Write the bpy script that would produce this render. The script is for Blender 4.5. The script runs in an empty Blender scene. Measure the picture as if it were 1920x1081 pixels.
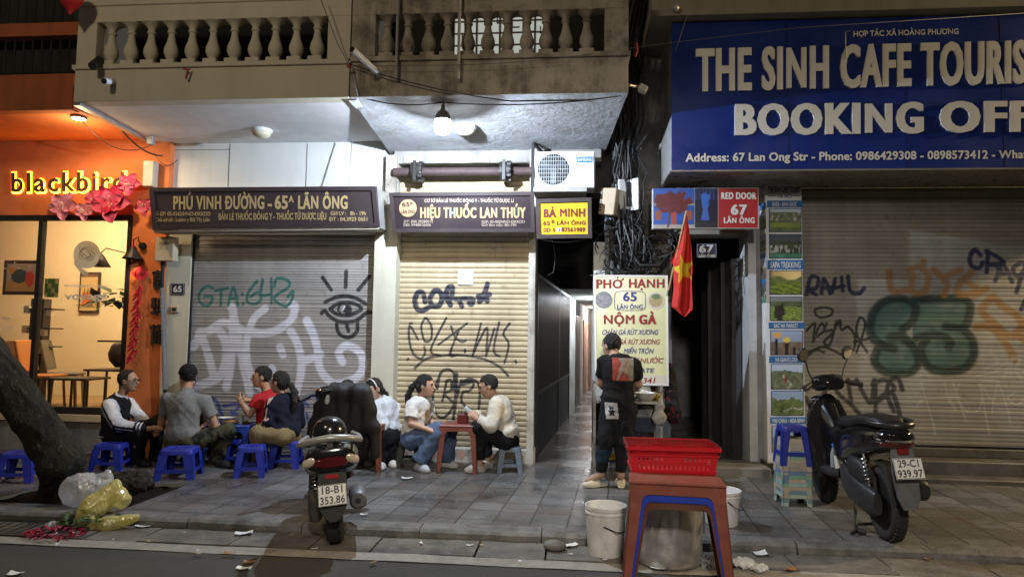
import bpy, math, random, unicodedata
import numpy as np
from mathutils import Vector, Matrix
random.seed(7); RNG = np.random.RandomState(5)
S = bpy.context.scene; COL = S.collection
R_ = math.radians
# ---------------------------------------------------------------- camera
FPX, CAMZ = 1276.0, 1.55
cd = bpy.data.cameras.new('camera'); cam = bpy.data.objects.new('camera', cd); COL.objects.link(cam)
cd.sensor_width = 36.0; cd.lens = 36.0 * FPX / 1920.0; cd.clip_start = 0.05; cd.clip_end = 400
CR = Matrix.Rotation(R_(5.2), 3, 'Z') @ Matrix.Rotation(R_(90 + 4.05), 3, 'X') @ Matrix.Rotation(R_(0.85), 3, 'Z')
cam.matrix_world = Matrix.Translation((0, 0, CAMZ)) @ CR.to_4x4()
S.camera = cam
# ---------------------------------------------------------------- world, street lighting, exposure
wd = bpy.data.worlds.new('World'); S.world = wd; wd.use_nodes = True
nt = wd.node_tree; bg = nt.nodes['Background']
sky = nt.nodes.new('ShaderNodeTexSky'); sky.sky_type = 'NISHITA'; sky.sun_disc = False
sky.sun_elevation = R_(-4); sky.sun_rotation = R_(150)
mixw = nt.nodes.new('ShaderNodeMixRGB'); mixw.blend_type = 'ADD'; mixw.inputs[0].default_value = 1
mixw.inputs[2].default_value = (0.75, 0.68, 0.58, 1)          # glow of the city on the night sky
nt.links.new(sky.outputs[0], mixw.inputs[1]); nt.links.new(mixw.outputs[0], bg.inputs[0])
bg.inputs[1].default_value = 0.068
S.view_settings.view_transform = 'Standard'; S.view_settings.look = 'None'; S.view_settings.gamma = 1
S.view_settings.exposure = 0.0
S.render.engine = 'CYCLES'
S.cycles.use_denoising = True
S.cycles.max_bounces = 8; S.cycles.diffuse_bounces = 3; S.cycles.glossy_bounces = 3; S.cycles.transmission_bounces = 6
S.cycles.transparent_max_bounces = 8; S.cycles.sample_clamp_indirect = 4.0
S.cycles.caustics_reflective = False; S.cycles.caustics_refractive = False
def lamp(name, kind, loc, energy, color, radius=0.1, aim=None, size=None, cone=None, blend=0.5):
 l = bpy.data.lights.new(name, kind); l.energy = energy; l.color = color
 if kind in ('POINT', 'SPOT'): l.shadow_soft_size = radius
 if kind == 'AREA': l.shape = 'RECTANGLE'; l.size, l.size_y = size
 if kind == 'SPOT': l.spot_size = R_(cone); l.spot_blend = blend
 o = bpy.data.objects.new(name, l); COL.objects.link(o); o.location = loc
 if aim is not None:
  o.rotation_euler = (Vector(aim) - Vector(loc)).to_track_quat('-Z', 'Y').to_euler()
 return o
# two street lamps out of view, then an added spot fill
lamp('street_and_fill_light', 'SPOT', (10.5, 7.0, 5.2), 2300, (1.0, 0.76, 0.40), 0.15, aim=(2.0, 6.6, 0.4), cone=100, blend=0.6)
lamp('street_and_fill_light', 'POINT', (-4.0, -0.5, 6.2), 420, (1.0, 0.83, 0.58), 0.35)
lamp('street_and_fill_light', 'SPOT', (0.6, -1.6, 4.6), 1250, (1.0, 0.91, 0.79), 0.3, aim=(1.1, 5.4, 0.3), cone=72, blend=1.0)  # added fill behind the camera, cone shaped to keep the upper facade dark
# ---------------------------------------------------------------- picture measurements -> world
def ray(px, py):
 return CR @ Vector(((px - 960) / FPX, -(py - 540.5) / FPX, -1))
CAMP = Vector((0, 0, CAMZ))
def P(px, py, Y):
 d = ray(px, py); return CAMP + d * (Y / d.y)
def G(px, py, z=0.0):
 d = ray(px, py); return CAMP + d * ((z - CAMZ) / d.z)
def PL(px, py, o, n):
 d = ray(px, py); return CAMP + d * ((o - CAMP).dot(n) / d.dot(n))
# ---------------------------------------------------------------- materials
MATS = {}
def mat(name, col, rough=0.6, metal=0.0, var=0.0, vscale=6.0, bump=0.0, bscale=40.0, dirt=0.0, dirtcol=(0.03, 0.027, 0.022),
  dscale=1.2, streak=0.0, attr=False, emit=None, estr=0.0, trans=0.0, alpha=1.0, spec=0.5, coat=0.0, rvar=0.0, sub=0.0, ior=1.45):
 if name in MATS: return MATS[name]
 m = bpy.data.materials.new(name); m.use_nodes = True; n = m.node_tree; N = n.nodes; L = n.links
 b = N['Principled BSDF']; b.inputs['Roughness'].default_value = rough; b.inputs['Metallic'].default_value = metal
 b.inputs['Specular IOR Level'].default_value = spec; b.inputs['IOR'].default_value = ior
 c4 = (*col, 1); b.inputs['Base Color'].default_value = c4
 if trans: b.inputs['Transmission Weight'].default_value = trans
 if alpha < 1: b.inputs['Alpha'].default_value = alpha
 if coat: b.inputs['Coat Weight'].default_value = coat; b.inputs['Coat Roughness'].default_value = 0.08
 if emit: b.inputs['Emission Color'].default_value = (*emit, 1); b.inputs['Emission Strength'].default_value = estr
 src = None
 if attr:
  a = N.new('ShaderNodeAttribute'); a.attribute_name = 'Col'; src = a.outputs['Color']
  if attr == 'emit':
   L.new(src, b.inputs['Emission Color']); b.inputs['Emission Strength'].default_value = estr
 tc = N.new('ShaderNodeNewGeometry')
 def noise(scale, detail=5, stretch=None, rough_=0.6):
  t = N.new('ShaderNodeTexNoise'); t.inputs['Scale'].default_value = scale; t.inputs['Detail'].default_value = detail
  t.inputs['Roughness'].default_value = rough_
  if stretch:
   mp = N.new('ShaderNodeMapping'); mp.inputs['Scale'].default_value = stretch
   L.new(tc.outputs['Position'], mp.inputs['Vector']); L.new(mp.outputs[0], t.inputs['Vector'])
  else: L.new(tc.outputs['Position'], t.inputs['Vector'])
  return t.outputs['Fac']
 def mix(fac, a_, b_, mode='MIX'):
  x = N.new('ShaderNodeMixRGB'); x.blend_type = mode
  for i, v in ((0, fac), (1, a_), (2, b_)):
   if hasattr(v, 'links'): L.new(v, x.inputs[i])
   else: x.inputs[i].default_value = v if i == 0 or len(v) == 4 else (*v, 1)
  return x.outputs[0]
 def ramp(v, lo, hi, to0=0.0, to1=1.0):
  r = N.new('ShaderNodeMapRange'); L.new(v, r.inputs[0]); r.inputs[1].default_value = lo; r.inputs[2].default_value = hi
  r.inputs[3].default_value = to0; r.inputs[4].default_value = to1; return r.outputs[0]
 cur = src if src is not None else c4
 if var:
  f = ramp(noise(vscale), 0.3, 0.7, 1 - var, 1 + var * 0.6)
  cur = mix(1.0, cur, f, 'MULTIPLY') if False else mix(1.0, cur, _grey(N, L, f), 'MULTIPLY')
 if dirt:
  f = ramp(noise(dscale, 8, None, 0.68), 0.48, 0.72, 0.0, dirt)
  cur = mix(f, cur, dirtcol)
 if streak:
  f = ramp(noise(1.0, 6, (7.0, 7.0, 0.7)), 0.5, 0.75, 0.0, streak)
  cur = mix(f, cur, dirtcol)
 if hasattr(cur, 'links'): L.new(cur, b.inputs['Base Color'])
 if rvar: L.new(ramp(noise(vscale * 0.6 + 0.8), 0.35, 0.65, max(0.03, rough - rvar), min(1, rough + rvar)), b.inputs['Roughness'])
 if bump:
  bp = N.new('ShaderNodeBump'); bp.inputs['Strength'].default_value = bump; bp.inputs['Distance'].default_value = 0.02
  L.new(noise(bscale, 6), bp.inputs['Height']); L.new(bp.outputs[0], b.inputs['Normal'])
 MATS[name] = m; return m
def _grey(N, L, f):
 c = N.new('ShaderNodeCombineColor')
 for i in range(3): L.new(f, c.inputs[i])
 return c.outputs[0]
# ---------------------------------------------------------------- objects, parts, labels
def tag(o, label=None, cat=None, group=None, kind=None):
 if label: o['label'] = label
 if cat: o['category'] = cat
 if group: o['group'] = group
 if kind: o['kind'] = kind
 return o
def thing(name, loc, label, cat, group=None, rz=0.0):
 o = bpy.data.objects.new(name, None); COL.objects.link(o); o.location = loc; o.rotation_euler = (0, 0, rz); o.empty_display_size = 0.1
 return tag(o, label, cat, group)
def wpos(o):
 v = Vector((0, 0, 0))
 while o is not None: v = v + o.location; o = o.parent
 return v
def link(name, me, m, parent=None, local=False, smooth=False):
 """one mesh object; its points are given in world space unless local"""
 o = bpy.data.objects.new(name, me); COL.objects.link(o)
 for x in (m if isinstance(m, (list, tuple)) else [m]): me.materials.append(x)
 if parent is not None:
  o.parent = parent
  if not local: me.transform(Matrix.Translation(-wpos(parent)))
 if smooth: me.shade_smooth()
 return o
class MB:
 def __init__(s): s.v = []; s.f = []; s.mi = []; s.cm = 0
 def add(s, vs, fs):
  k = len(s.v); s.v += [tuple(p) for p in vs]; s.f += [tuple(i + k for i in f) for f in fs]; s.mi += [s.cm] * len(fs); return s
 def box(s, c, d, M=None, bev=0.0):
  x, y, z = d[0] / 2, d[1] / 2, d[2] / 2
  if bev > 0:
   b = min(bev, x * .9, y * .9, z * .9); vs = []; fs = []
   bm_pts = []
   for sx in (-1, 1):
    for sy in (-1, 1):
     for sz in (-1, 1):
      bm_pts.append(((sx * x, sy * (y - b), sz * (z - b)), (sx * (x - b), sy * y, sz * (z - b)), (sx * (x - b), sy * (y - b), sz * z)))
   for t in bm_pts: vs += list(t)
   idx = lambda sx, sy, sz, k: ((sx > 0) * 4 + (sy > 0) * 2 + (sz > 0)) * 3 + k
   for q in (-1, 1):
    fs.append([idx(q, a, e, 0) for a, e in ((-1, -1), (1, -1), (1, 1), (-1, 1))][::q])
    fs.append([idx(a, q, e, 1) for a, e in ((-1, -1), (-1, 1), (1, 1), (1, -1))][::q])
    fs.append([idx(a, e, q, 2) for a, e in ((-1, -1), (1, -1), (1, 1), (-1, 1))][::q])
   for a in (-1, 1):
    for e in (-1, 1):
     fs.append([idx(a, e, -1, 0), idx(a, e, 1, 0), idx(a, e, 1, 1), idx(a, e, -1, 1)][::-1 if a * e > 0 else 1])
     fs.append([idx(a, -1, e, 0), idx(a, 1, e, 0), idx(a, 1, e, 2), idx(a, -1, e, 2)][::1 if a * e > 0 else -1])
     fs.append([idx(-1, a, e, 1), idx(1, a, e, 1), idx(1, a, e, 2), idx(-1, a, e, 2)][::-1 if a * e > 0 else 1])
   for a in (-1, 1):
    for e in (-1, 1):
     for g in (-1, 1): fs.append([idx(a, e, g, 0), idx(a, e, g, 1), idx(a, e, g, 2)][::1 if a * e * g > 0 else -1])
  else:
   vs = [(i * x, j * y, k * z) for i in (-1, 1) for j in (-1, 1) for k in (-1, 1)]
   fs = [(0, 1, 3, 2), (4, 6, 7, 5), (0, 4, 5, 1), (2, 3, 7, 6), (0, 2, 6, 4), (1, 5, 7, 3)]
  c = Vector(c)
  if M is not None: vs = [c + (M @ Vector(p)) for p in vs]
  else: vs = [c + Vector(p) for p in vs]
  return s.add(vs, fs)
 def span(s, p0, p1, bev=0.0):
  a = [min(i, j) for i, j in zip(p0, p1)]; b = [max(i, j) for i, j in zip(p0, p1)]
  return s.box([(i + j) / 2 for i, j in zip(a, b)], [j - i for i, j in zip(a, b)], None, bev)
 def hexa(s, q0, q1):
  """two quads (4 points each) joined to a closed solid"""
  vs = list(q0) + list(q1)
  return s.add(vs, [(3, 2, 1, 0), (4, 5, 6, 7), (0, 1, 5, 4), (1, 2, 6, 5), (2, 3, 7, 6), (3, 0, 4, 7)])
 def bar(s, a, b, w, h, up=(0, 0, 1)):
  a, b = Vector(a), Vector(b); d = (b - a).normalized(); r = d.cross(Vector(up))
  if r.length < 1e-4: r = d.cross(Vector((0, 1, 0)))
  r.normalize(); u = r.cross(d); r = r * w / 2; u = u * h / 2
  return s.hexa([a - r - u, a + r - u, a + r + u, a - r + u], [b - r - u, b + r - u, b + r + u, b - r + u])
 def tube(s, pts, r, n=8, cap=True):
  pts = [Vector(p) for p in pts]; rs = r if isinstance(r, (list, tuple)) else [r] * len(pts)
  d0 = (pts[1] - pts[0]).normalized(); u = d0.orthogonal().normalized(); vs = []; fs = []
  for i, p in enumerate(pts):
   d = (pts[min(i + 1, len(pts) - 1)] - pts[max(i - 1, 0)])
   if d.length < 1e-9: d = d0
   d.normalize(); u = (u - d * u.dot(d))
   if u.length < 1e-6: u = d.orthogonal()
   u.normalize(); w = d.cross(u)
   for k in range(n):
    t = 2 * math.pi * k / n; vs.append(p + (u * math.cos(t) + w * math.sin(t)) * rs[i])
  m = len(pts)
  for i in range(m - 1):
   for k in range(n):
    fs.append((i * n + k, i * n + (k + 1) % n, (i + 1) * n + (k + 1) % n, (i + 1) * n + k))
  if cap: fs.append(tuple(range(n))[::-1]); fs.append(tuple((m - 1) * n + k for k in range(n)))
  return s.add(vs, fs)
 def lathe(s, prof, c=(0, 0, 0), n=20, M=None, a0=0.0, a1=None, sy=1.0):
  """profile [(radius, height)...] turned about local z"""
  c = Vector(c); vs = []; fs = []; full = a1 is None; a1 = 2 * math.pi if full else a1; cols = n if full else n + 1
  for r, z in prof:
   for k in range(cols):
    t = a0 + (a1 - a0) * k / n; p = Vector((r * math.cos(t), sy * r * math.sin(t), z)); vs.append(c + (M @ p if M is not None else p))
  for i in range(len(prof) - 1):
   for k in range(n):
    k2 = (k + 1) % cols; fs.append((i * cols + k, i * cols + k2, (i + 1) * cols + k2, (i + 1) * cols + k))
  if full:
   if prof[0][0] > 1e-4: fs.append(tuple(range(n))[::-1])
   if prof[-1][0] > 1e-4: fs.append(tuple((len(prof) - 1) * n + k for k in range(n)))
  return s.add(vs, fs)
 def loft(s, secs, n=20, cap=True, axis='Y'):
  """secs: (pos along axis, centre x, centre z, half w, half h, exponent) superellipse rings"""
  vs = []; fs = []
  for q in secs:
   y, cx, cz, hw, hh, e = q
   for k in range(n):
    t = 2 * math.pi * k / n; ct, st = math.cos(t), math.sin(t)
    a = hw * math.copysign(abs(ct) ** (2 / e), ct); b = hh * math.copysign(abs(st) ** (2 / e), st)
    vs.append((cx + a, y, cz + b) if axis == 'Y' else (cx + a, cz + b, y))
  for i in range(len(secs) - 1):
   for k in range(n):
    fs.append((i * n + k, (i + 1) * n + k, (i + 1) * n + (k + 1) % n, i * n + (k + 1) % n))
  if cap: fs.append(tuple(range(n))); fs.append(tuple((len(secs) - 1) * n + k for k in range(n))[::-1])
  return s.add(vs, fs)
 def prism(s, poly, d0, d1, M=None, o=(0, 0, 0)):
  """2-D outline (x, z) pushed from y=d0 to y=d1"""
  o = Vector(o); n = len(poly); M = M or Matrix.Identity(3)
  vs = [o + M @ Vector((x, d0, z)) for x, z in poly] + [o + M @ Vector((x, d1, z)) for x, z in poly]
  fs = [tuple(range(n)), tuple(range(2 * n - 1, n - 1, -1))] + [(i, i + n, (i + 1) % n + n, (i + 1) % n) for i in range(n)]
  return s.add(vs, fs)
 def ball(s, c, r, n=12, M=None):
  r = r if isinstance(r, (tuple, list)) else (r, r, r); c = Vector(c); vs = []; fs = []; m = n // 2
  for i in range(m + 1):
   a = math.pi * i / m
   for k in range(n):
    t = 2 * math.pi * k / n; p = Vector((r[0] * math.sin(a) * math.cos(t), r[1] * math.sin(a) * math.sin(t), r[2] * math.cos(a)))
    vs.append(c + (M @ p if M is not None else p))
  for i in range(m):
   for k in range(n): fs.append((i * n + k, (i + 1) * n + k, (i + 1) * n + (k + 1) % n, i * n + (k + 1) % n))
  return s.add(vs, fs)
 def quad(s, *q): return s.add(q, [tuple(range(len(q)))])
 def build(s, name, m, parent=None, smooth=False, local=False, auto=None):
  me = bpy.data.meshes.new(name); me.from_pydata([tuple(p) for p in s.v], [], s.f)
  o = link(name, me, m, parent, local)
  if any(s.mi): me.polygons.foreach_set('material_index', s.mi)
  import bmesh
  bm = bmesh.new(); bm.from_mesh(me); bmesh.ops.remove_doubles(bm, verts=bm.verts, dist=1e-6)
  bmesh.ops.recalc_face_normals(bm, faces=bm.faces); bm.to_mesh(me); bm.free()
  if smooth:
   me.shade_smooth()
   if auto: me.set_sharp_from_angle(angle=R_(auto))
  return o
def copy_tree(o, parent=None):
 c = o.copy(); COL.objects.link(c); c.parent = parent
 if parent is not None: c.matrix_parent_inverse = o.matrix_parent_inverse
 for ch in list(o.children): copy_tree(ch, c)
 return c
def npmesh(name, V, Fq, m, parent=None, col=None, smooth=False, local=False):
 """mesh from numpy arrays (quads or tris), with a paint colour per point"""
 me = bpy.data.meshes.new(name); V = np.asarray(V, np.float32); Fq = np.asarray(Fq, np.int32); k = Fq.shape[1]
 me.vertices.add(len(V)); me.vertices.foreach_set('co', V.ravel())
 me.loops.add(Fq.size); me.loops.foreach_set('vertex_index', Fq.ravel())
 me.polygons.add(len(Fq)); me.polygons.foreach_set('loop_start', np.arange(0, Fq.size, k, dtype=np.int32))
 me.update(calc_edges=True)
 if col is not None:
  a = me.color_attributes.new('Col', 'FLOAT_COLOR', 'POINT')
  c = np.ones((len(V), 4), np.float32); c[:, :3] = col; a.data.foreach_set('color', c.ravel())
 return link(name, me, m, parent, local, smooth)
def lin(r, g, b): return tuple(((c / 255) / 12.92 if c / 255 <= 0.04045 else ((c / 255 + 0.055) / 1.055) ** 2.4) for c in (r, g, b))
# ---------------------------------------------------------------- lettering
_GL = {}
def glyph(ch, off, ext):
 k = (ch, off, ext)
 if k in _GL: return _GL[k]
 def mk(body):
  c = bpy.data.curves.new('g', 'FONT'); c.body = body; c.offset = off; c.extrude = ext; c.resolution_u = 3
  o = bpy.data.objects.new('g', c); COL.objects.link(o); bpy.context.view_layer.update()
  me = bpy.data.meshes.new_from_object(o.evaluated_get(bpy.context.evaluated_depsgraph_get()))
  v = [tuple(p.co) for p in me.vertices]; f = [tuple(p.vertices) for p in me.polygons]
  bpy.data.objects.remove(o); bpy.data.curves.remove(c); bpy.data.meshes.remove(me); return v, f
 if ch == ' ': _GL[k] = ([], [], 0.27); return _GL[k]
 v, f = mk(ch); a, _ = mk('H' + ch + 'H'); b, _ = mk('HH')
 _GL[k] = (v, f, max(p[0] for p in a) - max(p[0] for p in b)); return _GL[k]
def _stroke(pts, w, ext):
 vs = []; fs = []
 for i in range(len(pts) - 1):
  (x0, y0), (x1, y1) = pts[i], pts[i + 1]; l = math.hypot(x1 - x0, y1 - y0); nx, ny = -(y1 - y0) / l * w / 2, (x1 - x0) / l * w / 2
  ex, ey = (x1 - x0) / l * w * .25, (y1 - y0) / l * w * .25; k = len(vs)
  q = [(x0 + nx - ex, y0 + ny - ey), (x0 - nx - ex, y0 - ny - ey), (x1 - nx + ex, y1 - ny + ey), (x1 + nx + ex, y1 + ny + ey)]
  z = ext + 0.0004 * i
  vs += [(a, b, z) for a, b in q] + ([(a, b, -ext) for a, b in q] if ext else [])
  fs.append((k, k + 1, k + 2, k + 3))
  if ext: fs += [(k + 4 + j, k + (j + 1) % 4 + 4, k + (j + 1) % 4, k + j)[::-1] for j in range(4)]
 return vs, fs
def text2d(s, off=0.02, ext=0.0, space=0.0):
 """verts, faces of a line of lettering; cap height 0.69"""
 V = []; Fs = []; x = 0.0; w = 0.075 + off * 1.6; cap_adv = 0
 for ch in s:
  st = ch in 'Đđ'; d = unicodedata.normalize('NFD', {'Đ': 'D', 'đ': 'd'}.get(ch, ch)); base = d[0]; marks = d[1:]
  if base == 'i' and marks.strip('\u0323'): base = 'ı'
  v, f, adv = glyph(base, 0.0 if base in 'MWN' else min(off, .022), ext); ex = off * .9 if base in 'MWN' else max(0.0, off - .022) * 1.15; x += ex
  for j, sx in enumerate((-1, 0, 1) if ex else (0,)):
   k = len(V); V += [(p[0] + x + sx * ex, p[1], p[2] + .0011 * (j - 1)) for p in v]; Fs += [tuple(i + k for i in q) for q in f]
  xs = [p[0] for p in v] or [0, adv]; cx = x + (min(xs) + max(xs)) / 2; xr = x + max(xs); top = 0.69 if base.isupper() else 0.5
  def put(pts, ww=w):
   a, b = _stroke(pts, ww, ext); kk = len(V); V.extend((p[0], p[1], p[2] + 0.0006) for p in a); Fs.extend(tuple(i + kk for i in q) for q in b)
  if st: put([(x - .01, .36), (cx - .02, .36)] if base == 'D' else [(cx + .02, .57), (xr + .05, .57)], w * .8)
  hat = 0.0; h = top + 0.09
  for m in marks:
   if m == '\u0302': put([(cx - .13, h), (cx, h + .1), (cx + .13, h)], w * .8); hat = .12
   elif m == '\u0306': put([(cx - .13, h + .1), (cx - .06, h + .02), (cx + .06, h + .02), (cx + .13, h + .1)], w * .8); hat = .12
   elif m == '\u031b': put([(xr - .08, top - .06), (xr + .06, top - .01), (xr + .08, top + .1)], w * .85)
  q = .13 if hat else 0
  for m in marks:
   if m == '\u0301': put([(cx - .06 + q, h + hat * .5), (cx + .08 + q, h + .14 + hat * .7)])
   elif m == '\u0300': put([(cx + .06 + q, h + hat * .5), (cx - .08 + q, h + .14 + hat * .7)])
   elif m == '\u0303': put([(cx - .15, h + hat), (cx - .07, h + .07 + hat), (cx + .06, h + .01 + hat), (cx + .15, h + .08 + hat)], w * .8)
   elif m == '\u0309': put([(cx - .05 + q, h + .15 + hat * .6), (cx + .05 + q, h + .12 + hat * .6), (cx + q, h + .01 + hat * .6)], w * .7)
   elif m == '\u0323': put([(cx - .045, -.12), (cx + .045, -.12)], w * 1.1)
  x += adv + space + ex
 return V, Fs
def lettering(name, s, x0, x1, ytop, ybase, m, parent, o, n, lift=0.004, off=0.02, ext_m=0.0, y1off=0.0, shear=0.0, label=None, space=0.0):
 """letters fitted to a measured box: x0..x1 wide, capitals from ytop down to ybase, on the plane (o, n)"""
 V, Fs = text2d(s, off, 0.05 if ext_m else 0.0, space)
 bx0 = min(p[0] for p in V); bx1 = max(p[0] for p in V); out = []
 for X, Y, Z in V:
  u = (X - bx0) / (bx1 - bx0); py = ybase + (ytop - ybase) * Y / 0.69 + y1off * u
  p = PL(x0 + (x1 - x0) * u + shear * Y, py, o, n)
  out.append(p + n * (lift + ((Z + 0.05) / 0.1 * ext_m if ext_m else Z * 0.3)))
 me = bpy.data.meshes.new(name); me.from_pydata([tuple(p) for p in out], [], Fs)
 ob = link(name, me, m, parent)
 if label: ob['label'] = label
 return ob
# materials of the place
M = {}
M['cream'] = mat('cream_plaster', (0.62, 0.58, 0.46), 0.85, var=0.10, vscale=1.6, bump=0.08, bscale=60, streak=0.10, dirtcol=(0.12, 0.10, 0.07))
M['oldcream'] = mat('weathered_plaster', (0.46, 0.41, 0.34), 0.9, var=0.25, vscale=3.2, bump=0.3, bscale=35, dirt=0.9, streak=0.6, dscale=3.6, dirtcol=(0.055, 0.045, 0.035))
M['white'] = mat('white_paint', (0.72, 0.73, 0.70), 0.7, var=0.05, vscale=3, bump=0.06, bscale=50, streak=0.12, dirtcol=(0.25, 0.22, 0.17))
M['soffit'] = mat('soffit_paint', (0.82, 0.82, 0.83), 0.8, var=0.10, vscale=2.5, bump=0.15, bscale=9, dirt=0.18, dscale=2.2, dirtcol=(0.28, 0.26, 0.22))
M['oldsoffit'] = mat('flaking_soffit', (0.44, 0.45, 0.47), 0.85, var=0.15, vscale=4, bump=0.6, bscale=14, dirt=0.65, dscale=2.6, dirtcol=(0.20, 0.17, 0.12))
M['orange'] = mat('orange_plaster', (0.76, 0.215, 0.065), 0.8, var=0.12, vscale=3.5, bump=0.12, bscale=30, dirt=0.15, dirtcol=(0.30, 0.06, 0.02))
M['darkwall'] = mat('sooty_wall', (0.11, 0.105, 0.10), 0.9, var=0.5, vscale=3, bump=0.3, bscale=25, dirt=0.7, dirtcol=(0.015, 0.015, 0.015))
M['greywall'] = mat('grey_render', (0.30, 0.285, 0.26), 0.9, var=0.25, vscale=3, bump=0.3, bscale=40, dirt=0.5, streak=0.4, dirtcol=(0.06, 0.055, 0.05))
M['black'] = mat('black_metal', (0.012, 0.012, 0.013), 0.45, var=0.2)
M['darkmetal'] = mat('dark_frame_metal', (0.03, 0.028, 0.027), 0.45, 0.3, var=0.2, vscale=20)
M['signbrown'] = mat('brown_sign_sheet', (0.050, 0.037, 0.040), 0.45, var=0.15, vscale=5, dirt=0.12, dirtcol=(0.16, 0.14, 0.12))
M['gold'] = mat('gold_letters', (0.50, 0.38, 0.19), 0.5, var=0.12, vscale=25)
M['steel'] = mat('brushed_steel', (0.55, 0.54, 0.52), 0.32, 0.9, var=0.12, vscale=7, bump=0.04, bscale=60, rvar=0.12)
M['galv'] = mat('galvanised', (0.42, 0.42, 0.41), 0.5, 0.5, var=0.2, vscale=12)
M['plasticwhite'] = mat('white_plastic', (0.70, 0.70, 0.67), 0.45, var=0.08, vscale=6, dirt=0.2, dirtcol=(0.3, 0.27, 0.22), dscale=3)
M['paint'] = mat('painted_surface', (1, 1, 1), 0.62, attr=True, var=0.07, vscale=8)
M['print'] = mat('printed_sheet', (1, 1, 1), 0.35, attr=True)
M['cable'] = mat('cable_black', (0.014, 0.014, 0.015), 0.5)
M['cablegrey'] = mat('cable_grey', (0.09, 0.09, 0.095), 0.5)
def tile_material(r0=.17, r1=.66):
 m = bpy.data.materials.new('pavement_tiles'); m.use_nodes = True; n = m.node_tree; N = n.nodes; L = n.links; b = N['Principled BSDF']
 g = N.new('ShaderNodeNewGeometry'); mp = N.new('ShaderNodeMapping'); mp.inputs['Rotation'].default_value = (0, 0, R_(4.0)); mp.inputs['Location'].default_value = (0.13, 0.1, 0)
 L.new(g.outputs['Position'], mp.inputs['Vector'])
 nw = N.new('ShaderNodeTexNoise'); nw.inputs['Scale'].default_value = 0.9; L.new(g.outputs['Position'], nw.inputs['Vector'])
 br = N.new('ShaderNodeTexBrick'); br.offset = 0.0; br.squash = 1.0
 for k, v in (('Scale', 1.0), ('Mortar Size', 0.0075), ('Mortar Smooth', 0.3), ('Brick Width', 0.31), ('Row Height', 0.31), ('Bias', 0.0)): br.inputs[k].default_value = v
 br.inputs['Color1'].default_value = (0.165, 0.168, 0.17, 1); br.inputs['Color2'].default_value = (0.085, 0.085, 0.084, 1); br.inputs['Mortar'].default_value = (0.025, 0.022, 0.02, 1)
 L.new(mp.outputs[0], br.inputs['Vector'])
 def noise(sc, d=6):
  t = N.new('ShaderNodeTexNoise'); t.inputs['Scale'].default_value = sc; t.inputs['Detail'].default_value = d; t.inputs['Roughness'].default_value = .65; L.new(g.outputs['Position'], t.inputs['Vector']); return t.outputs['Fac']
 def rng(v, a, c, d, e):
  r = N.new('ShaderNodeMapRange'); L.new(v, r.inputs[0])
  for i, q in enumerate((a, c, d, e)): r.inputs[i + 1].default_value = q
  return r.outputs[0]
 def mix(f, a, c, mode='MIX'):
  x = N.new('ShaderNodeMixRGB'); x.blend_type = mode
  for i, v in ((0, f), (1, a), (2, c)):
   if hasattr(v, 'links'): L.new(v, x.inputs[i])
   else: x.inputs[i].default_value = v
  return x.outputs[0]
 c = mix(rng(noise(0.75), .45, .66, 0, .6), br.outputs['Color'], (0.10, 0.066, 0.048, 1))           # brown worn patches
 c = mix(rng(noise(2.3), .46, .70, 0, .75), c, (0.045, 0.042, 0.04, 1))                              # grime
 c = mix(1.0, c, _grey(N, L, rng(noise(28), .3, .7, .72, 1.22)), 'MULTIPLY')
 L.new(c, b.inputs['Base Color'])
 L.new(rng(noise(1.1), .38, .62, r0, r1), b.inputs['Roughness'])
 hh = N.new('ShaderNodeMath'); hh.operation = 'MULTIPLY_ADD'; L.new(br.outputs['Fac'], hh.inputs[0]); hh.inputs[1].default_value = -0.9
 L.new(rng(noise(14), 0, 1, 0, .5), hh.inputs[2])
 bp = N.new('ShaderNodeBump'); bp.inputs['Strength'].default_value = .55; bp.inputs['Distance'].default_value = .012; L.new(hh.outputs[0], bp.inputs['Height']); L.new(bp.outputs[0], b.inputs['Normal'])
 return m
M['tiles'] = tile_material(); M['wettiles'] = tile_material(.06, .34)
M['asphalt'] = mat('asphalt', (0.060, 0.056, 0.050), 0.85, var=0.35, vscale=90, bump=0.5, bscale=160, dirt=0.35, dscale=1.3, dirtcol=(0.10, 0.09, 0.078))
M['kerbstone'] = mat('kerb_stone', (0.16, 0.155, 0.145), 0.75, var=0.35, vscale=9, bump=0.5, bscale=40, dirt=0.92, dscale=1.9, dirtcol=(0.035, 0.03, 0.026), rvar=0.2)
M['edge'] = mat('concrete_edge', (0.30, 0.275, 0.235), 0.85, var=0.2, vscale=12, bump=0.2, bscale=70, dirt=0.55, dscale=2.4, dirtcol=(0.10, 0.085, 0.065))
M['slab'] = mat('gutter_slab', (0.15, 0.135, 0.115), 0.7, var=0.35, vscale=7, bump=0.45, bscale=60, dirt=0.8, dscale=2.2, dirtcol=(0.03, 0.027, 0.022), rvar=0.2)
M['soil'] = mat('wet_soil', (0.016, 0.013, 0.010), 0.95, spec=.1, var=0.4, vscale=18, bump=0.8, bscale=60)
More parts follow.
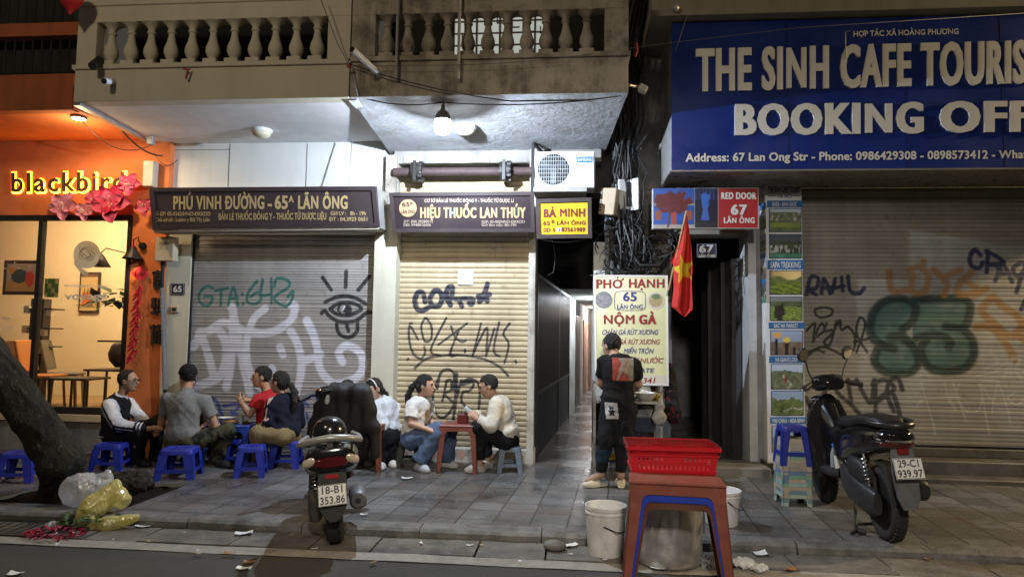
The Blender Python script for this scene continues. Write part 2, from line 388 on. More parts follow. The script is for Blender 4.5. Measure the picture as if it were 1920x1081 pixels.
# ground
KY = 5.68                                                             # back of the kerb line
def grid_sheet(name, x0, x1, y0, y1, z, m, nx=2, ny=2, zf=None, kind='structure'):
 xs = np.linspace(x0, x1, nx); ys = np.linspace(y0, y1, ny); X, Y = np.meshgrid(xs, ys)
 Z = np.full_like(X, z) if zf is None else zf(X, Y)
 V = np.stack([X, Y, Z], -1).reshape(-1, 3); i = np.arange(nx * ny).reshape(ny, nx)
 Fq = np.stack([i[:-1, :-1], i[:-1, 1:], i[1:, 1:], i[1:, :-1]], -1).reshape(-1, 4)
 return tag(npmesh(name, V, Fq, m, smooth=True), kind=kind)
grid_sheet('road', -40, 40, -30, 4.97, -0.086, M['asphalt'])
def wav(X, Y, a=1.0):
 return a * (np.sin(X * 2.1 + 1) * np.sin(Y * 3.3) + .6 * np.sin(X * 5.7 + Y * 4.1) + .4 * np.sin(X * 11 - Y * 7))
tag(grid_sheet('concrete_strip', -40, 40, 4.95, 5.12, -0.079, M['edge'], 500, 3, lambda X, Y: -0.079 + 0.002 * wav(X, Y)), kind='structure')
b = MB(); x = -12.0; k = 0                                             # worn stone slabs of the gutter
while x < 9:
 w = 0.62 + 0.18 * math.sin(k * 2.3); a = 0.006 * math.sin(k * 5.1); c_ = 0.006 * math.sin(k * 3.7 + 1)
 z = -0.075
 b.hexa([(x + .008, 5.128, z + a - .05), (x + w - .008, 5.128, z + c_ - .05), (x + w - .008, KY - .19, z - a - .05), (x + .008, KY - .19, z - c_ - .05)],
           [(x + .008, 5.128, z + a), (x + w - .008, 5.128, z + c_), (x + w - .008, KY - .19, z - a + .004), (x + .008, KY - .19, z - c_ + .004)])
 x += w; k += 1
tag(b.build('gutter', M['slab']), kind='structure')
grid_sheet('gutter_bed', -40, 40, 5.0, 5.66, -0.098, M['soil'])
b = MB(); x = -12.0; k = 0                                             # kerb stones, rounded front edge
while x < 9:
 w = 0.98; j = 0.004 * math.sin(k * 4.4); n = 7; ns = 9; vs = []
 for i in range(ns):
  t = i / (ns - 1); e = .010 * math.sin(k * 3.1 + i * 2.3) * math.sin(i * 1.7 + k) + (.012 if i in (0, ns - 1) else 0)
  vs += [(x + .004 + (w - .008) * t, p[0] + j, p[1]) for p in ((KY - .175 + e * .3, -.13), (KY - .184 + e, -.055), (KY - .18 + e, -.022), (KY - .155 + e, -.002), (KY - .12, .003 + j * .6), (KY, .003 - j * .6), (KY, -.13))]
 b.add(vs, [tuple(range(n)), tuple(range(ns * n - 1, ns * n - n - 1, -1))] + [(q * n + i, q * n + (i + 1) % n, (q + 1) * n + (i + 1) % n, (q + 1) * n + i) for q in range(ns - 1) for i in range(n)])
 x += w; k += 1
tag(b.build('kerb', M['kerbstone']), kind='structure')
# pavement with the tree's pit left open
TP0, TP1 = G(-30, 968), G(262, 900)
def pave(name, x0, x1, y0, y1, m=None):
 nx = max(2, int((x1 - x0) / .09)); ny = max(2, int((y1 - y0) / .09))
 return grid_sheet(name, x0, x1, y0, y1, 0, m or M['tiles'], nx, ny, lambda X, Y: 0.0012 * wav(X, Y))
PIT = (-5.25, -3.90, 5.80, 6.75)
b = MB(); b.span((-14, KY, -.1), (9, KY + .002, -.001))
pave('pavement', PIT[1], 8.5, KY, 7.9); pave('wet_pavement', -.75, 1.6, 7.9, 9.0, M['wettiles']); pave('pavement', PIT[1], -.75, 7.9, 9.0); pave('pavement', 1.6, 8.5, 7.9, 9.0); pave('pavement', -14, PIT[0], KY, 9.0)
pave('pavement', PIT[0], PIT[1], KY, PIT[2]); pave('pavement', PIT[0], PIT[1], PIT[3], 9.0)
grid_sheet('soil', PIT[0] - .05, PIT[1] + .05, PIT[2] - .05, PIT[3] + .05, -.03, M['soil'], 40, 30, lambda X, Y: -.045 + .026 * wav(X * 3, Y * 3))
AD = Vector((math.sin(R_(4.6)), math.cos(R_(4.6)), 0)); AN = Vector((math.cos(R_(4.6)), -math.sin(R_(4.6)), 0))
grid_sheet('passage_floor', -1.0, 9, 9.0, 34, 0.0, M['wettiles'])
# helpers for facades
def seg_dist(X, Z, a, c):
 ax, az = a; bx, bz = c; dx, dz = bx - ax, bz - az; L2 = dx * dx + dz * dz + 1e-12
 t = np.clip(((X - ax) * dx + (Z - az) * dz) / L2, 0, 1); return np.hypot(X - ax - t * dx, Z - az - t * dz)
def smooth_line(pts, n=6):
 if len(pts) < 3: return pts
 p = [pts[0]] + list(pts) + [pts[-1]]; out = []
 for i in range(1, len(p) - 2):
  p0, p1, p2, p3 = p[i - 1], p[i], p[i + 1], p[i + 2]
  for k in range(n):
   t = k / n; out.append(tuple(0.5 * (2 * p1[j] + (-p0[j] + p2[j]) * t + (2 * p0[j] - 5 * p1[j] + 4 * p2[j] - p3[j]) * t * t + (-p0[j] + 3 * p1[j] - 3 * p2[j] + p3[j]) * t ** 3) for j in (0, 1)))
 out.append(tuple(pts[-1])); return out
def lattice_noise(X, Z, sc, seed):
 r = np.random.RandomState(seed).rand(64, 64); x = X * sc; z = Z * sc; i = np.floor(x).astype(int); j = np.floor(z).astype(int); fx = x - i; fz = z - j
 fx = fx * fx * (3 - 2 * fx); fz = fz * fz * (3 - 2 * fz); g = lambda a, c: r[a % 64, c % 64]
 return (g(i, j) * (1 - fx) + g(i + 1, j) * fx) * (1 - fz) + (g(i, j + 1) * (1 - fx) + g(i + 1, j + 1) * fx) * fz
def paint_strokes(X, Z, C, strokes, Y):
 """spray paint carried in the surface's own colour: (colour, width px, softness, opacity, [points px])"""
 for colr, wpx, soft, op, *lines in strokes:
  wm = wpx * Y / FPX / 2; d = np.full(X.shape, 9.0)
  for ln in lines:
   q = [(lambda v: (v.x, v.z))(P(px, py, Y)) for px, py in ln]
   q = smooth_line(q) if len(q) > 2 else q
   for a, c in zip(q[:-1], q[1:]):
    m = (X > min(a[0], c[0]) - .3) & (X < max(a[0], c[0]) + .3) & (Z > min(a[1], c[1]) - .3) & (Z < max(a[1], c[1]) + .3)
    if m.any(): d[m] = np.minimum(d[m], seg_dist(X[m], Z[m], a, c))
  d = d / (.90 + .22 * lattice_noise(X, Z, 9, 31)) - .0010 * lattice_noise(X, Z, 60, 13); s = wm * soft; f = np.clip((wm + s - d) / (2 * s + 1e-6), 0, 1); f = f * f * (3 - 2 * f) * op
  f = f * (0.86 + 0.28 * lattice_noise(X, Z, 30, 3)).clip(0, 1)
  C[:] = C * (1 - f[..., None]) + np.array(colr) * f[..., None]
def paint_fill(X, Z, C, colr, op, soft, poly, Y):
 q = [(lambda v: (v.x, v.z))(P(px, py, Y)) for px, py in poly]; q = smooth_line(q + [q[0]], 5); ins = np.zeros(X.shape, bool); d = np.full(X.shape, 9.0)
 for a, c in zip(q[:-1], q[1:]):
  cond = ((a[1] > Z) != (c[1] > Z)); xi = (c[0] - a[0]) * (Z - a[1]) / ((c[1] - a[1]) + 1e-12) + a[0]; ins ^= cond & (X < xi); d = np.minimum(d, seg_dist(X, Z, a, c))
 f = np.where(ins, 1.0, np.clip(1 - d / soft, 0, 1)) * op * (0.8 + 0.35 * lattice_noise(X, Z, 14, 9)).clip(0, 1)
 C[:] = C * (1 - f[..., None]) + np.array(colr) * f[..., None]
def shutter(parent, x0, x1, z0, z1, Y, pitch, kind, base, strokes, cx=0.009, cz=0.006, seed=1, fills=(), hilite=None):
 nx = int((x1 - x0) / cx) + 1; nz = int((z1 - z0) / cz) + 1
 xs = np.linspace(x0, x1, nx); zs = np.linspace(z0, z1, nz); X, Z = np.meshgrid(xs, zs); t = ((Z - z0) / pitch) % 1.0
 if kind == 'flat': D = np.where(t < 0.16, 0.006 * np.sin(np.pi * t / .16), 0.0) - 0.0015 * np.sin(np.pi * t)
 else: D = -0.011 * np.sin(np.pi * t) ** 0.75 + 0.004 * (t < .1)
 slat = np.floor((Z - z0) / pitch).astype(int)
 D = D + 0.0026 * np.random.RandomState(seed).randn(400)[slat % 400] + 0.010 * (lattice_noise(X, Z, 1.3, seed + 5) - .5) + .004 * (lattice_noise(X, Z, 5, seed + 6) - .5)
 C = np.ones(X.shape + (3,)) * np.array(base)
 C *= (0.92 + 0.16 * np.random.RandomState(seed + 1).rand(400)[slat % 400])[..., None]
 C *= (0.86 + 0.28 * lattice_noise(X, Z, 2.2, seed + 2))[..., None] * (0.93 + 0.14 * lattice_noise(X * 14, Z * 1.2, 1, seed + 3))[..., None]
 if kind == 'flat': C *= np.where(t < .1, .45, 1.0)[..., None]
 else: C *= np.where(t < .07, .40, 1.0)[..., None]
 gr = np.clip(1 - (Z - z0) / .5, 0, 1) * (.25 + .5 * lattice_noise(X, Z, 5, seed + 4)); C = C * (1 - gr[..., None] * .6) + np.array((.07, .06, .05)) * gr[..., None] * .6
 sp = np.clip((lattice_noise(X, Z, 21, seed + 8) - .82) * 6, 0, 1) * .35; C = C * (1 - sp[..., None]) + np.array((.16, .09, .04)) * sp[..., None]
 for f in fills: paint_fill(X, Z, C, *f, Y)
 paint_strokes(X, Z, C, strokes, Y)
 V = np.stack([X, Y + D, Z], -1).reshape(-1, 3); i = np.arange(nx * nz).reshape(nz, nx)
 Fq = np.stack([i[:-1, :-1], i[:-1, 1:], i[1:, 1:], i[1:, :-1]], -1).reshape(-1, 4)
 return npmesh('roller_shutter', V, Fq, M['paint'], parent, C.reshape(-1, 3), smooth=True)
YF = 8.5
def X_(px, py=650, Y=YF): return P(px, py, Y).x
def Z_(py, px=960, Y=YF): return P(px, py, Y).z
# pane materials
def pane_material(name, refl=0.07, tint=(1, 1, 1), fr=0.0):
 m = bpy.data.materials.new(name); m.use_nodes = True; n = m.node_tree; n.nodes.clear(); L = n.links
 o = n.nodes.new('ShaderNodeOutputMaterial'); t = n.nodes.new('ShaderNodeBsdfTransparent'); t.inputs[0].default_value = (*tint, 1)
 g = n.nodes.new('ShaderNodeBsdfGlossy'); g.inputs['Roughness'].default_value = 0.02; x = n.nodes.new('ShaderNodeMixShader')
 f = n.nodes.new('ShaderNodeFresnel'); f.inputs[0].default_value = 1.45; L.new(f.outputs[0], x.inputs[0])
 L.new(t.outputs[0], x.inputs[1]); L.new(g.outputs[0], x.inputs[2]); L.new(x.outputs[0], o.inputs[0]); return m
M['pane'] = pane_material('window_pane')
# cafe (orange house with the lit window)
YC = 8.4
cafe = thing('cafe', (-6.3, YC, 0), 'orange cafe with a lit shop window under a glowing soffit', 'cafe')
xa, xb, xc = -12.0, P(239, 600, YC).x, P(303, 600, YC).x
zt, zb, zs = P(150, 405, YC).z, P(150, 776, YC).z, P(150, 264, YC).z
zl = P(100, 787, YC).z
b = MB(); b.span((xb, YC, -.05), (xc, YC + .5, zs + .1)); b.span((xa, YC, zt), (xb, YC + .3, zs + .1)); b.build('wall', M['orange'], cafe)
b = MB(); b.span((xa, YC - .05, -.05), (xb - .002, YC + .34, zl)); b.build('plinth', M['greywall'], cafe)
b = MB(); b.span((xa, YC - .09, zl + .002), (xb - .002, YC + .3, zb)); b.build('sill', mat('sill_stone', (.62, .50, .32), .6, var=.1), cafe)
YFc = 7.2                                                            # front of the projecting storey
zf0 = P(100, 205, YFc).z; zf1 = P(100, 140, YFc).z
b = MB(); xr = P(283, 262, YC).x; xf = P(140, 200, YFc).x
b.hexa([(xa, YFc, zf0), (xf, YFc, zf0), (xr, YC, zs), (xa, YC, zs)], [(xa, YFc, zf0 + .06), (xf, YFc, zf0 + .06), (xr, YC, zs + .06), (xa, YC, zs + .06)]); b.build('soffit', M['orange'], cafe)
b = MB(); b.span((xa, YFc - .02, zf0 - .015), (xf - .02, YFc + .1, zf1)); b.build('fascia', mat('fascia_orange', (.42, .12, .045), .85, var=.15, vscale=3, streak=.3), cafe)
b = MB()
zz = [P(100, y, YFc).z for y in (135, 68, 44)]
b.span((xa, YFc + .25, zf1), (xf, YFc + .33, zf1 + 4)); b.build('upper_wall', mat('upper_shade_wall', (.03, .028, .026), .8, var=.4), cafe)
b = MB(); b.span((xa, YFc - .02, zz[1]), (xf, YFc + .1, zz[2])); b.build('beam', mat('fascia_orange', (.42, .12, .045)), cafe)
b = MB(); x = xa
while x < xf:
 b.tube([(x, YFc + .05, zf1), (x, YFc + .05, zz[1])], .012, 6); b.tube([(x, YFc + .05, zz[2]), (x, YFc + .05, zz[2] + .8)], .012, 6); x += .115
b.tube([(xa, YFc + .05, zf1 + .03), (xf, YFc + .05, zf1 + .03)], .02, 6); b.build('railing', M['black'], cafe)
# window frame + panes (a part each)
FW = .06; xm = P(68, 600, YC).x
fr = MB(); fr.span((xa, YC - .03, zt - FW), (xb - .001, YC + .05, zt + .01)); fr.span((xa, YC - .03, zb), (xb - .001, YC + .05, zb + .09)); fr.span((xb - .05, YC - .028, zb + .09), (xb - .001, YC + .048, zt - FW))
fr.span((xm - .03, YC - .028, zb + .09), (xm + .03, YC + .048, zt - FW)); wf = fr.build('window', M['darkmetal'], cafe)
for p0, p1 in ((xa, xm - .03), (xm + .03, xb - .05)):
 b = MB(); b.span((p0, YC + .01, zb + .09), (p1, YC + .016, zt - FW)); b.build('pane', M['pane'], wf)
# room
YB = YC + 2.6; zfl = zb - .02
yl = mat('room_yellow', (.72, .63, .42), .8, var=.05, vscale=2)
b = MB(); b.span((xa, YB, zfl), (xb + .9, YB + .1, zs)); b.span((xb + .9, YC + .3, zfl), (xb + 1.0, YB, zs)); b.build('room_wall', yl, cafe)
b = MB(); b.span((xa, YC + .3, zfl - .06), (xb + .9, YB, zfl)); b.build('room_floor', mat('room_floor_wood', (.30, .19, .10), .45, var=.3, vscale=5), cafe)
b = MB(); b.span((xa, YC + .3, zs + .002), (xb + .9, YB, zs + .08)); b.build('room_ceiling', mat('room_ceiling_white', (.75, .68, .55), .8), cafe)
for lx in (-7.6, -5.9):
 l = lamp('cafe_ceiling_lamp', 'AREA', (lx, YC + 1.2, zs - .08), 88, (1, .80, .46), aim=(lx, YC + 1.2, 0), size=(.5, .5)); tag(l, kind='structure')
lamp('cafe_ceiling_lamp', 'POINT', (-8.6, YC + .9, zs - .5), 45, (1, .80, .5), .12)
# backlit letters of the cafe
o = Vector((0, YC, 0)); n = Vector((0, -1, 0))
def serif_word(px0, px1, ytop, ybase):
 sg = thing('cafe_sign', tuple(P((px0 + px1) / 2, ybase, YC)), 'backlit dark cafe lettering glowing yellow on orange wall', 'sign')
 lt = lettering('lettering', 'blackbird', px0, px1, ytop, ybase, mat('letter_bronze', (.16, .075, .025), .5, .3), sg, o, n, lift=.028, off=.024, ext_m=.006, space=.1, y1off=-2)
 b = MB()                                                          # slab serifs of the letters
 for px, py in ((30, ybase), (62, ybase), (44, ybase), (163, ybase), (197, ybase), (217, ybase)):
  pass
 lettering('halo_light', 'blackbird', px0 - 3, px1 + 3, ytop - 2, ybase + 2, mat('halo_led', (1, .6, .1), .5, emit=(1.0, .46, .03), estr=15), sg, o, n, lift=.006, off=.05, space=.06, y1off=-2)
 return sg
serif_word(25, 236, 325, 360)
# soffit lamp of the cafe
pl = P(148, 214, 7.45); pl.z = zf0 + (zs - zf0) * (7.45 - YFc) / (YC - YFc)
sl = thing('soffit_lamp', tuple(pl), 'small bright round lamp set in the orange soffit', 'lamp')
b = MB(); b.lathe([(.085, 0), (.09, -.02), (.075, -.03)], pl, 20); b.build('ring', M['galv'], sl, smooth=True)
b = MB(); b.lathe([(.072, -.012), (.072, -.031)], pl, 20); b.build('diffuser', mat('lamp_glow_warm', (1, .9, .7), emit=(1, .80, .48), estr=45), sl)
lamp('soffit_lamp_and_fill', 'SPOT', (pl.x, pl.y, pl.z - .05), 70, (1, .74, .42), .05, aim=(pl.x, pl.y + .35, 0), cone=172, blend=.4)
lamp('soffit_lamp_and_fill', 'POINT', (pl.x - .1, pl.y + .1, pl.z - .28), 15, (1, .74, .42), .08)  # added fill below the lamp to brighten the soffit and wall
# baluster rows
def baluster_mesh(m, h, r):
 pr = [(r * .95, 0), (r * .95, .10), (r * .62, .11), (r * .55, .15), (r * .8, .21), (r * 1.0, .30), (r * .95, .40), (r * .62, .55), (r * .46, .68), (r * .44, .74), (r * .62, .77), (r * .62, .80), (r * .46, .81), (r * .50, .85), (r * .66, .90), (r * .95, .95), (r * 1.3, .985), (r * 1.32, 1.0)]
 b = MB(); b.lathe([(q, z * h) for q, z in pr[2:]], (0, 0, 0), 16); b.box((0, 0, .055 * h), (r * 2, r * 2, .11 * h), None, .006)
 return b
YBAL = 6.8; zsof = 4.03
def balcony(parent, xl, xr, m, z_beam, z_rail, bal_px, py0, py1, posts):
 """z_beam: top of the floor beam; z_rail: underside of the top rail"""
 bb = MB(); bb.span((xl, YBAL, zsof), (xr, YBAL + .16, z_beam), .004); bb.span((xl - .02, YBAL - .03, z_beam), (xr + .02, YBAL + .2, z_beam + .05), .004)
 bal = bb.build('balcony', m, parent)
 b = MB(); b.span((xl - .01, YBAL - .02, z_rail + .18), (xr + .01, YBAL + .19, z_rail + .32), .006); b.span((xl, YBAL, z_rail), (xr, YBAL + .15, z_rail + .18)); b.build('top_rail', m, bal)
 for p0, p1 in posts:
  b = MB(); b.span((p0, YBAL + .001, z_beam + .05), (p1, YBAL + .149, z_rail), .003); b.build('post', m, bal)
 h = z_rail - z_beam - .05; proto = None
 for px in bal_px:
  p = P(px, (py0 + py1) / 2, YBAL + .075)
  if proto is None:
   proto = baluster_mesh(m, h, .076).build('baluster', m, bal, smooth=True, local=True, auto=35); q = proto
  else:
   q = proto.copy(); COL.objects.link(q); q.parent = bal
  q.location = Vector((p.x, YBAL + .075, z_beam + .05)) - wpos(bal)
 # arched heads between the balusters
 return bal
# house 65A
hA = thing('shop_house', (-3.7, YF, 0), 'cream shop house with a white balustrade over a grey graffiti shutter', 'building')
xAl, xAr = P(300, 400, YF).x, P(737, 400, YF).x
zw = P(500, 268, YF).z
xl, xr = P(143, 100, YBAL).x, P(656, 100, YBAL).x
zbeam = P(400, 126, YBAL).z; zrail = P(400, 36, YBAL).z
b = MB(); b.hexa([(xl, YBAL + .01, zsof), (xr, YBAL + .01, zsof), (P(722, 268, YF).x, YF, zw), (P(290, 268, YF).x, YF, zw)], [(xl, YBAL + .01, zsof + .1), (xr, YBAL + .01, zsof + .1), (P(722, 268, YF).x, YF, zw + .1), (P(290, 268, YF).x, YF, zw + .1)]); b.build('soffit', M['soffit'], hA)
b = MB(); b.hexa([(xl - .02, YBAL + .03, zsof - .03), (xl + .06, YBAL + .03, zsof - .03), (P(296, 262, YF).x, YF - .02, zw - .03), (P(288, 262, YF).x, YF - .02, zw - .03)], [(xl - .02, YBAL + .03, zsof), (xl + .06, YBAL + .03, zsof), (P(296, 262, YF).x, YF - .02, zw), (P(288, 262, YF).x, YF - .02, zw)]); b.build('trim', M['galv'], hA)
px_bal = [210, 247, 284, 322, 361, 400, 440, 479, 517, 556, 595]
bA = balcony(hA, xl, xr, M['cream'], zbeam, zrail, px_bal, 40, 120, [(xl, P(180, 80, YBAL).x), (P(614, 80, YBAL).x, xr)])
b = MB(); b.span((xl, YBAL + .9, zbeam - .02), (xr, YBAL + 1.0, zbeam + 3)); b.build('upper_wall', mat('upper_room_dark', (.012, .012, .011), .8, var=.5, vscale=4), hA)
b = MB(); b.span((xl, YBAL + .17, zbeam - .03), (xr, YBAL + .9, zbeam)); b.build('balcony_floor', M['greywall'], hA)
z350 = P(500, 352, YF).z; zSh = P(530, 437, YF).z
b = MB(); b.span((P(290, 310, YF).x, YF, zSh - .02), (P(722, 310, YF).x, YF + .3, zw + .05)); b.build('wall', M['white'], hA)
b = MB()                                                              # seams of the wall sheets
for px, y0, y1 in ((430, 270, 350), (575, 270, 350), (322, 270, 350)):
 b.span((P(px, 300, YF).x - .004, YF - .003, P(px, y1, YF).z), (P(px, 300, YF).x + .004, YF + .01, P(px, y0, YF).z))
b.span((P(292, 280, YF).x, YF - .003, P(400, 281, YF).z), (P(430, 280, YF).x, YF + .01, P(400, 281, YF).z + .006)); b.build('seam', mat('seam_dark', (.05, .045, .04), .9), hA)
xs0, xs1 = P(357, 600, YF).x, P(700, 600, YF).x
pw = mat('pillar_ivory', (.62, .60, .48), .75, var=.08, vscale=2, bump=.08, dirt=.12, dirtcol=(.25, .2, .13), streak=.2)
b = MB(); b.span((P(312, 600, YF).x, YF - .06, -.05), (xs0, YF + .3, zSh - .021)); b.build('pillar', pw, hA)
b = MB(); b.span((xs1 + .03, YF - .14, -.05), (P(740, 600, YF - .14).x, YF + .3, zSh + .35)); b.build('pillar', pw, hA)
b = MB(); b.span((xs1 + .002, YF - .05, .02), (xs1 + .028, YF + .06, zSh)); b.build('guide_rail', M['darkmetal'], hA); b = MB(); b.span((xs0 + .001, YF - .03, .02), (xs0 + .02, YF - .005, zSh)); b.build('guide_rail', M['darkmetal'], hA)
WHT = (.70, .70, .78); BLK = (.018, .018, .02); TEAL = (.03, .16, .13); BLU = (.04, .07, .28)
g65A = [
 (WHT, 17, .35, .80, [(372, 640), (377, 625), (400, 700), (392, 715)], [(362, 650), (380, 625), (410, 620), (425, 650), (415, 700), (385, 718), (368, 722)], [(425, 725), (435, 660), (438, 590), (434, 575)], [(438, 590), (452, 660), (468, 735)], [(432, 655), (460, 648)]),
 (WHT, 15, .35, .90, [(395, 618), (420, 605), (470, 622), (510, 622), (545, 600), (553, 575), (545, 570)], [(497, 578), (474, 600), (462, 650), (470, 700), (500, 735), (520, 725), (510, 690)], [(545, 620), (560, 650), (565, 690), (555, 740), (545, 760)], [(530, 665), (525, 650)], [(575, 600), (592, 640), (600, 690), (625, 718), (660, 712), (680, 690), (675, 660), (650, 648), (635, 660), (642, 678)], [(566, 678), (600, 664)]),
 (TEAL, 5.5, .3, .95, [(400, 540), (388, 536), (374, 550), (376, 568), (392, 572), (398, 556), (384, 556)], [(404, 545), (428, 540)], [(415, 542), (414, 572)], [(428, 572), (438, 538), (446, 572)], [(430, 560), (446, 558)], [(455, 550), (455, 552)], [(456, 568), (456, 570)], [(482, 527), (466, 548), (464, 565), (478, 570), (490, 560), (484, 548), (470, 556)], [(493, 524), (490, 552), (508, 551)], [(509, 522), (509, 568)], [(514, 538), (520, 522), (540, 526), (541, 538), (520, 552), (515, 562), (535, 574), (547, 562), (549, 546), (540, 556)]),
 (BLK, 7.5, .22, .97, [(605, 520), (621, 543)], [(649, 509), (648, 538)], [(693, 518), (672, 543)], [(610, 566), (630, 557), (650, 555), (668, 559), (685, 569)], [(619, 579), (632, 570), (650, 567), (667, 570), (677, 579), (662, 588), (647, 591), (630, 588), (619, 579)], [(603, 587), (609, 582), (617, 592), (632, 601), (648, 604), (667, 601), (682, 590), (690, 585), (695, 586)], [(632, 602), (632, 615), (637, 626), (649, 632), (662, 629), (670, 618), (670, 603)], [(650, 606), (653, 620)]),
 (BLK, 17, .15, .97, [(650, 579), (652, 580)]), (BLK, 5, .2, .97, [(638, 571), (634, 579), (638, 588)]),
 (WHT, 3.5, .3, .8, [(646, 574), (643, 580)]),
 (BLU, 6, .35, .85, [(398, 745), (406, 752), (416, 776)], [(420, 760), (448, 757), (440, 772), (430, 785)], [(434, 770), (450, 780)], [(560, 752), (575, 742), (590, 742)], [(578, 760), (570, 752), (580, 745)], [(575, 775), (580, 800)], [(595, 748), (600, 780)]),
]
shutter(hA, xs0, xs1, .0, zSh, YF + .02, .034, 'flat', (.34, .32, .30), g65A, seed=11)
# house 65B
hB = thing('shop_house', (-1.0, YF, 0), 'stained old shop house with a dark balustrade over a pale yellow shutter', 'building')
xl2, xr2 = P(658, 100, YBAL).x + .003, P(1178, 100, YBAL).x
zbeam2 = P(900, 112, YBAL).z; zrail2 = P(900, 22, YBAL).z
zw2 = P(900, 300, YF).z
b = MB(); b.hexa([(xl2, YBAL + .01, zsof), (xr2, YBAL + .01, zsof), (P(1132, 290, YF).x, YF + .3, zw2 + .10), (P(728, 290, YF).x, YF + .3, zw2 + .10)], [(xl2, YBAL + .01, zsof + .1), (xr2, YBAL + .01, zsof + .1), (P(1132, 290, YF).x, YF + .3, zw2 + .2), (P(728, 290, YF).x, YF + .3, zw2 + .2)]); b.build('soffit', M['oldsoffit'], hB)
bB = balcony(hB, xl2, xr2, M['oldcream'], zbeam2, zrail2, [727, 765, 804, 840, 878, 915, 951, 988, 1024, 1061, 1100], 25, 110, [(xl2, P(704, 60, YBAL).x), (P(1134, 60, YBAL).x, xr2)])
b = MB(); b.hexa([(xl2 - .03, YBAL + .05, zsof - .02), (xl2 + .06, YBAL + .05, zsof - .02), (P(738, 270, YF).x, YF, zw - .02), (P(728, 270, YF).x, YF, zw - .02)], [(xl2 - .03, YBAL + .05, zsof), (xl2 + .06, YBAL + .05, zsof), (P(738, 270, YF).x, YF, zw), (P(728, 270, YF).x, YF, zw)]); b.build('beam_edge', M['white'], hB)
xw0, xw1 = P(850, 60, YBAL + 1.4).x, P(1025, 60, YBAL + 1.4).x; Yu = YBAL + 1.4
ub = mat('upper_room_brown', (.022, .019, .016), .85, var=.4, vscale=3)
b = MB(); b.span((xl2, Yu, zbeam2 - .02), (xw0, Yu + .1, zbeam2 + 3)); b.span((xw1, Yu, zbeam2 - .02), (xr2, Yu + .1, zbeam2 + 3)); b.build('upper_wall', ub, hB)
b = MB(); b.span((xl2, YBAL + .17, zbeam2 - .03), (xr2, Yu, zbeam2)); b.build('balcony_floor', M['greywall'], hB)
b = MB(); b.span((xw0, Yu + .05, zbeam2), (xw1, Yu + .06, zbeam2 + 2)); upw = b.build('window', mat('lit_curtain', (.75, .78, .75), emit=(.72, .80, .76), estr=.42), hB)
b = MB()
for k in range(9):
 x = xw0 + (xw1 - xw0) * k / 8; b.span((x - .012, Yu + .02, zbeam2), (x + .012, Yu + .045, zbeam2 + 2))
for k in range(14): z = zbeam2 + k * .155; b.span((xw0, Yu + .022, z), (xw1, Yu + .04, z + .016))
for k in range(20):
 x = xw0 + (xw1 - xw0) * ((k * 37) % 80) / 80; z = zbeam2 + ((k * 53) % 60) / 50; b.span((x, Yu + .024, z), (x + .1, Yu + .038, z + .014)); b.span((x, Yu + .024, z), (x + .014, Yu + .038, z + .09))
b.build('lattice', mat('lattice_brown', (.16, .10, .08), .7), upw)
b = MB()
for px in (745, 861):
 p = P(px, 60, YBAL - .06); b.tube([(p.x, p.y, p.z - .5), (p.x, p.y, p.z + .8)], .016, 8)
b.build('pole', M['galv'], hB)
Y2 = YF + .08
xb0, xb1 = P(743, 640, Y2).x, P(990, 640, Y2).x; zb0 = P(870, 836, Y2).z; zt2 = P(870, 322, Y2).z
b = MB(); b.span((P(728, 290, YF).x, YF + .28, zt2 - .3), (P(1003, 290, YF).x, YF + .42, zw2 + .1)); b.build('wall', M['oldcream'], hB)
b = MB(); b.span((P(740, 290, YF).x, YF - .04, P(870, 307, YF).z), (P(1128, 290, YF).x, YF + .27, zw2 + .12), .01); b.build('beam', M['greywall'], hB)
for px in (760, 884, 1000): b = MB(); b.span((P(px, 290, YF).x, YF - .07, P(px, 306, YF).z), (P(px + 34, 290, YF).x, YF - .042, P(px, 297, YF).z + .01), .006); b.build('beam_patch', M['white'], hB)
b = MB(); b.span((xb1 + .004, YF - .06, -.05), (P(1002, 640, YF - .06).x, YF + .4, zt2 + .25)); b.build('pillar', mat('rusty_white', (.58, .55, .48), .8, var=.1, bump=.2, dirt=.8, dscale=3.2, dirtcol=(.12, .055, .03), streak=.5), hB)
b = MB(); b.span((P(728, 300, YF).x, YF - .1, zSh + .36), (xb0 - .01, YF + .2, zw2 + .05)); b.build('jamb', M['oldcream'], hB)
b = MB(); b.span((xb0 - .02, YF - .05, -.02), (P(1005, 640, YF).x, YF + .5, zb0 - .004), .01); stp = b.build('doorstep', mat('worn_white_tile', (.50, .47, .42), .6, var=.2, vscale=6, dirt=.6, dscale=4, dirtcol=(.10, .08, .06)), hB)
b = MB()
for k in range(5):
 x = xb0 + .18 + k * .36; zc = zb0 * .5
 b.add([(x, YF - .053, zc + .07), (x + .05, YF - .053, zc), (x, YF - .053, zc - .07), (x - .05, YF - .053, zc)], [(0, 1, 2, 3)])
b.build('tile_motif', mat('motif_pink', (.42, .25, .20), .6), stp)
NAVY = (.012, .014, .035)
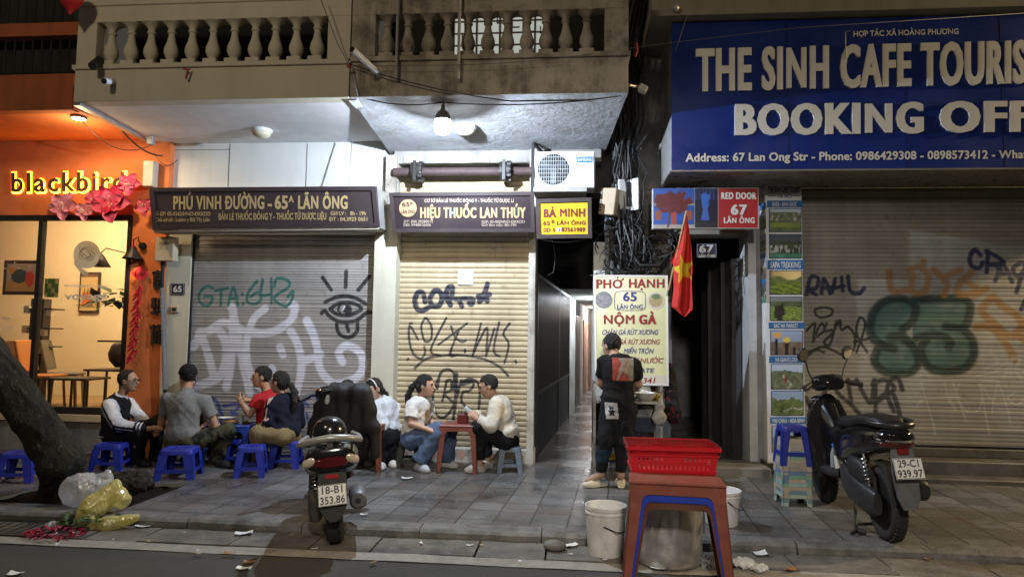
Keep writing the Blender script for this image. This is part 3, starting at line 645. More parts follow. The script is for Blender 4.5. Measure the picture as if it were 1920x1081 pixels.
g65B = [
 (NAVY, 10, .15, .97, [(797, 566), (794, 550), (785, 548), (778, 562), (782, 578), (792, 582), (806, 575)], [(815, 545), (806, 560), (812, 574), (824, 572), (829, 556), (822, 545), (815, 545)], [(848, 552), (848, 538), (840, 540), (837, 556), (845, 572)], [(830, 554), (845, 560)], [(855, 560), (885, 560), (884, 570), (880, 568)], [(860, 560), (866, 574)], [(914, 532), (907, 556), (899, 565)], [(908, 552), (914, 564)], [(897, 556), (918, 552)]),
 (BLK, 4.2, .25, .95, [(784, 636), (768, 610), (768, 640), (776, 664), (790, 672), (797, 660), (796, 650)], [(769, 606), (772, 606)], [(797, 596), (790, 612), (796, 638), (808, 636), (809, 612), (800, 596)], [(837, 596), (808, 655), (826, 666)], [(876, 606), (822, 646)], [(846, 612), (852, 630), (865, 640), (874, 638)], [(860, 620), (844, 664), (858, 665)], [(872, 655), (872, 660)], [(902, 606), (886, 668)], [(886, 666), (913, 614), (911, 668)], [(912, 666), (927, 616)], [(936, 604), (926, 655), (937, 668)], [(956, 606), (944, 625), (954, 645), (946, 680)], [(764, 674), (766, 672)], [(967, 676), (968, 680)]),
 (BLK, 4.6, .3, .92, [(778, 690), (800, 672), (835, 666), (870, 666), (905, 672), (935, 686), (953, 704)]),
 (BLK, 5, .25, .95, [(820, 728), (826, 700), (838, 692), (850, 698), (856, 720), (850, 760), (832, 782), (816, 772), (812, 740), (824, 705)], [(838, 712), (830, 750)], [(836, 715), (845, 712), (846, 730), (834, 738), (848, 752)], [(852, 705), (856, 740), (850, 785)], [(865, 712), (855, 750), (850, 790)], [(866, 715), (880, 710), (895, 716), (900, 735), (898, 765)], [(866, 718), (880, 712), (888, 720), (880, 732), (868, 735), (866, 752), (880, 768)]),
 (BLK, 11, .2, .93, [(855, 702), (852, 728)], [(868, 718), (880, 714)]),
 ((.45, .22, .08), 2.4, .4, .35, [(785, 660), (795, 650), (805, 665)], [(812, 660), (818, 672)], [(790, 680), (815, 672)]),
]
shutter(hB, xb0, xb1, zb0, zt2, Y2, .066, 'curved', (.52, .43, .27), g65B, seed=23, cz=.0066)
b = MB(); b.span((xb0 - .008, YF - .03, zb0), (xb0 - .001, YF + .12, zt2)); b.build('guide_rail', M['galv'], hB)
# roller tube above the sign, with two drums
Yt = YF - .12; za = P(870, 322, Yt).z
b = MB(); b.tube([(P(738, 322, Yt).x, Yt, za), (P(1000, 322, Yt).x, Yt, za)], .055, 16); rt = b.build('roller_tube', mat('rusty_brown_tube', (.075, .048, .046), .7, .2, var=.3, vscale=10), hB, smooth=True, auto=40)
for px in (783, 948):
 xx = P(px, 322, Yt).x; b = MB(); b.lathe([(.055, -.07), (.12, -.07), (.125, -.05), (.125, .05), (.12, .07), (.055, .07)], (xx, Yt, za), 20, Matrix.Rotation(R_(90), 3, 'Y'))
 for k in range(10):
  t = k * .628; b.box((xx + .05, Yt + .12 * math.cos(t), za + .12 * math.sin(t)), (.05, .03, .03))
 b.span((xx - .03, Yt - .14, za - .13), (xx + .01, Yt - .12, za + .12)); b.build('drum', M['darkmetal'], rt)
# the passage house between the two shops (alley + dark wall)
hP = thing('passage_house', (.9, 8.7, 0), 'dark narrow house with a lit alley and a wall of cables', 'building')
A0 = Vector((P(1003, 640, 8.6).x, 8.6, 0)); AW = -AN                      # left wall of the alley: point, normal to the right is AN
def AP(px, py): return PL(px, py, A0, AN)
def al(t, off=0.0, z=0.0): return A0 + AD * t + AN * off + Vector((0, 0, z))
tG1 = (AP(1046, 700) - A0).dot(AD); tG2 = (AP(1066, 700) - A0).dot(AD); tW = (AP(1079, 650) - A0).dot(AD); tD = (AP(1087, 650) - A0).dot(AD); tE = 22.0
AWID = 1.05
w_old = mat('alley_wall', (.42, .42, .40), .85, var=.3, vscale=3, bump=.25, dirt=.7, streak=.5, dscale=2, dirtcol=(.07, .06, .05))
def wallquad(b, t0, t1, off, z0, z1, th=.15):
 s = -1 if off <= .1 else 1
 b.hexa([al(t0, off, z0), al(t1, off, z0), al(t1, off + s * th, z0), al(t0, off + s * th, z0)], [al(t0, off, z1), al(t1, off, z1), al(t1, off + s * th, z1), al(t0, off + s * th, z1)])
b = MB(); wallquad(b, tG2 + .03, tW, 0, 0, 2.5); wallquad(b, tD, tE, 0, 0, 2.6); wallquad(b, .2, tE, AWID, 0, 3.9)
wallquad(b, tG1 - .5, tW, -.6, 0, 3.2); b.build('alley_wall', w_old, hP)
zc = 1.55 + 93 / FPX * 11.4
b = MB()
b.hexa([al(tG1 + .02, -.5, zc), al(tE, -.5, zc), al(tE, AWID, zc), al(tG1 + .02, AWID, zc)], [al(tG1 + .02, -.5, zc + .15), al(tE, -.5, zc + .15), al(tE, AWID, zc + .15), al(tG1 + .02, AWID, zc + .15)]); b.build('ceiling', M['white'], hP)
b = MB(); b.hexa([al(tG1 - .12, -.6, zc - .02), al(tG1 + .01, -.6, zc - .02), al(tG1 + .01, AWID, zc - .02), al(tG1 - .12, AWID, zc - .02)], [al(tG1 - .12, -.6, zc + 1.6), al(tG1 + .01, -.6, zc + 1.6), al(tG1 + .01, AWID, zc + 1.6), al(tG1 - .12, AWID, zc + 1.6)]); b.build('lintel', mat('lintel_black', (.025, .025, .027), .8, var=.4), hP)
b = MB(); b.hexa([al(.1, -.05, 2.38), al(tG1 - .1, -.05, 2.38), al(tG1 - .1, -.3, 2.38), al(.1, -.3, 2.38)], [al(.1, -.05, 3.95), al(tG1 - .1, -.05, 3.95), al(tG1 - .1, -.3, 3.95), al(.1, -.3, 3.95)]); b.build('upper_side_wall', mat('lintel_black', (.025, .025, .027)), hP)
b = MB(); b.hexa([al(tE, -.6, 0), al(tE, AWID + .3, 0), al(tE + .1, AWID + .3, 0), al(tE + .1, -.6, 0)], [al(tE, -.6, 2.8), al(tE, AWID + .3, 2.8), al(tE + .1, AWID + .3, 2.8), al(tE + .1, -.6, 2.8)]); b.build('end_wall', mat('pink_wall', (.62, .38, .33), .8, var=.3), hP)
b = MB(); wallquad(b, tW + .02, tD - .02, .012, 0, 2.05, .05); dr = b.build('door', M['black'], hP)
for t in (tD + 1.2, tD + 3.4, tD + 6.0):
 b = MB(); wallquad(b, t, t + 1.2, .02, .1, 2.0, .06); b.build('door', mat('brown_door', (.20, .10, .06), .6, var=.3), hP)
# fluorescent tubes of the alley
for t, e, c_ in ((tG2 + .9, 40, (.88, .94, 1)), (tD + 2.2, 60, (1, .88, .82)), (tD + 7.5, 110, (1, .84, .76))):
 p = al(t, AWID * .55, zc - .05); fx = thing('tube_lamp', tuple(p), 'fluorescent tube lamp on the alley ceiling, ' + {40: 'nearest the street', 60: 'past the white wall', 110: 'farthest in'}[e], 'lamp', 'tube lamps in the alley')
 b = MB(); b.tube([p - AD * .6, p + AD * .6], .016, 8); b.build('tube', mat('tube_glow_%d' % e, (1, 1, 1), emit=c_, estr=e * 3.4 / (math.pi * 2 * math.pi * .016 * 1.2)), fx)
 b = MB(); b.bar(p + Vector((0, 0, .032)) - AD * .63, p + Vector((0, 0, .032)) + AD * .63, .05, .03); b.build('fitting', M['plasticwhite'], fx)
# folding gates on the alley's left side
def gate(t0, t1, label):
 g = thing('metal_gate', tuple(al(t0)), label, 'gate')
 zt = 2.32; zp = .82
 b = MB();
 for a0 in (t0, t1 - .04): wallquad(b, a0, a0 + .04, .02, 0, zt, .05)
 b.hexa([al(t0, .021, zt), al(t1, .021, zt), al(t1, -.031, zt), al(t0, -.031, zt)], [al(t0, .021, zt + .05), al(t1, .021, zt + .05), al(t1, -.031, zt + .05), al(t0, -.031, zt + .05)])
 b.hexa([al(t0, .024, zp), al(t1, .024, zp), al(t1, -.03, zp), al(t0, -.03, zp)], [al(t0, .024, zp + .03), al(t1, .024, zp + .03), al(t1, -.03, zp + .03), al(t0, -.03, zp + .03)]); b.build('gate_frame', M['darkmetal'], g)
 b = MB(); n = max(6, int((t1 - t0) / .12))
 for k in range(n):
  t = t0 + .05 + (t1 - t0 - .1) * (k + .5) / n; b.bar(al(t, .01, zp), al(t, .01, zt), .016, .016, AD)
 b.build('bars', mat('gate_gloss_black', (.03, .03, .033), .3, .4), g)
 b = MB(); wallquad(b, t0 + .04, t1 - .04, .0, 0, zp, .012); b.build('panel', mat('gate_panel', (.022, .023, .026), .6, spec=.25, var=.3, vscale=8), g)
gate(.12, tG1 - .0, 'tall black barred gate at the mouth of the alley'); gate(tG1 + .06, tG2, 'narrower barred gate deeper in the alley before the white wall')
# dark rendered wall with the cables, between alley and doorway
Yd = 8.6; xw0 = al(.0, AWID).x + .02
xq0, xq1 = P(1113, 480, Yd).x, P(1257, 480, Yd).x
b = MB(); b.span((P(1145, 480, Yd).x, Yd, -.05), (xq1, Yd + .4, 6.5)); b.build('cable_wall', mat('cable_wall', (.20, .195, .19), .9, var=.5, vscale=2.4, bump=.4, bscale=22, dirt=.85, dscale=1.6, dirtcol=(.018, .017, .016)), hP)
b = MB(); b.span((xq0, Yd - .06, -.05), (P(1134, 480, Yd).x, Yd + .3, 2.75)); b.build('pillar', M['white'], hP)
b = MB(); b.span((P(1134, 480, Yd).x + .004, Yd - .02, -.05), (P(1145, 480, Yd).x - .002, Yd + .3, 3.3)); b.build('downpipe_niche', mat('pipe_blue_grey', (.33, .37, .44), .6), hP)
b = MB(); b.span((xq0 - .02, Yd + .1, 3.4), (P(1145, 480, Yd).x - .002, Yd + .4, 6.5)); b.build('upper_wall', M['darkwall'], hP)
b = MB(); b.span((xq1 + .002, Yd + .6, P(1300, 420, Yd + .6).z), (P(1300, 300, Yd).x + .4, Yd + .9, 6.5)); b.build('recess_wall', M['darkwall'], hP)
zk = P(1250, 352, Yd).z
b = MB(); xk0, xk1 = P(1242, 200, Yd - .02).x, P(1290, 200, Yd - .02).x; zk0, zk1 = P(1245, 275, Yd - .02).z, P(1245, 120, Yd - .02).z
b.span((xk0, Yd - .05, zk0), (xk0 + .09, Yd - .001, zk1)); b.span((xk0 + .092, Yd - .05, zk0), (xk1, Yd - .001, zk0 + .06))
b.build('window_frame', mat('old_window_grey', (.17, .17, .165), .8, var=.2), hP)
b = MB(); b.span((xk0 - .05, Yd - .16, zk0 - .06), (xk1, Yd - .001, zk0 - .002)); b.build('window_ledge', M['greywall'], hP)
# doorway 67
xj0, xj1 = P(1257, 640, Yd).x, P(1402, 640, Yd).x; zdt = P(1340, 440, Yd).z
DN = Vector((math.cos(R_(7)), -math.sin(R_(7)), 0)); DD = Vector((math.sin(R_(7)), math.cos(R_(7)), 0))
b = MB(); q0 = Vector((xj0 + .02, Yd + .02, 0)); q1 = q0 + DD * 7
b.hexa([q0, q1, q1 - DN * .15, q0 - DN * .15], [v + Vector((0, 0, 3.2)) for v in (q0, q1, q1 - DN * .15, q0 - DN * .15)]); b.build('passage_wall', mat('stone_grey_wall', (.42, .42, .41), .7, var=.35, vscale=2.2, bump=.15), hP)
b = MB(); q0 = Vector((xj1 + .02, Yd + .05, 0)); q1 = q0 + DD * 7
b.hexa([q0, q1, q1 + DN * .15, q0 + DN * .15], [v + Vector((0, 0, 3.2)) for v in (q0, q1, q1 + DN * .15, q0 + DN * .15)])
b.span((xj0 - .1, Yd + 5.5, 0), (xj1 + 1.2, Yd + 5.6, 3.2)); b.span((xj0 - .1, Yd + .4, 3.0), (xj1 + 1.2, Yd + 5.5, 3.1)); b.build('passage_wall', mat('passage_black', (.30, .30, .31), .7, var=.4, vscale=3), hP)
b = MB(); d0 = Vector((P(1316, 640, Yd + 1.6).x, Yd + 1.6, 0)); b.hexa([d0, Vector((xj1 - .02, Yd + .25, 0)), Vector((xj1 - .02, Yd + .30, 0)), d0 + Vector((0, .05, 0))], [v + Vector((0, 0, 2.6)) for v in (d0, Vector((xj1 - .02, Yd + .25, 0)), Vector((xj1 - .02, Yd + .30, 0)), d0 + Vector((0, .05, 0)))])
dr = b.build('door', mat('door_black', (.085, .085, .09), .42, var=.3), hP)
b = MB()
for f in (.25, .6, .86):
 p = d0.lerp(Vector((xj1 - .02, Yd + .25, 0)), f) + Vector((-.02, -.02, 0)); b.bar(p, p + Vector((0, 0, 2.6)), .05, .03)
b.build('door_rail', M['darkmetal'], dr)
b = MB(); b.span((xj1, Yd - .06, -.02), (P(1419, 640, Yd - .06).x, Yd + .4, zdt + .2)); b.build('jamb', mat('jamb_white', (.55, .56, .58), .8, var=.1, bump=.15, dirt=.35, streak=.3), hP)
b = MB(); b.span((xj0 - .0, Yd - .05, zdt), (xj1 - .003, Yd + .3, zdt + .12)); b.build('lintel', mat('lintel_beige', (.40, .36, .30), .8, var=.15, dirt=.3), hP)
b = MB(); b.span((xj0 + .03, Yd - .5, -.02), (P(1437, 860, Yd - .3).x, Yd + .02, .10), .015); b.build('doorstep', mat('step_stone', (.20, .19, .18), .6, var=.25, vscale=6, dirt=.5, bump=.2), hP)
# booking office
YR = 8.6
hR = thing('booking_office', (4.2, YR, 0), 'dark booking office with a wide graffiti shutter above two steps', 'building')
xr0, xr1 = P(1506, 640, YR).x, 7.2
zr0 = P(1720, 833, YR).z; zr1 = P(1700, 352, YR).z
TQ = (.040, .105, .095); DKT = (.014, .03, .028); OR = (.26, .115, .018); NV = (.012, .016, .06); CH = (.42, .42, .40)
gR = [
 (DKT, 15, .45, .93, [(1722, 608), (1700, 598), (1672, 628), (1692, 618), (1712, 600), (1716, 575), (1700, 562), (1672, 560), (1645, 575), (1632, 605), (1635, 630), (1655, 648), (1676, 653)][3:], [(1670, 632), (1692, 632), (1715, 655), (1722, 680), (1708, 697), (1682, 700), (1655, 694), (1640, 675), (1645, 655)], [(1712, 562), (1760, 560), (1815, 565), (1810, 610), (1774, 611)], [(1718, 634), (1745, 628), (1768, 630), (1782, 642), (1778, 650)], [(1806, 616), (1824, 640), (1824, 670), (1808, 690), (1775, 696), (1745, 690), (1728, 668), (1727, 648), (1740, 632)]),
 (OR, 11, .5, .75, [(1668, 510), (1672, 545), (1705, 543)], [(1706, 506), (1722, 500), (1740, 515), (1735, 545), (1710, 546), (1712, 515)], [(1732, 490), (1730, 505)], [(1750, 505), (1775, 530), (1770, 552)], [(1800, 506), (1770, 520)], [(1822, 510), (1800, 530), (1795, 548), (1815, 552), (1832, 540), (1815, 530)], [(1850, 540), (1825, 555)]),
 (OR, 13, .5, .75, [(1840, 580), (1860, 558), (1875, 570), (1905, 590), (1915, 605)], [(1845, 590), (1880, 620), (1900, 630), (1925, 600)], [(1830, 612), (1860, 615), (1890, 650), (1902, 675)], [(1925, 640), (1905, 625)]),
 (NV, 8, .3, .93, [(1838, 478), (1828, 468), (1818, 482), (1822, 498), (1836, 502), (1842, 492)], [(1852, 470), (1850, 510)], [(1850, 470), (1882, 492), (1852, 496)], [(1866, 497), (1878, 508)], [(1866, 526), (1880, 496), (1898, 528)], [(1870, 516), (1892, 512)], [(1910, 495), (1900, 502), (1904, 516), (1918, 512), (1922, 495), (1912, 492)], [(1918, 510), (1906, 548)], [(1924, 560), (1915, 580)]),
 (NV, 7, .3, .95, [(1512, 552), (1520, 520), (1534, 522), (1530, 540), (1514, 542), (1530, 552)], [(1540, 550), (1545, 522), (1556, 550)], [(1540, 540), (1556, 538)], [(1566, 522), (1560, 548)], [(1578, 520), (1580, 545)], [(1562, 540), (1582, 536)], [(1590, 518), (1594, 545), (1610, 550), (1620, 540)]),
 (BLK, 4.5, .25, .93, [(1530, 590), (1528, 580), (1545, 576), (1560, 580), (1558, 590), (1540, 595), (1530, 590)], [(1512, 620), (1528, 606), (1524, 640), (1530, 625), (1540, 606), (1546, 618), (1532, 630)], [(1550, 605), (1546, 620), (1560, 618)], [(1568, 602), (1556, 645), (1545, 640), (1560, 625), (1574, 600)], [(1575, 600), (1578, 618), (1590, 612), (1603, 630), (1600, 655), (1580, 664), (1545, 650), (1515, 660)], [(1512, 668), (1530, 656), (1545, 660)], [(1606, 660), (1622, 610), (1612, 595), (1606, 625), (1626, 660)], [(1602, 640), (1630, 634)]),
 (BLK, 8, .4, .92, [(1514, 730), (1530, 712), (1548, 722), (1540, 752), (1520, 760), (1512, 745)], [(1560, 705), (1570, 735), (1598, 760), (1622, 790)], [(1590, 712), (1596, 752)], [(1606, 712), (1632, 755), (1640, 712), (1642, 782)], [(1636, 720), (1660, 712), (1676, 730), (1640, 755), (1672, 735), (1690, 790)], [(1692, 730), (1684, 710), (1668, 714), (1664, 740), (1676, 770)]),
 (CH, 2.2, .4, .75, [(1726, 714), (1780, 712), (1840, 711), (1872, 714)], [(1727, 714), (1740, 760), (1752, 800), (1752, 815)], [(1718, 764), (1730, 750), (1765, 745), (1800, 744)], [(1770, 715), (1778, 745), (1792, 768)], [(1786, 714), (1798, 750), (1812, 790)], [(1800, 716), (1795, 740), (1810, 768), (1832, 770), (1842, 745), (1835, 720)], [(1838, 718), (1848, 775), (1855, 812)], [(1840, 720), (1862, 750), (1872, 720), (1890, 770), (1894, 795)], [(1862, 750), (1860, 780)], [(1905, 735), (1890, 745), (1905, 758), (1920, 750)], [(1925, 700), (1900, 690), (1830, 705)]),
 (CH, 6, .5, .42, [(1842, 668), (1860, 662), (1870, 680), (1850, 690)], [(1870, 690), (1890, 680), (1884, 705)], [(1896, 700), (1898, 672), (1912, 675), (1905, 690), (1915, 710)]),
]
shutter(hR, xr0, xr1, zr0, zr1, YR, .052, 'flat', (.30, .285, .255), gR, seed=37, cx=.011, cz=.0065, fills=[(TQ, .9, .02, [(1632, 605), (1650, 570), (1690, 560), (1714, 575), (1712, 600), (1695, 618), (1720, 650), (1722, 680), (1700, 698), (1660, 694), (1642, 678), (1650, 650), (1635, 630)]), (TQ, .9, .02, [(1712, 564), (1815, 565), (1808, 610), (1826, 645), (1822, 678), (1800, 692), (1755, 693), (1728, 668), (1735, 635), (1714, 630), (1714, 600)])])
zs1 = P(1720, 862, 8.32).z
dk = mat('step_black_stone', (.085, .08, .072), .55, var=.4, vscale=5, dirt=.5, dscale=3, dirtcol=(.02, .018, .015), rvar=.15)
b = MB(); b.span((xr0 - .1, 8.30, -.05), (xr1, YR + .3, zs1), .012); b.span((xr0 - .05, YR - .02, zs1 + .001), (xr1, YR + .25, zr0 - .03), .008); b.span((xr0 - .1, 8.05, -.05), (xr1, 8.298, .055), .01); b.build('steps', dk, hR)
b = MB(); b.span((xr0 - .3, YR + .02, zr1), (xr1, YR + .3, zr1 + 3)); b.build('wall', M['greywall'], hR)
Yb = 7.4
b = MB(); zq = P(1600, 20, Yb).z; b.span((P(1222, 30, Yb).x, Yb, zq), (9, Yb + .25, zq + .8)); b.span((P(1222, 30, Yb).x, Yb + .25, zq + .05), (9, YR + .3, zq + .2)); b.build('balcony', mat('dull_cream_slab', (.30, .28, .22), .85, var=.15, vscale=2, streak=.3, dirtcol=(.08, .07, .05)), hR)
# column with the tour posters
cx0, cx1 = P(1437, 640, 8.35).x, P(1507, 640, 8.35).x
pc = thing('poster_column', ((cx0 + cx1) / 2, 8.4, 0), 'white square column covered with blue banded tour photos', 'column')
zct, zcb = P(1470, 338, 8.35).z, P(1470, 868, 8.35).z
xcl = P(1424, 640, 8.75).x
b = MB(); b.hexa([(cx0, 8.35, zcb), (cx1, 8.35, zcb), (cx1, 8.58, zcb), (xcl, 8.75, zcb)], [(cx0, 8.35, zct + .05), (cx1, 8.35, zct + .05), (cx1, 8.58, zct + .05), (xcl, 8.75, zct + .05)]); b.build('shaft', mat('board_white', (.80, .81, .83), .5, var=.03), pc)
b = MB(); b.hexa([(cx0 - .03, 8.32, -.05), (cx1 + .02, 8.32, -.05), (cx1, 8.58, -.05), (xcl - .03, 8.75, -.05)], [(cx0 - .03, 8.32, zcb - .002), (cx1 + .02, 8.32, zcb - .002), (cx1, 8.58, zcb - .002), (xcl - .03, 8.75, zcb - .002)]); b.build('plinth', M['darkwall'], pc)
# printed pictures
def fbm(X, Z, sc, seed, o=4):
 v = 0; a = .5
 for k in range(o): v = v + a * lattice_noise(X + 7.7 * k, Z + 3.1 * k, sc * 2 ** k, seed + k); a *= .5
 return v
def landscape(kind, seed, U, V):
 """a small printed view: U, V in 0..1 -> colours"""
 r = np.random.RandomState(seed); C = np.zeros(U.shape + (3,))
 n = lambda sc, k=0: fbm(U, V, sc, seed + k)
 def put(mask, c): C[mask] = c if np.ndim(c) == 1 else c[mask]
 g = lambda c, k, amp=.9, sc=9: np.array(c) * (1 - amp / 2 + amp * 1.2 * n(sc, k))[..., None]
 sky = np.array((.45, .55, .68)) * (.75 + .5 * V[..., None]);
 if kind == 'lake': C[:] = g((.16, .20, .12), 1, 1.3); put(V > .8 + .1 * n(4), sky); put(V < .38, g((.25, .33, .08), 2)); put(V < .2, g((.14, .19, .08), 3)); m = (n(13, 5) > .60) & (V > .42) & (V < .8); put(m, np.array((.5, .5, .48)))
 elif kind == 'falls': C[:] = g((.07, .09, .06), 1, 1.4); put(V > .72 + .25 * (n(5) - .5) * 2, np.array((.10, .12, .16)) * np.ones_like(C)); m = (V < .55) & (V > .2) & (fbm(U * 4, V * .8, 5, seed + 3) > .5); put(m, np.array((.55, .60, .62))); put(V < .2, g((.10, .30, .22), 4))
 elif kind == 'sunset': C[:] = g((.12, .16, .03), 1, 1.3); put(V > .7 + .1 * np.sin(U * 7), np.array((.85, .62, .25)) * (1.2 - .8 * np.hypot(U - .85, V - .8))[..., None]); m = (V > .5) & (V < .7 + .1 * np.sin(U * 7)); put(m, g((.16, .19, .06), 2)); put((V < .45) & (np.sin(U * 12 + V * 30 + 6 * n(3)) > .3), g((.24, .30, .04), 3))
 elif kind == 'terrace': C[:] = g((.10, .14, .07), 1); put(V > .8, np.array((.25, .28, .30)) * np.ones_like(C)); m = (V < .6) & (np.sin(V * 60 + U * 14 + 8 * n(3)) > -.2); put(m, g((.30, .42, .06), 2)); m = (np.hypot((U - .3) / .18, (V - .35) / .4) < .9 * (.6 + n(7))); put(m, g((.04, .035, .03), 4))
 elif kind == 'people': C[:] = np.array((.35, .42, .60)) * (.7 + .5 * V[..., None]); put(V < .55 + .2 * (n(4) - .5), g((.20, .15, .12), 1)); put(np.hypot(U - .2, V - .82) < .13, np.array((.85, .45, .12))); put(np.hypot(U - .5, V - .62) < .12, np.array((.85, .68, .15))); m = ((abs(U - .17) < .05) & (V < .68)) | ((abs(U - .5) < .05) & (V < .5)) | ((abs(U - .75) < .04) & (V < .3)) | ((abs(U - .9) < .04) & (V < .28)); put(m, g((.03, .025, .03), 4))
 elif kind == 'mountain': C[:] = g((.14, .16, .10), 1, 1.5); put(V > .72 + .3 * (fbm(U, V * 0 + .3, 5, seed + 8) - .5), sky); m = np.abs(U - .5 - .12 * np.sin(V * 9)) < .02; put(m & (V < .6), np.array((.55, .5, .42))); put((np.hypot((U - .45) / .05, (V - .4) / .16) < 1), np.array((.22, .06, .05)))
 elif kind == 'road': C[:] = g((.13, .17, .06), 1, 1.5); put(V > .70 + .35 * (fbm(U, V * 0 + .3, 6, seed + 8) - .5), np.array((.30, .40, .58)) * np.ones_like(C)); m = np.abs(V - .22 - .3 * (U - .4) ** 2 - .06 * np.sin(U * 12)) < .018; put(m & (U > .35), np.array((.65, .63, .58)))
 elif kind == 'village': C[:] = np.array((.40, .46, .60)); put(V < .6, g((.22, .26, .30), 1)); put(V < .25, g((.5, .42, .08), 2))
 return np.clip(C, 0, 1)
def picture(name, parent, quad, func, m, nx=36, ny=26, lift=0):
 """flat print over four points (bottom-left, bottom-right, top-right, top-left)"""
 U, V = np.meshgrid(np.linspace(0, 1, nx), np.linspace(0, 1, ny)); q = [np.array(p) for p in quad]
 W_ = ((1 - U) * (1 - V))[..., None] * q[0] + (U * (1 - V))[..., None] * q[1] + (U * V)[..., None] * q[2] + ((1 - U) * V)[..., None] * q[3]
 i = np.arange(nx * ny).reshape(ny, nx); Fq = np.stack([i[:-1, :-1], i[:-1, 1:], i[1:, 1:], i[1:, :-1]], -1).reshape(-1, 4)
 return npmesh(name, W_.reshape(-1, 3), Fq, m, parent, func(U, V).reshape(-1, 3))
oC = Vector((0, 8.35, 0)); nC = Vector((0, -1, 0))
def cpq(x0, y0, x1, y1, lift): return [tuple(PL(x, y, oC, nC) + nC * lift) for x, y in ((x0, y1), (x1, y1), (x1, y0), (x0, y0))]
sb = mat('poster_blue', (.035, .16, .42), .45); sw = mat('poster_white', (.68, .69, .70), .5); sdb = mat('poster_navy', (.03, .06, .16), .5)
def band(y0, y1, txt, tx0, tx1, a0, a1):
 b = MB(); q = cpq(a0, y0, a1, y1, .003); b.quad(*q); bd = b.build('band', sb, pc)
 lettering('lettering', txt, tx0, tx1, y0 + (y1 - y0) * .22, y1 - (y1 - y0) * .18, sw, bd, oC, nC, lift=.006, off=.025)
band(376, 389, 'BABE - BAN GIOC', 1448, 1494, 1438, 1505); band(487, 505, 'SAPA TREKKING', 1444, 1501, 1439, 1507)
band(604, 616, 'BAC HA MARKET', 1451, 1496, 1441, 1508); band(667, 680, 'HA GIANG LOOP', 1454, 1496, 1442, 1509); band(781, 794, 'MAI CHAU - HOA BINH', 1448, 1508, 1444, 1511)
lettering('lettering', 'THE SINH CAFE TOURIST', 1440, 1501, 350, 361, sdb, pc, oC, nC, lift=.006, off=.03)
lettering('lettering', 'HA NOI', 1458, 1484, 364, 371, sdb, pc, oC, nC, lift=.006, off=.02)
b = MB(); b.quad(*cpq(1440, 366.6, 1456, 368, .004)); b.quad(*cpq(1485, 366.6, 1501, 368, .004)); b.build('rule', sdb, pc)
for (y0, y1, k, xs) in ((392, 434, 'lake', 0), (440, 483, 'falls', .5), (508, 551, 'sunset', 1), (557, 600, 'terrace', 1.5), (620, 664, 'people', 2.5), (683, 728, 'mountain', 3.5), (733, 777, 'road', 4), (798, 846, 'village', 5)):
 x0, x1 = 1443 + xs, 1501 + xs * 1.1
 b = MB(); b.quad(*cpq(x0 - 1.6, y0 - 1.4, x1 + 1.6, y1 + 1.4, .004)); fr_ = b.build('photo_frame', sdb, pc)
 picture('photo', fr_, cpq(x0, y0, x1, y1, .008), lambda U, V, k=k: landscape(k, len(k) * 7, U, V), M['print'])
nS = Vector((xcl - cx0, .4, 0)).cross(Vector((0, 0, 1))).normalized()
if nS.x > 0: nS = -nS
oS = Vector((cx0, 8.35, 0))
for (y0, y1, k) in ((397, 428, 'lake'), (437, 470, 'road'), (484, 522, 'people'), (530, 566, 'falls')):
 q = [tuple(PL(x, y, oS, nS) + nS * .004) for x, y in ((1425.5, y1 + 3), (1437, y1), (1436.5, y0), (1425, y0 + 4))]
 picture('photo', pc, q, lambda U, V, k=k: landscape(k, len(k) * 5 + 3, U, V), M['print'], 16, 22)
for y0, y1 in ((378, 391), (472, 482), (521, 530)):
 b = MB(); b.quad(*[tuple(PL(x, y, oS, nS) + nS * .005) for x, y in ((1425.5, y1 + 4), (1437, y1), (1436.5, y0), (1425, y0 + 5))]); b.build('band', sb, pc)
# shop signs
def sign_box(name, label, px, Yt, Yb, thick, frame_m, panel_m, fw, parts=(), depth_side=None):
 """framed board over four measured corners (tl, tr, br, bl); Yt / Yb = distance of its upper / lower edge"""
 tl, tr, br, bl = [P(x, y, Y) for (x, y), Y in zip(px, (Yt, Yt, Yb, Yb))]
 nrm = (br - bl).cross(tl - bl).normalized(); tr = PL(px[1][0], px[1][1], bl, nrm)
 if nrm.y > 0: nrm = -nrm
 r = thing(name, tuple((bl + br) / 2), label, 'sign')
 back = -nrm * thick
 b = MB()
 u = (tr - tl).normalized(); v = (tl - bl).normalized(); itl, itr, ibr, ibl = tl + u * fw - v * fw, tr - u * fw - v * fw, br - u * fw + v * fw, bl + u * fw + v * fw
 for a, c, d, e in ((tl, tr, itr, itl), (bl, ibl, ibr, br), (tl, itl, ibl, bl), (tr, br, ibr, itr)):
  b.hexa([a, c, d, e], [a + back, c + back, d + back, e + back])
 b.build('frame', frame_m, r)
 rec = -nrm * min(.018, thick * .3)
 b = MB(); b.hexa([itl + rec, itr + rec, ibr + rec, ibl + rec], [itl + back * .9, itr + back * .9, ibr + back * .9, ibl + back * .9]); b.build('panel', panel_m, r)
 return r, itl + rec, nrm
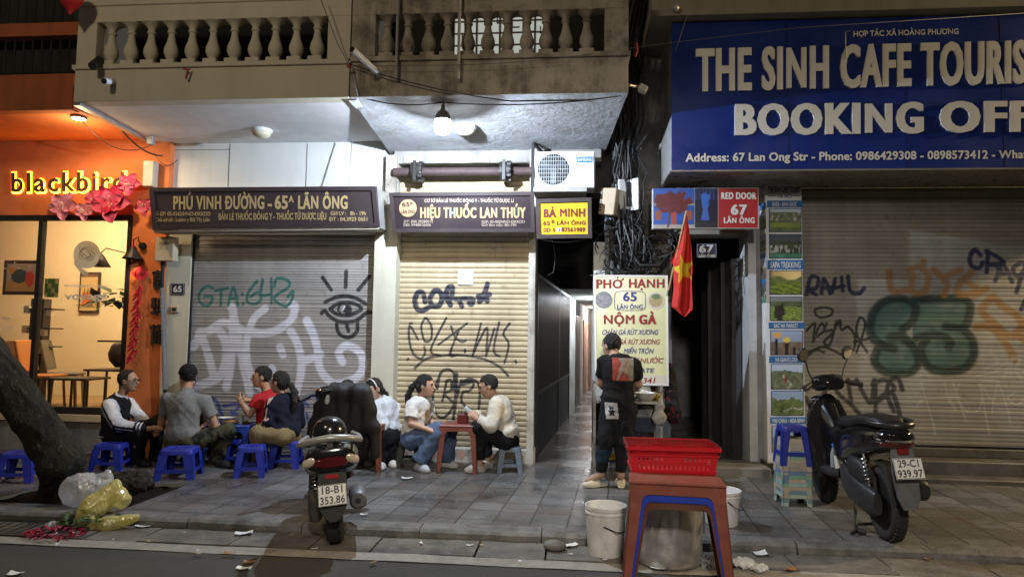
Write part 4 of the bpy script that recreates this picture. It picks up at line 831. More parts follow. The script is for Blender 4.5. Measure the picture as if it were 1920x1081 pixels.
# sign of 65A
s1, o1, n1 = sign_box('shop_sign', 'long brown sign with large gold letters over the grey graffiti shutter', ((279, 352), (704, 349), (710, 425), (286, 431)), 7.95, 8.08, .07, M['signbrown'], M['signbrown'], .05)
L1 = lambda s, x0, x1, yt, yb, off=.03, **k: lettering('lettering', s, x0, x1, yt, yb, M['gold'], s1, o1, n1, lift=.004, off=off, **k)
L1('PHÚ VINH ĐƯỜNG', 325, 496, 368, 392, .045, y1off=-1); L1('-', 502, 510, 368, 392, .04); L1('65', 515, 540, 367, 391, .045); L1('A', 541, 551, 367, 379, .04); L1('LÃN ÔNG', 559, 652, 367, 391, .045)
L1('số GP: 05-0162/HNO-ĐKKDD', 290, 395, 397, 404, .02); L1('Chủ cơ sở : Lương y Bùi Thị Liên', 291, 394, 408, 415, .02)
L1('BÁN LẺ THUỐC ĐÔNG Y - THUỐC TỪ DƯỢC LIỆU', 410, 612, 400, 412, .03, y1off=-1); L1('Giờ LV :   8h - 19h', 620, 686, 396, 403, .025); L1('ĐT : 04.3923 0651', 617, 689, 407, 414, .03)
# canopy box under the sign: pale underside
b = MB(); t0, t1 = P(286, 433, 8.1), P(710, 428, 8.1)
b.hexa([t0 + Vector((0, 0, -.01)), t1 + Vector((0, 0, -.01)), Vector((P(722, 432, YF - .16).x, YF - .16, t1.z - .01)), Vector((P(312, 437, YF - .16).x, YF - .16, t0.z - .01))], [t0 + Vector((0, 0, .012)), t1 + Vector((0, 0, .012)), Vector((P(722, 432, YF).x, YF - .16, t1.z + .012)), Vector((P(312, 437, YF).x, YF - .16, t0.z + .012))]); b.build('sign_underside', mat('underside_beige', (.48, .43, .36), .8, var=.15, dirt=.2), s1)
b = MB(); q = [P(705, 349, 7.95), P(711, 426, 8.08)]
b.hexa([q[0] + Vector((.005, .07, 0)), q[1] + Vector((.005, .07, 0)), Vector((q[1].x + .02, YF - .15, q[1].z)), Vector((q[0].x + .02, YF - .15, q[0].z))], [q[0] + Vector((-.02, .07, 0)), q[1] + Vector((-.02, .07, 0)), Vector((q[1].x, YF - .15, q[1].z)), Vector((q[0].x, YF - .15, q[0].z))]); b.build('sign_side', M['galv'], s1)
# sign of 65B
s2, o2, n2 = sign_box('shop_sign', 'brown sign with a gold disc and gold letters over the pale yellow shutter', ((729, 361), (1001, 359), (1003, 435), (736, 435)), 8.08, 8.16, .06, M['signbrown'], mat('sign_plum', (.030, .020, .024), .4, var=.15, vscale=6, dirt=.12, dirtcol=(.2, .17, .15)), .045)
mg = mat('tan_letters', (.45, .31, .17), .5, var=.12, vscale=25); mp_ = mat('pale_tan_letters', (.42, .34, .27), .5)
L2 = lambda s, x0, x1, yt, yb, m=mg, off=.03, **k: lettering('lettering', s, x0, x1, yt, yb, m, s2, o2, n2, lift=.004, off=off, **k)
L2('HIỆU THUỐC LAN THÚY', 788, 986, 389, 408, mg, .05); L2('CƠ SỞ BÁN LẺ THUỐC ĐÔNG Y - THUỐC TỪ DƯỢC LI', 796, 963, 373, 379, mp_, .02)
L2('ĐT: (04) 39280012', 757, 812, 412.5, 417.5, mp_, .005); L2('DĐ: 0948816606', 757, 808, 419, 424, mp_, .005); L2('SGP: 05-002HNO-ĐKKDD', 903, 984, 413, 418, mp_, .005); L2('Giờ làm việc: 8h-19h', 903, 968, 419, 424, mp_, .005)
b = MB(); pts = [PL(765 + 16.5 * math.cos(t * .2618), 390 + 16.5 * math.sin(t * .2618), o2, n2) + n2 * .004 for t in range(24)]; b.add(pts, [tuple(range(24))]); b.build('disc', mg, s2)
dkb = mat('letters_dark_brown', (.06, .03, .03), .5)
L2('65', 754, 768.5, 378.5, 387, dkb, .03) if False else None
for s_, x0, x1, yt, yb in (('65', 754, 768.5, 379, 387), ('B', 769.5, 774, 379, 383.5), ('LÃN ÔNG', 753, 778, 393.5, 400)):
 lettering('lettering', s_, x0, x1, yt, yb, dkb, s2, o2, n2, lift=.008, off=.03)
# yellow stall sign
yel = mat('sign_yellow', (.80, .52, .02), .4, var=.06, vscale=5)
s3, o3, n3 = sign_box('stall_sign', 'small yellow sign in a dark frame below the air conditioner', ((1004, 373), (1109, 370), (1110, 446), (1006, 447)), 8.1, 8.14, .07, M['signbrown'], yel, .048)
mr = mat('letters_maroon', (.17, .025, .025), .5)
L3 = lambda s, x0, x1, yt, yb, off=.03, **k: lettering('lettering', s, x0, x1, yt, yb, mr, s3, o3, n3, lift=.004, off=off, **k)
L3('BÀ', 1019, 1043, 392, 407, .06); L3('MINH', 1050, 1097, 391, 406, .035); L3('65', 1018, 1031, 414.5, 422, .04); L3('B', 1034, 1040, 412, 418.5, .03); L3('LÃN ÔNG', 1044, 1098, 414, 421, .04); L3('DD: 0', 1019, 1041, 427.5, 434.5, .03); L3('87561909', 1053, 1097, 426.5, 434, .04)
b = MB(); b.quad(*[PL(x, y, o3, n3) + n3 * .003 for x, y in ((1044, 434.5), (1051.5, 434.5), (1051.5, 427), (1044, 427))]); b.build('patch', sw, s3)
lettering('lettering', '3', 1046, 1050, 428, 433.5, mr, s3, o3, n3, lift=.008, off=.0)
# large blue sign of the booking office
Ys = 7.55
navy = mat('sign_blue', (.008, .028, .22), .32, var=.22, vscale=1.3, dirt=.16, dirtcol=(.05, .055, .08), streak=.12, rvar=.1)
zb_ = P(1500, 317, Ys).z
bx0, bx1 = P(1260, 180, Ys).x, 7.0
s4 = thing('office_sign', (4.0, Ys, P(1600, 317, Ys).z), 'huge blue sign with white capital letters over the dark graffiti shutter', 'sign')
zt4 = P(1400, 40, Ys).z
b = MB(); b.span((bx0, Ys, zb_), (bx1, Ys + .05, zt4)); b.build('panel', navy, s4)
b = MB(); b.hexa([(bx0 - .02, Ys - .005, zb_ - .02), (bx1, Ys - .005, zb_ - .02), (bx1, YR - .01, P(1650, 352, YR).z), (P(1243, 352, 8.3).x, YR - .01, P(1650, 352, YR).z)], [(bx0 - .02, Ys - .005, zb_ - .002), (bx1, Ys - .005, zb_ - .002), (bx1, YR - .01, P(1650, 352, YR).z + .02), (P(1243, 352, 8.3).x, YR - .01, P(1650, 352, YR).z + .02)]); b.build('underside', mat('sign_underside_grey', (.30, .28, .25), .3, .3, var=.1, rvar=.1), s4)
b = MB(); b.span((bx0 + .005, Ys + .055, zb_), (bx0 + .04, YR, zt4)); b.build('side_panel', M['galv'], s4)
o4 = Vector((0, Ys, 0)); n4 = Vector((0, -1, 0)); wl = mat('letters_white_plastic', (.74, .73, .70), .45, var=.05)
L4 = lambda s, x0, x1, yt, yb, off=.03, ext=.0, **k: lettering('lettering', s, x0, x1, yt, yb, wl, s4, o4, n4, lift=.004, off=off, ext_m=ext, **k)
L4('THE SINH CAFE TOURIST', 1304, 1958, 95, 171, .05, .022, y1off=-17); L4('BOOKING', 1377, 1730, 198, 253, .055, .022, y1off=-4); L4('OFFICE', 1760, 2085, 193, 248, .055, .022, y1off=-3)
L4('Address: 67 Lan Ong Str - Phone: 0986429308 - 0898573412 - WhatsApp', 1285, 1972, 288, 303, .03, 0, y1off=-7); L4('HỢP TÁC XÃ HOÀNG PHƯƠNG', 1600, 1797, 59, 69, .02, 0, y1off=-5)
for px in (1478, 1700, 1880): q = P(px, 180, Ys).x; b = MB(); b.span((q - .004, Ys - .0015, zb_ + .002), (q + .004, Ys + .001, zt4 - .002)); b.build('sheet_seam', mat('seam_navy', (.003, .008, .06), .6), s4)
b = MB(); p = P(1585, 60, Ys - .03); b.tube([p + Vector((0, 0, -.3)), p, p + Vector((.06, 0, .01))], .004, 6); b.build('bracket', M['galv'], s4)
# red door sign
Yr = 8.0
s5 = thing('hotel_sign', tuple(P(1323, 428, Yr)), 'blue and red sign with a red tree picture over the dark doorway', 'sign')
def rq(x0, y0, x1, y1, l=0): return [tuple(P(x, y, Yr) + Vector((0, -l, 0))) for x, y in ((x0, y1), (x1, y1), (x1, y0), (x0, y0))]
a, c = P(1224, 428, Yr), P(1422, 352, Yr); b = MB(); b.span((a.x, Yr + .002, a.z), (c.x, Yr + .10, c.z)); b.build('box', M['plasticwhite'], s5)
def tree_pic(U, V):
 C = np.ones(U.shape + (3,)) * np.array((.008, .08, .40)); C *= (.75 + .5 * fbm(U, V, 3, 4))[..., None]; C[V > .62] = np.array((.02, .09, .40)); C[(V < .62) & (V > .58)] = (.3, .3, .25); C[V < .07] = (.4, .38, .36)
 n_ = fbm(U, V, 9, 8); m = (np.hypot((U - .45) / .42, (V - .65) / .28) < 1.25 * (.35 + n_)); C[m] = (np.array((.11, .010, .018)) * (.5 + 1.2 * fbm(U, V, 16, 5))[..., None])[m]
 C[(abs(U - .38 - .1 * (V - .2)) < .022) & (V < .5)] = (.12, .03, .03)
 for x in (.12, .87): C[(abs(U - x) < .07) & (V > .2) & (V < .42)] = (.30, .07, .04)
 C[(abs(U - .5) < .07) & (V < .38) & (V > .07)] = (.42, .06, .05); return C
def bouquet_pic(U, V):
 C = np.ones(U.shape + (3,)) * np.array((.006, .010, .035)); C[(V > .7) & (np.sin(U * 40) > 0)] = (.02, .05, .14); C[V < .15] = (.02, .02, .03)
 m = np.hypot((U - .45) / .2, (V - .7) / .18) < .6 + fbm(U, V, 12, 3); C[m] = (.03, .14, .55); m = (V < .55) & (V > .2) & (abs(U - .45) < .08 + .3 * (.55 - V)); C[m] = (.05, .13, .50); return C
picture('picture', s5, rq(1225, 353, 1302, 427), tree_pic, M['print'], 50, 44); picture('picture', s5, rq(1303, 353, 1346, 427), bouquet_pic, M['print'], 34, 40)
b = MB(); b.quad(*rq(1347, 353, 1421, 427)); b.build('red_panel', mat('sign_red', (.40, .018, .025), .4), s5)
oR = Vector((0, Yr, 0)); LR = lambda s, x0, x1, yt, yb, off=.05: lettering('lettering', s, x0, x1, yt, yb, wl, s5, oR, n4, lift=.005, off=off)
LR('RED DOOR', 1352, 1418, 361, 373); LR('67', 1370, 1401, 384, 402, .06); LR('LÃN ÔNG', 1357, 1415, 408, 418)
# number plates on the houses
def number_plate(label, x0, y0, x1, y1, Y, rows, m=None):
 t = thing('house_number', tuple(P((x0 + x1) / 2, y1, Y)), label, 'number plate'); a, c = P(x0, y1, Y), P(x1, y0, Y)
 b = MB(); b.span((a.x, Y, a.z), (c.x, Y + .012, c.z), .003); b.build('plate', m or mat('enamel_navy', (.02, .024, .06), .35), t)
 b = MB(); e = .008
 for q in (((a.x + e, a.z + e), (c.x - e, a.z + e + .004)), ((a.x + e, c.z - e - .004), (c.x - e, c.z - e)), ((a.x + e, a.z + e + .004), (a.x + e + .004, c.z - e - .004)), ((c.x - e - .004, a.z + e + .004), (c.x - e, c.z - e - .004))): b.span((q[0][0], Y - .002, q[0][1]), (q[1][0], Y + .001, q[1][1]))
 b.build('border', mat('enamel_pale', (.35, .36, .38), .4), t)
 for s_, u0, u1, v0, v1 in rows: lettering('lettering', s_, u0, u1, v0, v1, mat('enamel_white', (.62, .62, .60), .4), t, Vector((0, Y, 0)), n4, lift=.003, off=.045)
number_plate('dark house number plate reading 65 on the ivory pillar', 320, 531, 346, 552, YF - .074, [('65', 325, 341, 536, 547)])
number_plate('dark house number plate reading 67 over the black door', 1306, 456, 1344, 483, Yd - .02, [('67', 1311, 1338, 459, 473), ('LÃN ÔNG', 1310, 1341, 477, 482)])
# notice paper on the pale shutter
t = thing('paper_notice', tuple(P(873, 534, Y2 - .02)), 'small white paper notice taped to the pale shutter', 'notice')
b = MB(); q = [P(x, y, Y2 - .018) for x, y in ((858, 533), (887, 534), (888, 508), (859, 508))]; b.hexa(q, [v + Vector((0, .004, 0)) for v in q]); b.build('sheet', mat('paper_lilac', (.62, .60, .70), .8, var=.15, vscale=60), t)
# menu board of the food cart
tl, tr, br, bl = P(1112.5, 515, 7.92), P(1252, 516, 7.92), P(1254, 723, 7.80), P(1116, 719, 7.80)
n6 = (br - bl).cross(tl - bl).normalized(); n6 = -n6 if n6.y > 0 else n6
s6 = thing('menu_board', tuple((bl + br) / 2), 'tall pale yellow menu board with red and blue dish names on the cart', 'menu board')
u = (tr - tl).normalized(); v = (tl - bl).normalized(); fw = .022; it = [tl + u * fw - v * fw, tr - u * fw - v * fw, br - u * fw + v * fw, bl + u * fw + v * fw]
b = MB(); bk = -n6 * .03
for a, c, d, e in ((tl, tr, it[1], it[0]), (bl, it[3], it[2], br), (tl, it[0], it[3], bl), (tr, br, it[2], it[1])): b.hexa([a, c, d, e], [x + bk for x in (a, c, d, e)])
b.build('frame', mat('alu_frame', (.60, .62, .66), .4, .4), s6)
b = MB(); b.hexa([x - n6 * .006 for x in it], [x - n6 * .02 for x in it]); b.build('panel', mat('menu_yellow', (.74, .76, .45), .22, var=.05, vscale=4, rvar=.08), s6)
o6 = it[0] - n6 * .006
M6 = {'r': mat('menu_red', (.30, .025, .03), .5), 'b': mat('menu_blue', (.05, .055, .26), .5), 'p': mat('menu_plum', (.28, .06, .09), .5)}
def L6(s, x0, x1, yt, yb, c, off=.03, sh=0): lettering('lettering', s, x0, x1, yt, yb, M6[c], s6, o6, n6, lift=.003, off=off, shear=sh)
L6('PHỞ', 1118, 1170, 524, 540, 'r', .04); L6('HẠNH', 1179, 1246, 523, 539, 'r', .04); L6('65', 1168, 1194, 548, 564, 'b', .04); L6('LÃN ÔNG', 1157, 1205, 571, 579, 'b', .03)
L6('NỘM', 1132, 1190, 590, 607, 'r', .04); L6('GÀ', 1198, 1231, 590, 607, 'r', .07)
for s_, x0, x1, yt, yb, c in (('CHÂN GÀ RÚT XƯƠNG', 1128, 1233, 618, 627, 'b'), ('CÁNH GÀ RÚT XƯƠNG', 1128, 1236, 636, 645, 'p'), ('MIẾN TRỘN', 1169, 1224, 653, 662, 'b'), ('BÁNH PHỞ NƯỚC', 1121, 1243, 671, 680, 'p'), ('BÁNH MÌ PATE', 1128, 1225, 690, 698, 'b'), ('0982 260 341', 1135, 1227, 708, 718, 'r')): L6(s_, x0, x1, yt, yb, c, .02, 3)
b = MB(); pts = []
for q in range(28):
 t_ = 2 * math.pi * q / 28; pts.append((1181 + 29 * math.copysign(abs(math.cos(t_)) ** .35, math.cos(t_)), 563.5 + 18 * math.copysign(abs(math.sin(t_)) ** .35, math.sin(t_))))
w3 = [PL(x, y, o6, n6) + n6 * .003 for x, y in pts]; b.tube(w3 + [w3[0]], .0028, 5, False); b.build('cartouche', M6['b'], s6)
b = MB(); b.quad(*[PL(x, y, o6, n6) + n6 * .0015 for x, y in ((1117.5, 717), (1251, 720.5), (1250.5, 703.5), (1117, 702))]); b.build('foot_band', mat('menu_foot', (.66, .64, .58), .3), s6)
def dish(px, py, r, kind):
 U, V = np.meshgrid(np.linspace(0, 2 * np.pi, 30), np.linspace(0.02, 1, 14)); pts = np.array([[tuple(PL(px + r * v_ * math.cos(u_), py + r * v_ * math.sin(u_), o6, n6) + n6 * .003) for u_ in U[0]] for v_ in V[:, 0]])
 x = V * np.cos(U); y = -V * np.sin(U); n_ = fbm(x + 2, y + 2, 5, 6 + kind)
 if kind: C = np.ones(x.shape + (3,)) * np.array((.62, .60, .58)); C[V < .78] = (np.array((.42, .34, .18)) * (.5 + n_)[..., None])[V < .78]; m = (np.hypot(x, (y - .4) / .6) < .5); C[m] = (np.array((.08, .16, .05)) * (.4 + 1.4 * n_)[..., None])[m]
 else: C = np.ones(x.shape + (3,)) * np.array((.08, .22, .16)); m = V < .9; C[m] = (np.array((.20, .20, .26)) * (.3 + 1.8 * n_)[..., None])[m]
 i = np.arange(30 * 14).reshape(14, 30); Fq = np.stack([i[:-1, :-1], i[:-1, 1:], i[1:, 1:], i[1:, :-1]], -1).reshape(-1, 4); npmesh('dish_photo', pts.reshape(-1, 3), Fq, M['print'], s6, C.reshape(-1, 3))
dish(1132, 562, 16, 0); dish(1230, 563, 16, 1)
# graffiti-free lamps: two round ceiling lamps and the bare bulb
def ceiling_lamp(px, py, Y, zc, label, r):
 p = P(px, py, Y); p.z = zc; t = thing('ceiling_lamp', tuple(p), label, 'lamp', 'round ceiling lamps under the balconies')
 b = MB(); b.lathe([(r, .01), (r * 1.02, -.02), (r * .96, -.045)], p, 28); b.build('base', M['plasticwhite'], t, smooth=True, auto=40)
 b = MB(); b.lathe([(r * .93, -.04), (r * .8, -.075), (r * .5, -.10), (0.001, -.11)], p, 28); b.build('shade', mat('yellowed_shade', (.62, .56, .42), .4, var=.1, vscale=15), t, smooth=True)
def zsoffL(Y): return zsof + (zw - zsof) * (Y - YBAL) / (YF - YBAL)
def zsoffR(Y): return zsof + (zw2 + .10 - zsof) * (Y - YBAL) / (YF + .3 - YBAL)
def on_soffit(px, py, f):
 Y = 7.6
 for _ in range(12):
  p = P(px, py, Y); Y += (p.z - f(Y)) * -1.0 * .8 if False else 0
  # distance at which the sight line meets the soffit
  d = ray(px, py); Y0, Y1 = YBAL, YF + .3
  for _ in range(30):
   Ym = (Y0 + Y1) / 2; q = P(px, py, Ym)
   if q.z > f(Ym): Y1 = Ym
   else: Y0 = Ym
  return (Y0 + Y1) / 2
Yl = on_soffit(491, 243, zsoffL); ceiling_lamp(491, 243, Yl, zsoffL(Yl), 'round unlit ceiling lamp with dead insects under the smooth soffit', .125)
Yl = on_soffit(872, 236, zsoffR); ceiling_lamp(872, 236, Yl, zsoffR(Yl), 'round unlit ceiling lamp beside the glowing bulb', .135)
Yk = on_soffit(829, 188, zsoffR); pb = P(830, 232, Yk); zk_ = zsoffR(Yk)
bl_ = thing('light_bulb', (pb.x, pb.y, pb.z), 'bare white bulb glowing on a cord under the old balcony', 'lamp')
b = MB(); b.tube([(pb.x, pb.y, zk_), (pb.x + .004, pb.y, zk_ - .05), (pb.x, pb.y, pb.z + .18)], .005, 6); b.build('cord', M['cable'], bl_)
b = MB(); b.lathe([(.018, .20), (.022, .16), (.03, .145), (.055, .125), (.075, .095), (.084, .062), (.085, .038)], pb, 24); b.build('cap', mat('bulb_cap', (.10, .10, .11), .4), bl_, smooth=True)
def glow_glass(name, col, strength):
 m = bpy.data.materials.new(name); m.use_nodes = True; n = m.node_tree; n.nodes.clear(); L = n.links
 o = n.nodes.new('ShaderNodeOutputMaterial'); e = n.nodes.new('ShaderNodeEmission'); e.inputs[0].default_value = (*col, 1); e.inputs[1].default_value = strength
 t = n.nodes.new('ShaderNodeBsdfTransparent'); a = n.nodes.new('ShaderNodeAddShader'); L.new(e.outputs[0], a.inputs[0]); L.new(t.outputs[0], a.inputs[1]); L.new(a.outputs[0], o.inputs[0]); return m
b = MB(); b.lathe([(.083, .037), (.084, -.01), (.083, -.045), (.078, -.08), (.066, -.10), (.03, -.112), (.001, -.114)], pb, 24); b.build('glass', glow_glass('bulb_glow', (.84, .92, 1.0), 17), bl_, smooth=True)
lamp('light_bulb_light', 'POINT', (pb.x, pb.y, pb.z + .020), 520, (.74, .85, 1.0), .018)
# soft shapes: signed distances -> one continuous skin (surface nets)
class SDF:
 def __init__(s): s.pr = []                                        # (kind, data, lo, hi, k)
 def cone(s, a, b, r0, r1=None, k=.03, end=None):
  a = np.array(a, float); b = np.array(b, float); r1 = r0 if r1 is None else r1; r = max(r0, r1)
  s.pr.append(('c', (a, b, r0, r1, end), np.minimum(a, b) - r, np.maximum(a, b) + r, k)); return s
 def ell(s, c, r, M_=None, k=.03):
  c = np.array(c, float); r = np.array(r, float); M_ = np.eye(3) if M_ is None else np.array(M_, float)
  s.pr.append(('e', (c, r, M_), c - r.max(), c + r.max(), k)); return s
 def line(s, pts, rs, k=.03):
  for i in range(len(pts) - 1): s.cone(pts[i], pts[i + 1], rs[i], rs[i + 1], k)
  return s
 def bounds(s): return np.min([p[2] for p in s.pr], 0), np.max([p[3] for p in s.pr], 0)
 def field(s, h, post=None):
  lo, hi = s.bounds(); lo = lo - .04; hi = hi + .04; n = np.ceil((hi - lo) / h).astype(int) + 1
  F = np.full(n, 1.0, np.float32); ax = [lo[i] + h * np.arange(n[i]) for i in range(3)]
  for kind, d, l, u, k in s.pr:
   m = k + .03; i0 = np.maximum(0, np.floor((l - m - lo) / h).astype(int)); i1 = np.minimum(n, np.ceil((u + m - lo) / h).astype(int) + 1)
   X, Y, Z = np.meshgrid(*[ax[i][i0[i]:i1[i]] for i in range(3)], indexing='ij')
   if kind == 'c':
    a, b, r0, r1, end = d; ab = b - a; L2 = ab @ ab + 1e-12; px, py, pz = X - a[0], Y - a[1], Z - a[2]
    tt = (px * ab[0] + py * ab[1] + pz * ab[2]) / L2; t = np.clip(tt, 0, 1)
    D = np.sqrt((px - t * ab[0]) ** 2 + (py - t * ab[1]) ** 2 + (pz - t * ab[2]) ** 2) - (r0 + (r1 - r0) * t)
    if end is not None: D = np.maximum(D, (tt - 1) * math.sqrt(L2))
   else:
    c, r, R3 = d; P3 = np.stack([X - c[0], Y - c[1], Z - c[2]], -1) @ R3.T / r; q = np.sqrt((P3 ** 2).sum(-1)); g = np.sqrt(((P3 / r) ** 2).sum(-1)) + 1e-9
    D = q * (q - 1) / g
   sl = tuple(slice(i0[i], i1[i]) for i in range(3)); A = F[sl]
   hh = np.clip(.5 + .5 * (A - D) / k, 0, 1); F[sl] = A * (1 - hh) + D * hh - k * hh * (1 - hh)
  if post is not None:
   X, Y, Z = np.meshgrid(*ax, indexing='ij'); F = post(F, X, Y, Z)
  return F, lo
def surface(F, lo, h):
 I = F < 0; cs = [(i, j, k) for i in (0, 1) for j in (0, 1) for k in (0, 1)]; sl = lambda o: tuple(slice(o[i], F.shape[i] - 1 + o[i]) for i in range(3))
 cnt = sum(I[sl(o)].astype(np.int8) for o in cs); act = (cnt > 0) & (cnt < 8); idx = np.stack(np.nonzero(act), -1)
 vid = np.full(act.shape, -1, np.int64); vid[act] = np.arange(len(idx)); val = {o: F[idx[:, 0] + o[0], idx[:, 1] + o[1], idx[:, 2] + o[2]] for o in cs}
 S_ = np.zeros((len(idx), 3)); N_ = np.zeros(len(idx))
 for o in cs:
  for a in range(3):
   if o[a] == 0:
    p = list(o); p[a] = 1; p = tuple(p); v0, v1 = val[o], val[p]; cr = (v0 < 0) != (v1 < 0); t = np.where(cr, v0 / (v0 - v1 + 1e-12), 0)
    q = np.array(o, float)[None, :] + np.zeros((len(idx), 1)); q[:, a] += t; S_[cr] += q[cr]; N_[cr] += 1
 V = lo + h * (idx + S_ / N_[:, None]); Q = []
 for a in range(3):
  b, c = (a + 1) % 3, (a + 2) % 3; s0 = [slice(None)] * 3; s1 = [slice(None)] * 3; s0[a] = slice(0, -1); s1[a] = slice(1, None)
  for q in (b, c): s0[q] = slice(1, -1); s1[q] = slice(1, -1)
  i0, i1 = I[tuple(s0)], I[tuple(s1)]; e = np.stack(np.nonzero(i0 != i1), -1); fl = i0[tuple(e.T)]
  e[:, b] += 1; e[:, c] += 1
  def at(db, dc): w = e.copy(); w[:, b] += db; w[:, c] += dc; return vid[w[:, 0], w[:, 1], w[:, 2]]
  f = np.stack([at(-1, -1), at(0, -1), at(0, 0), at(-1, 0)], -1); f[~fl] = f[~fl][:, ::-1]; Q.append(f)
 Q = np.concatenate(Q); return V, Q[(Q >= 0).all(1)]
def grad_wrinkle(amp, freq, seed):
 r = np.random.RandomState(seed); D = r.randn(7, 3); D /= np.linalg.norm(D, axis=1)[:, None]; ph = r.rand(7) * 6.28; fr = freq * (.6 + r.rand(7))
 def w(X, Y, Z):
  s = 0
  for i in range(7):
   q = D[i, 0] * X + D[i, 1] * Y + D[i, 2] * Z; s = s + 1.1 * (.64 - np.abs(np.sin(.5 * fr[i] * q + ph[i] + 1.4 * np.sin(fr[(i + 3) % 7] * .45 * (D[i, 1] * X + D[i, 2] * Y + D[i, 0] * Z))))) * -1
  return amp * s / 3.2
 return w
SKIN = mat('skin', (.42, .245, .165), .5, attr=True, var=.05, vscale=18, spec=.4)
CLOTH = mat('cloth', (1, 1, 1), .9, attr=True, var=.14, vscale=16, spec=.2, bump=.4, bscale=24)
LEATHER = mat('shoe_surface', (1, 1, 1), .55, attr=True, var=.08, vscale=30)
HAIR = mat('hair_black', (.010, .009, .009), .5, var=.5, vscale=130, bump=.9, bscale=120)
EYE = mat('eye_dark', (.02, .015, .012), .25)
def unit(v): v = np.array(v, float); return v / (np.linalg.norm(v) + 1e-9)
def A(p): return np.array([p.x, p.y, p.z])
def knit(sdf, name, m, parent, color, h, post=None, cull=None):
 F, lo = sdf.field(h, post); V, Q = surface(F, lo, h)
 for _ in range(1):                                               # one pass of relaxing
  s = np.zeros_like(V); n = np.zeros(len(V))
  for i in range(4): np.add.at(s, Q[:, i], V[Q[:, (i + 1) % 4]] + V[Q[:, i - 1]]); np.add.at(n, Q[:, i], 2)
  V = V * .5 + .5 * s / np.maximum(n, 1)[:, None]
 C = np.asarray(color(V) if callable(color) else np.tile(color, (len(V), 1)))
 return npmesh(name, V, Q, m, parent, C, smooth=True)
def hand(sdf, wrist, d, palm_n, curl=.6, side=1, s=1.0):
 """palm with five unequal bent fingers; d: towards the fingertips, palm_n: out of the palm, side: which edge the thumb leaves"""
 d = unit(d); n = unit(np.array(palm_n) - d * (np.array(palm_n) @ d)); u = np.cross(n, d) * side; w = np.array(wrist)
 pc = w + d * .045 * s
 sdf.cone(w, pc + d * .01 * s, .025 * s, .03 * s, .015)
 for o in (-.024, -.008, .008, .024): sdf.cone(w + d * .02 * s + u * o * .7 * s, w + d * .088 * s + u * o * s, .015 * s, .012 * s, .012)
 for i, (o, L) in enumerate(((.027, .068), (.009, .078), (-.009, .072), (-.026, .056))):
  p = w + d * .088 * s + u * o * s; a = 0; r = .0095 * s
  for j, f in enumerate((.45, .32, .25)):
   a += curl * (.75 if j == 0 else .95) * (1 + .08 * i); q = p + (d * math.cos(a) + n * math.sin(a)) * L * f * s; sdf.cone(p, q, r, r * .92, .006); p = q; r *= .92
 p = w + d * .028 * s + u * .025 * s; q = p + (d * .6 + u * .7 + n * .35) * .035 * s; sdf.cone(p, q, .013 * s, .011 * s, .01); t = q + (d * .85 + u * .1 + n * .6) * .032 * s; sdf.cone(q, t, .0105 * s, .009 * s, .006)
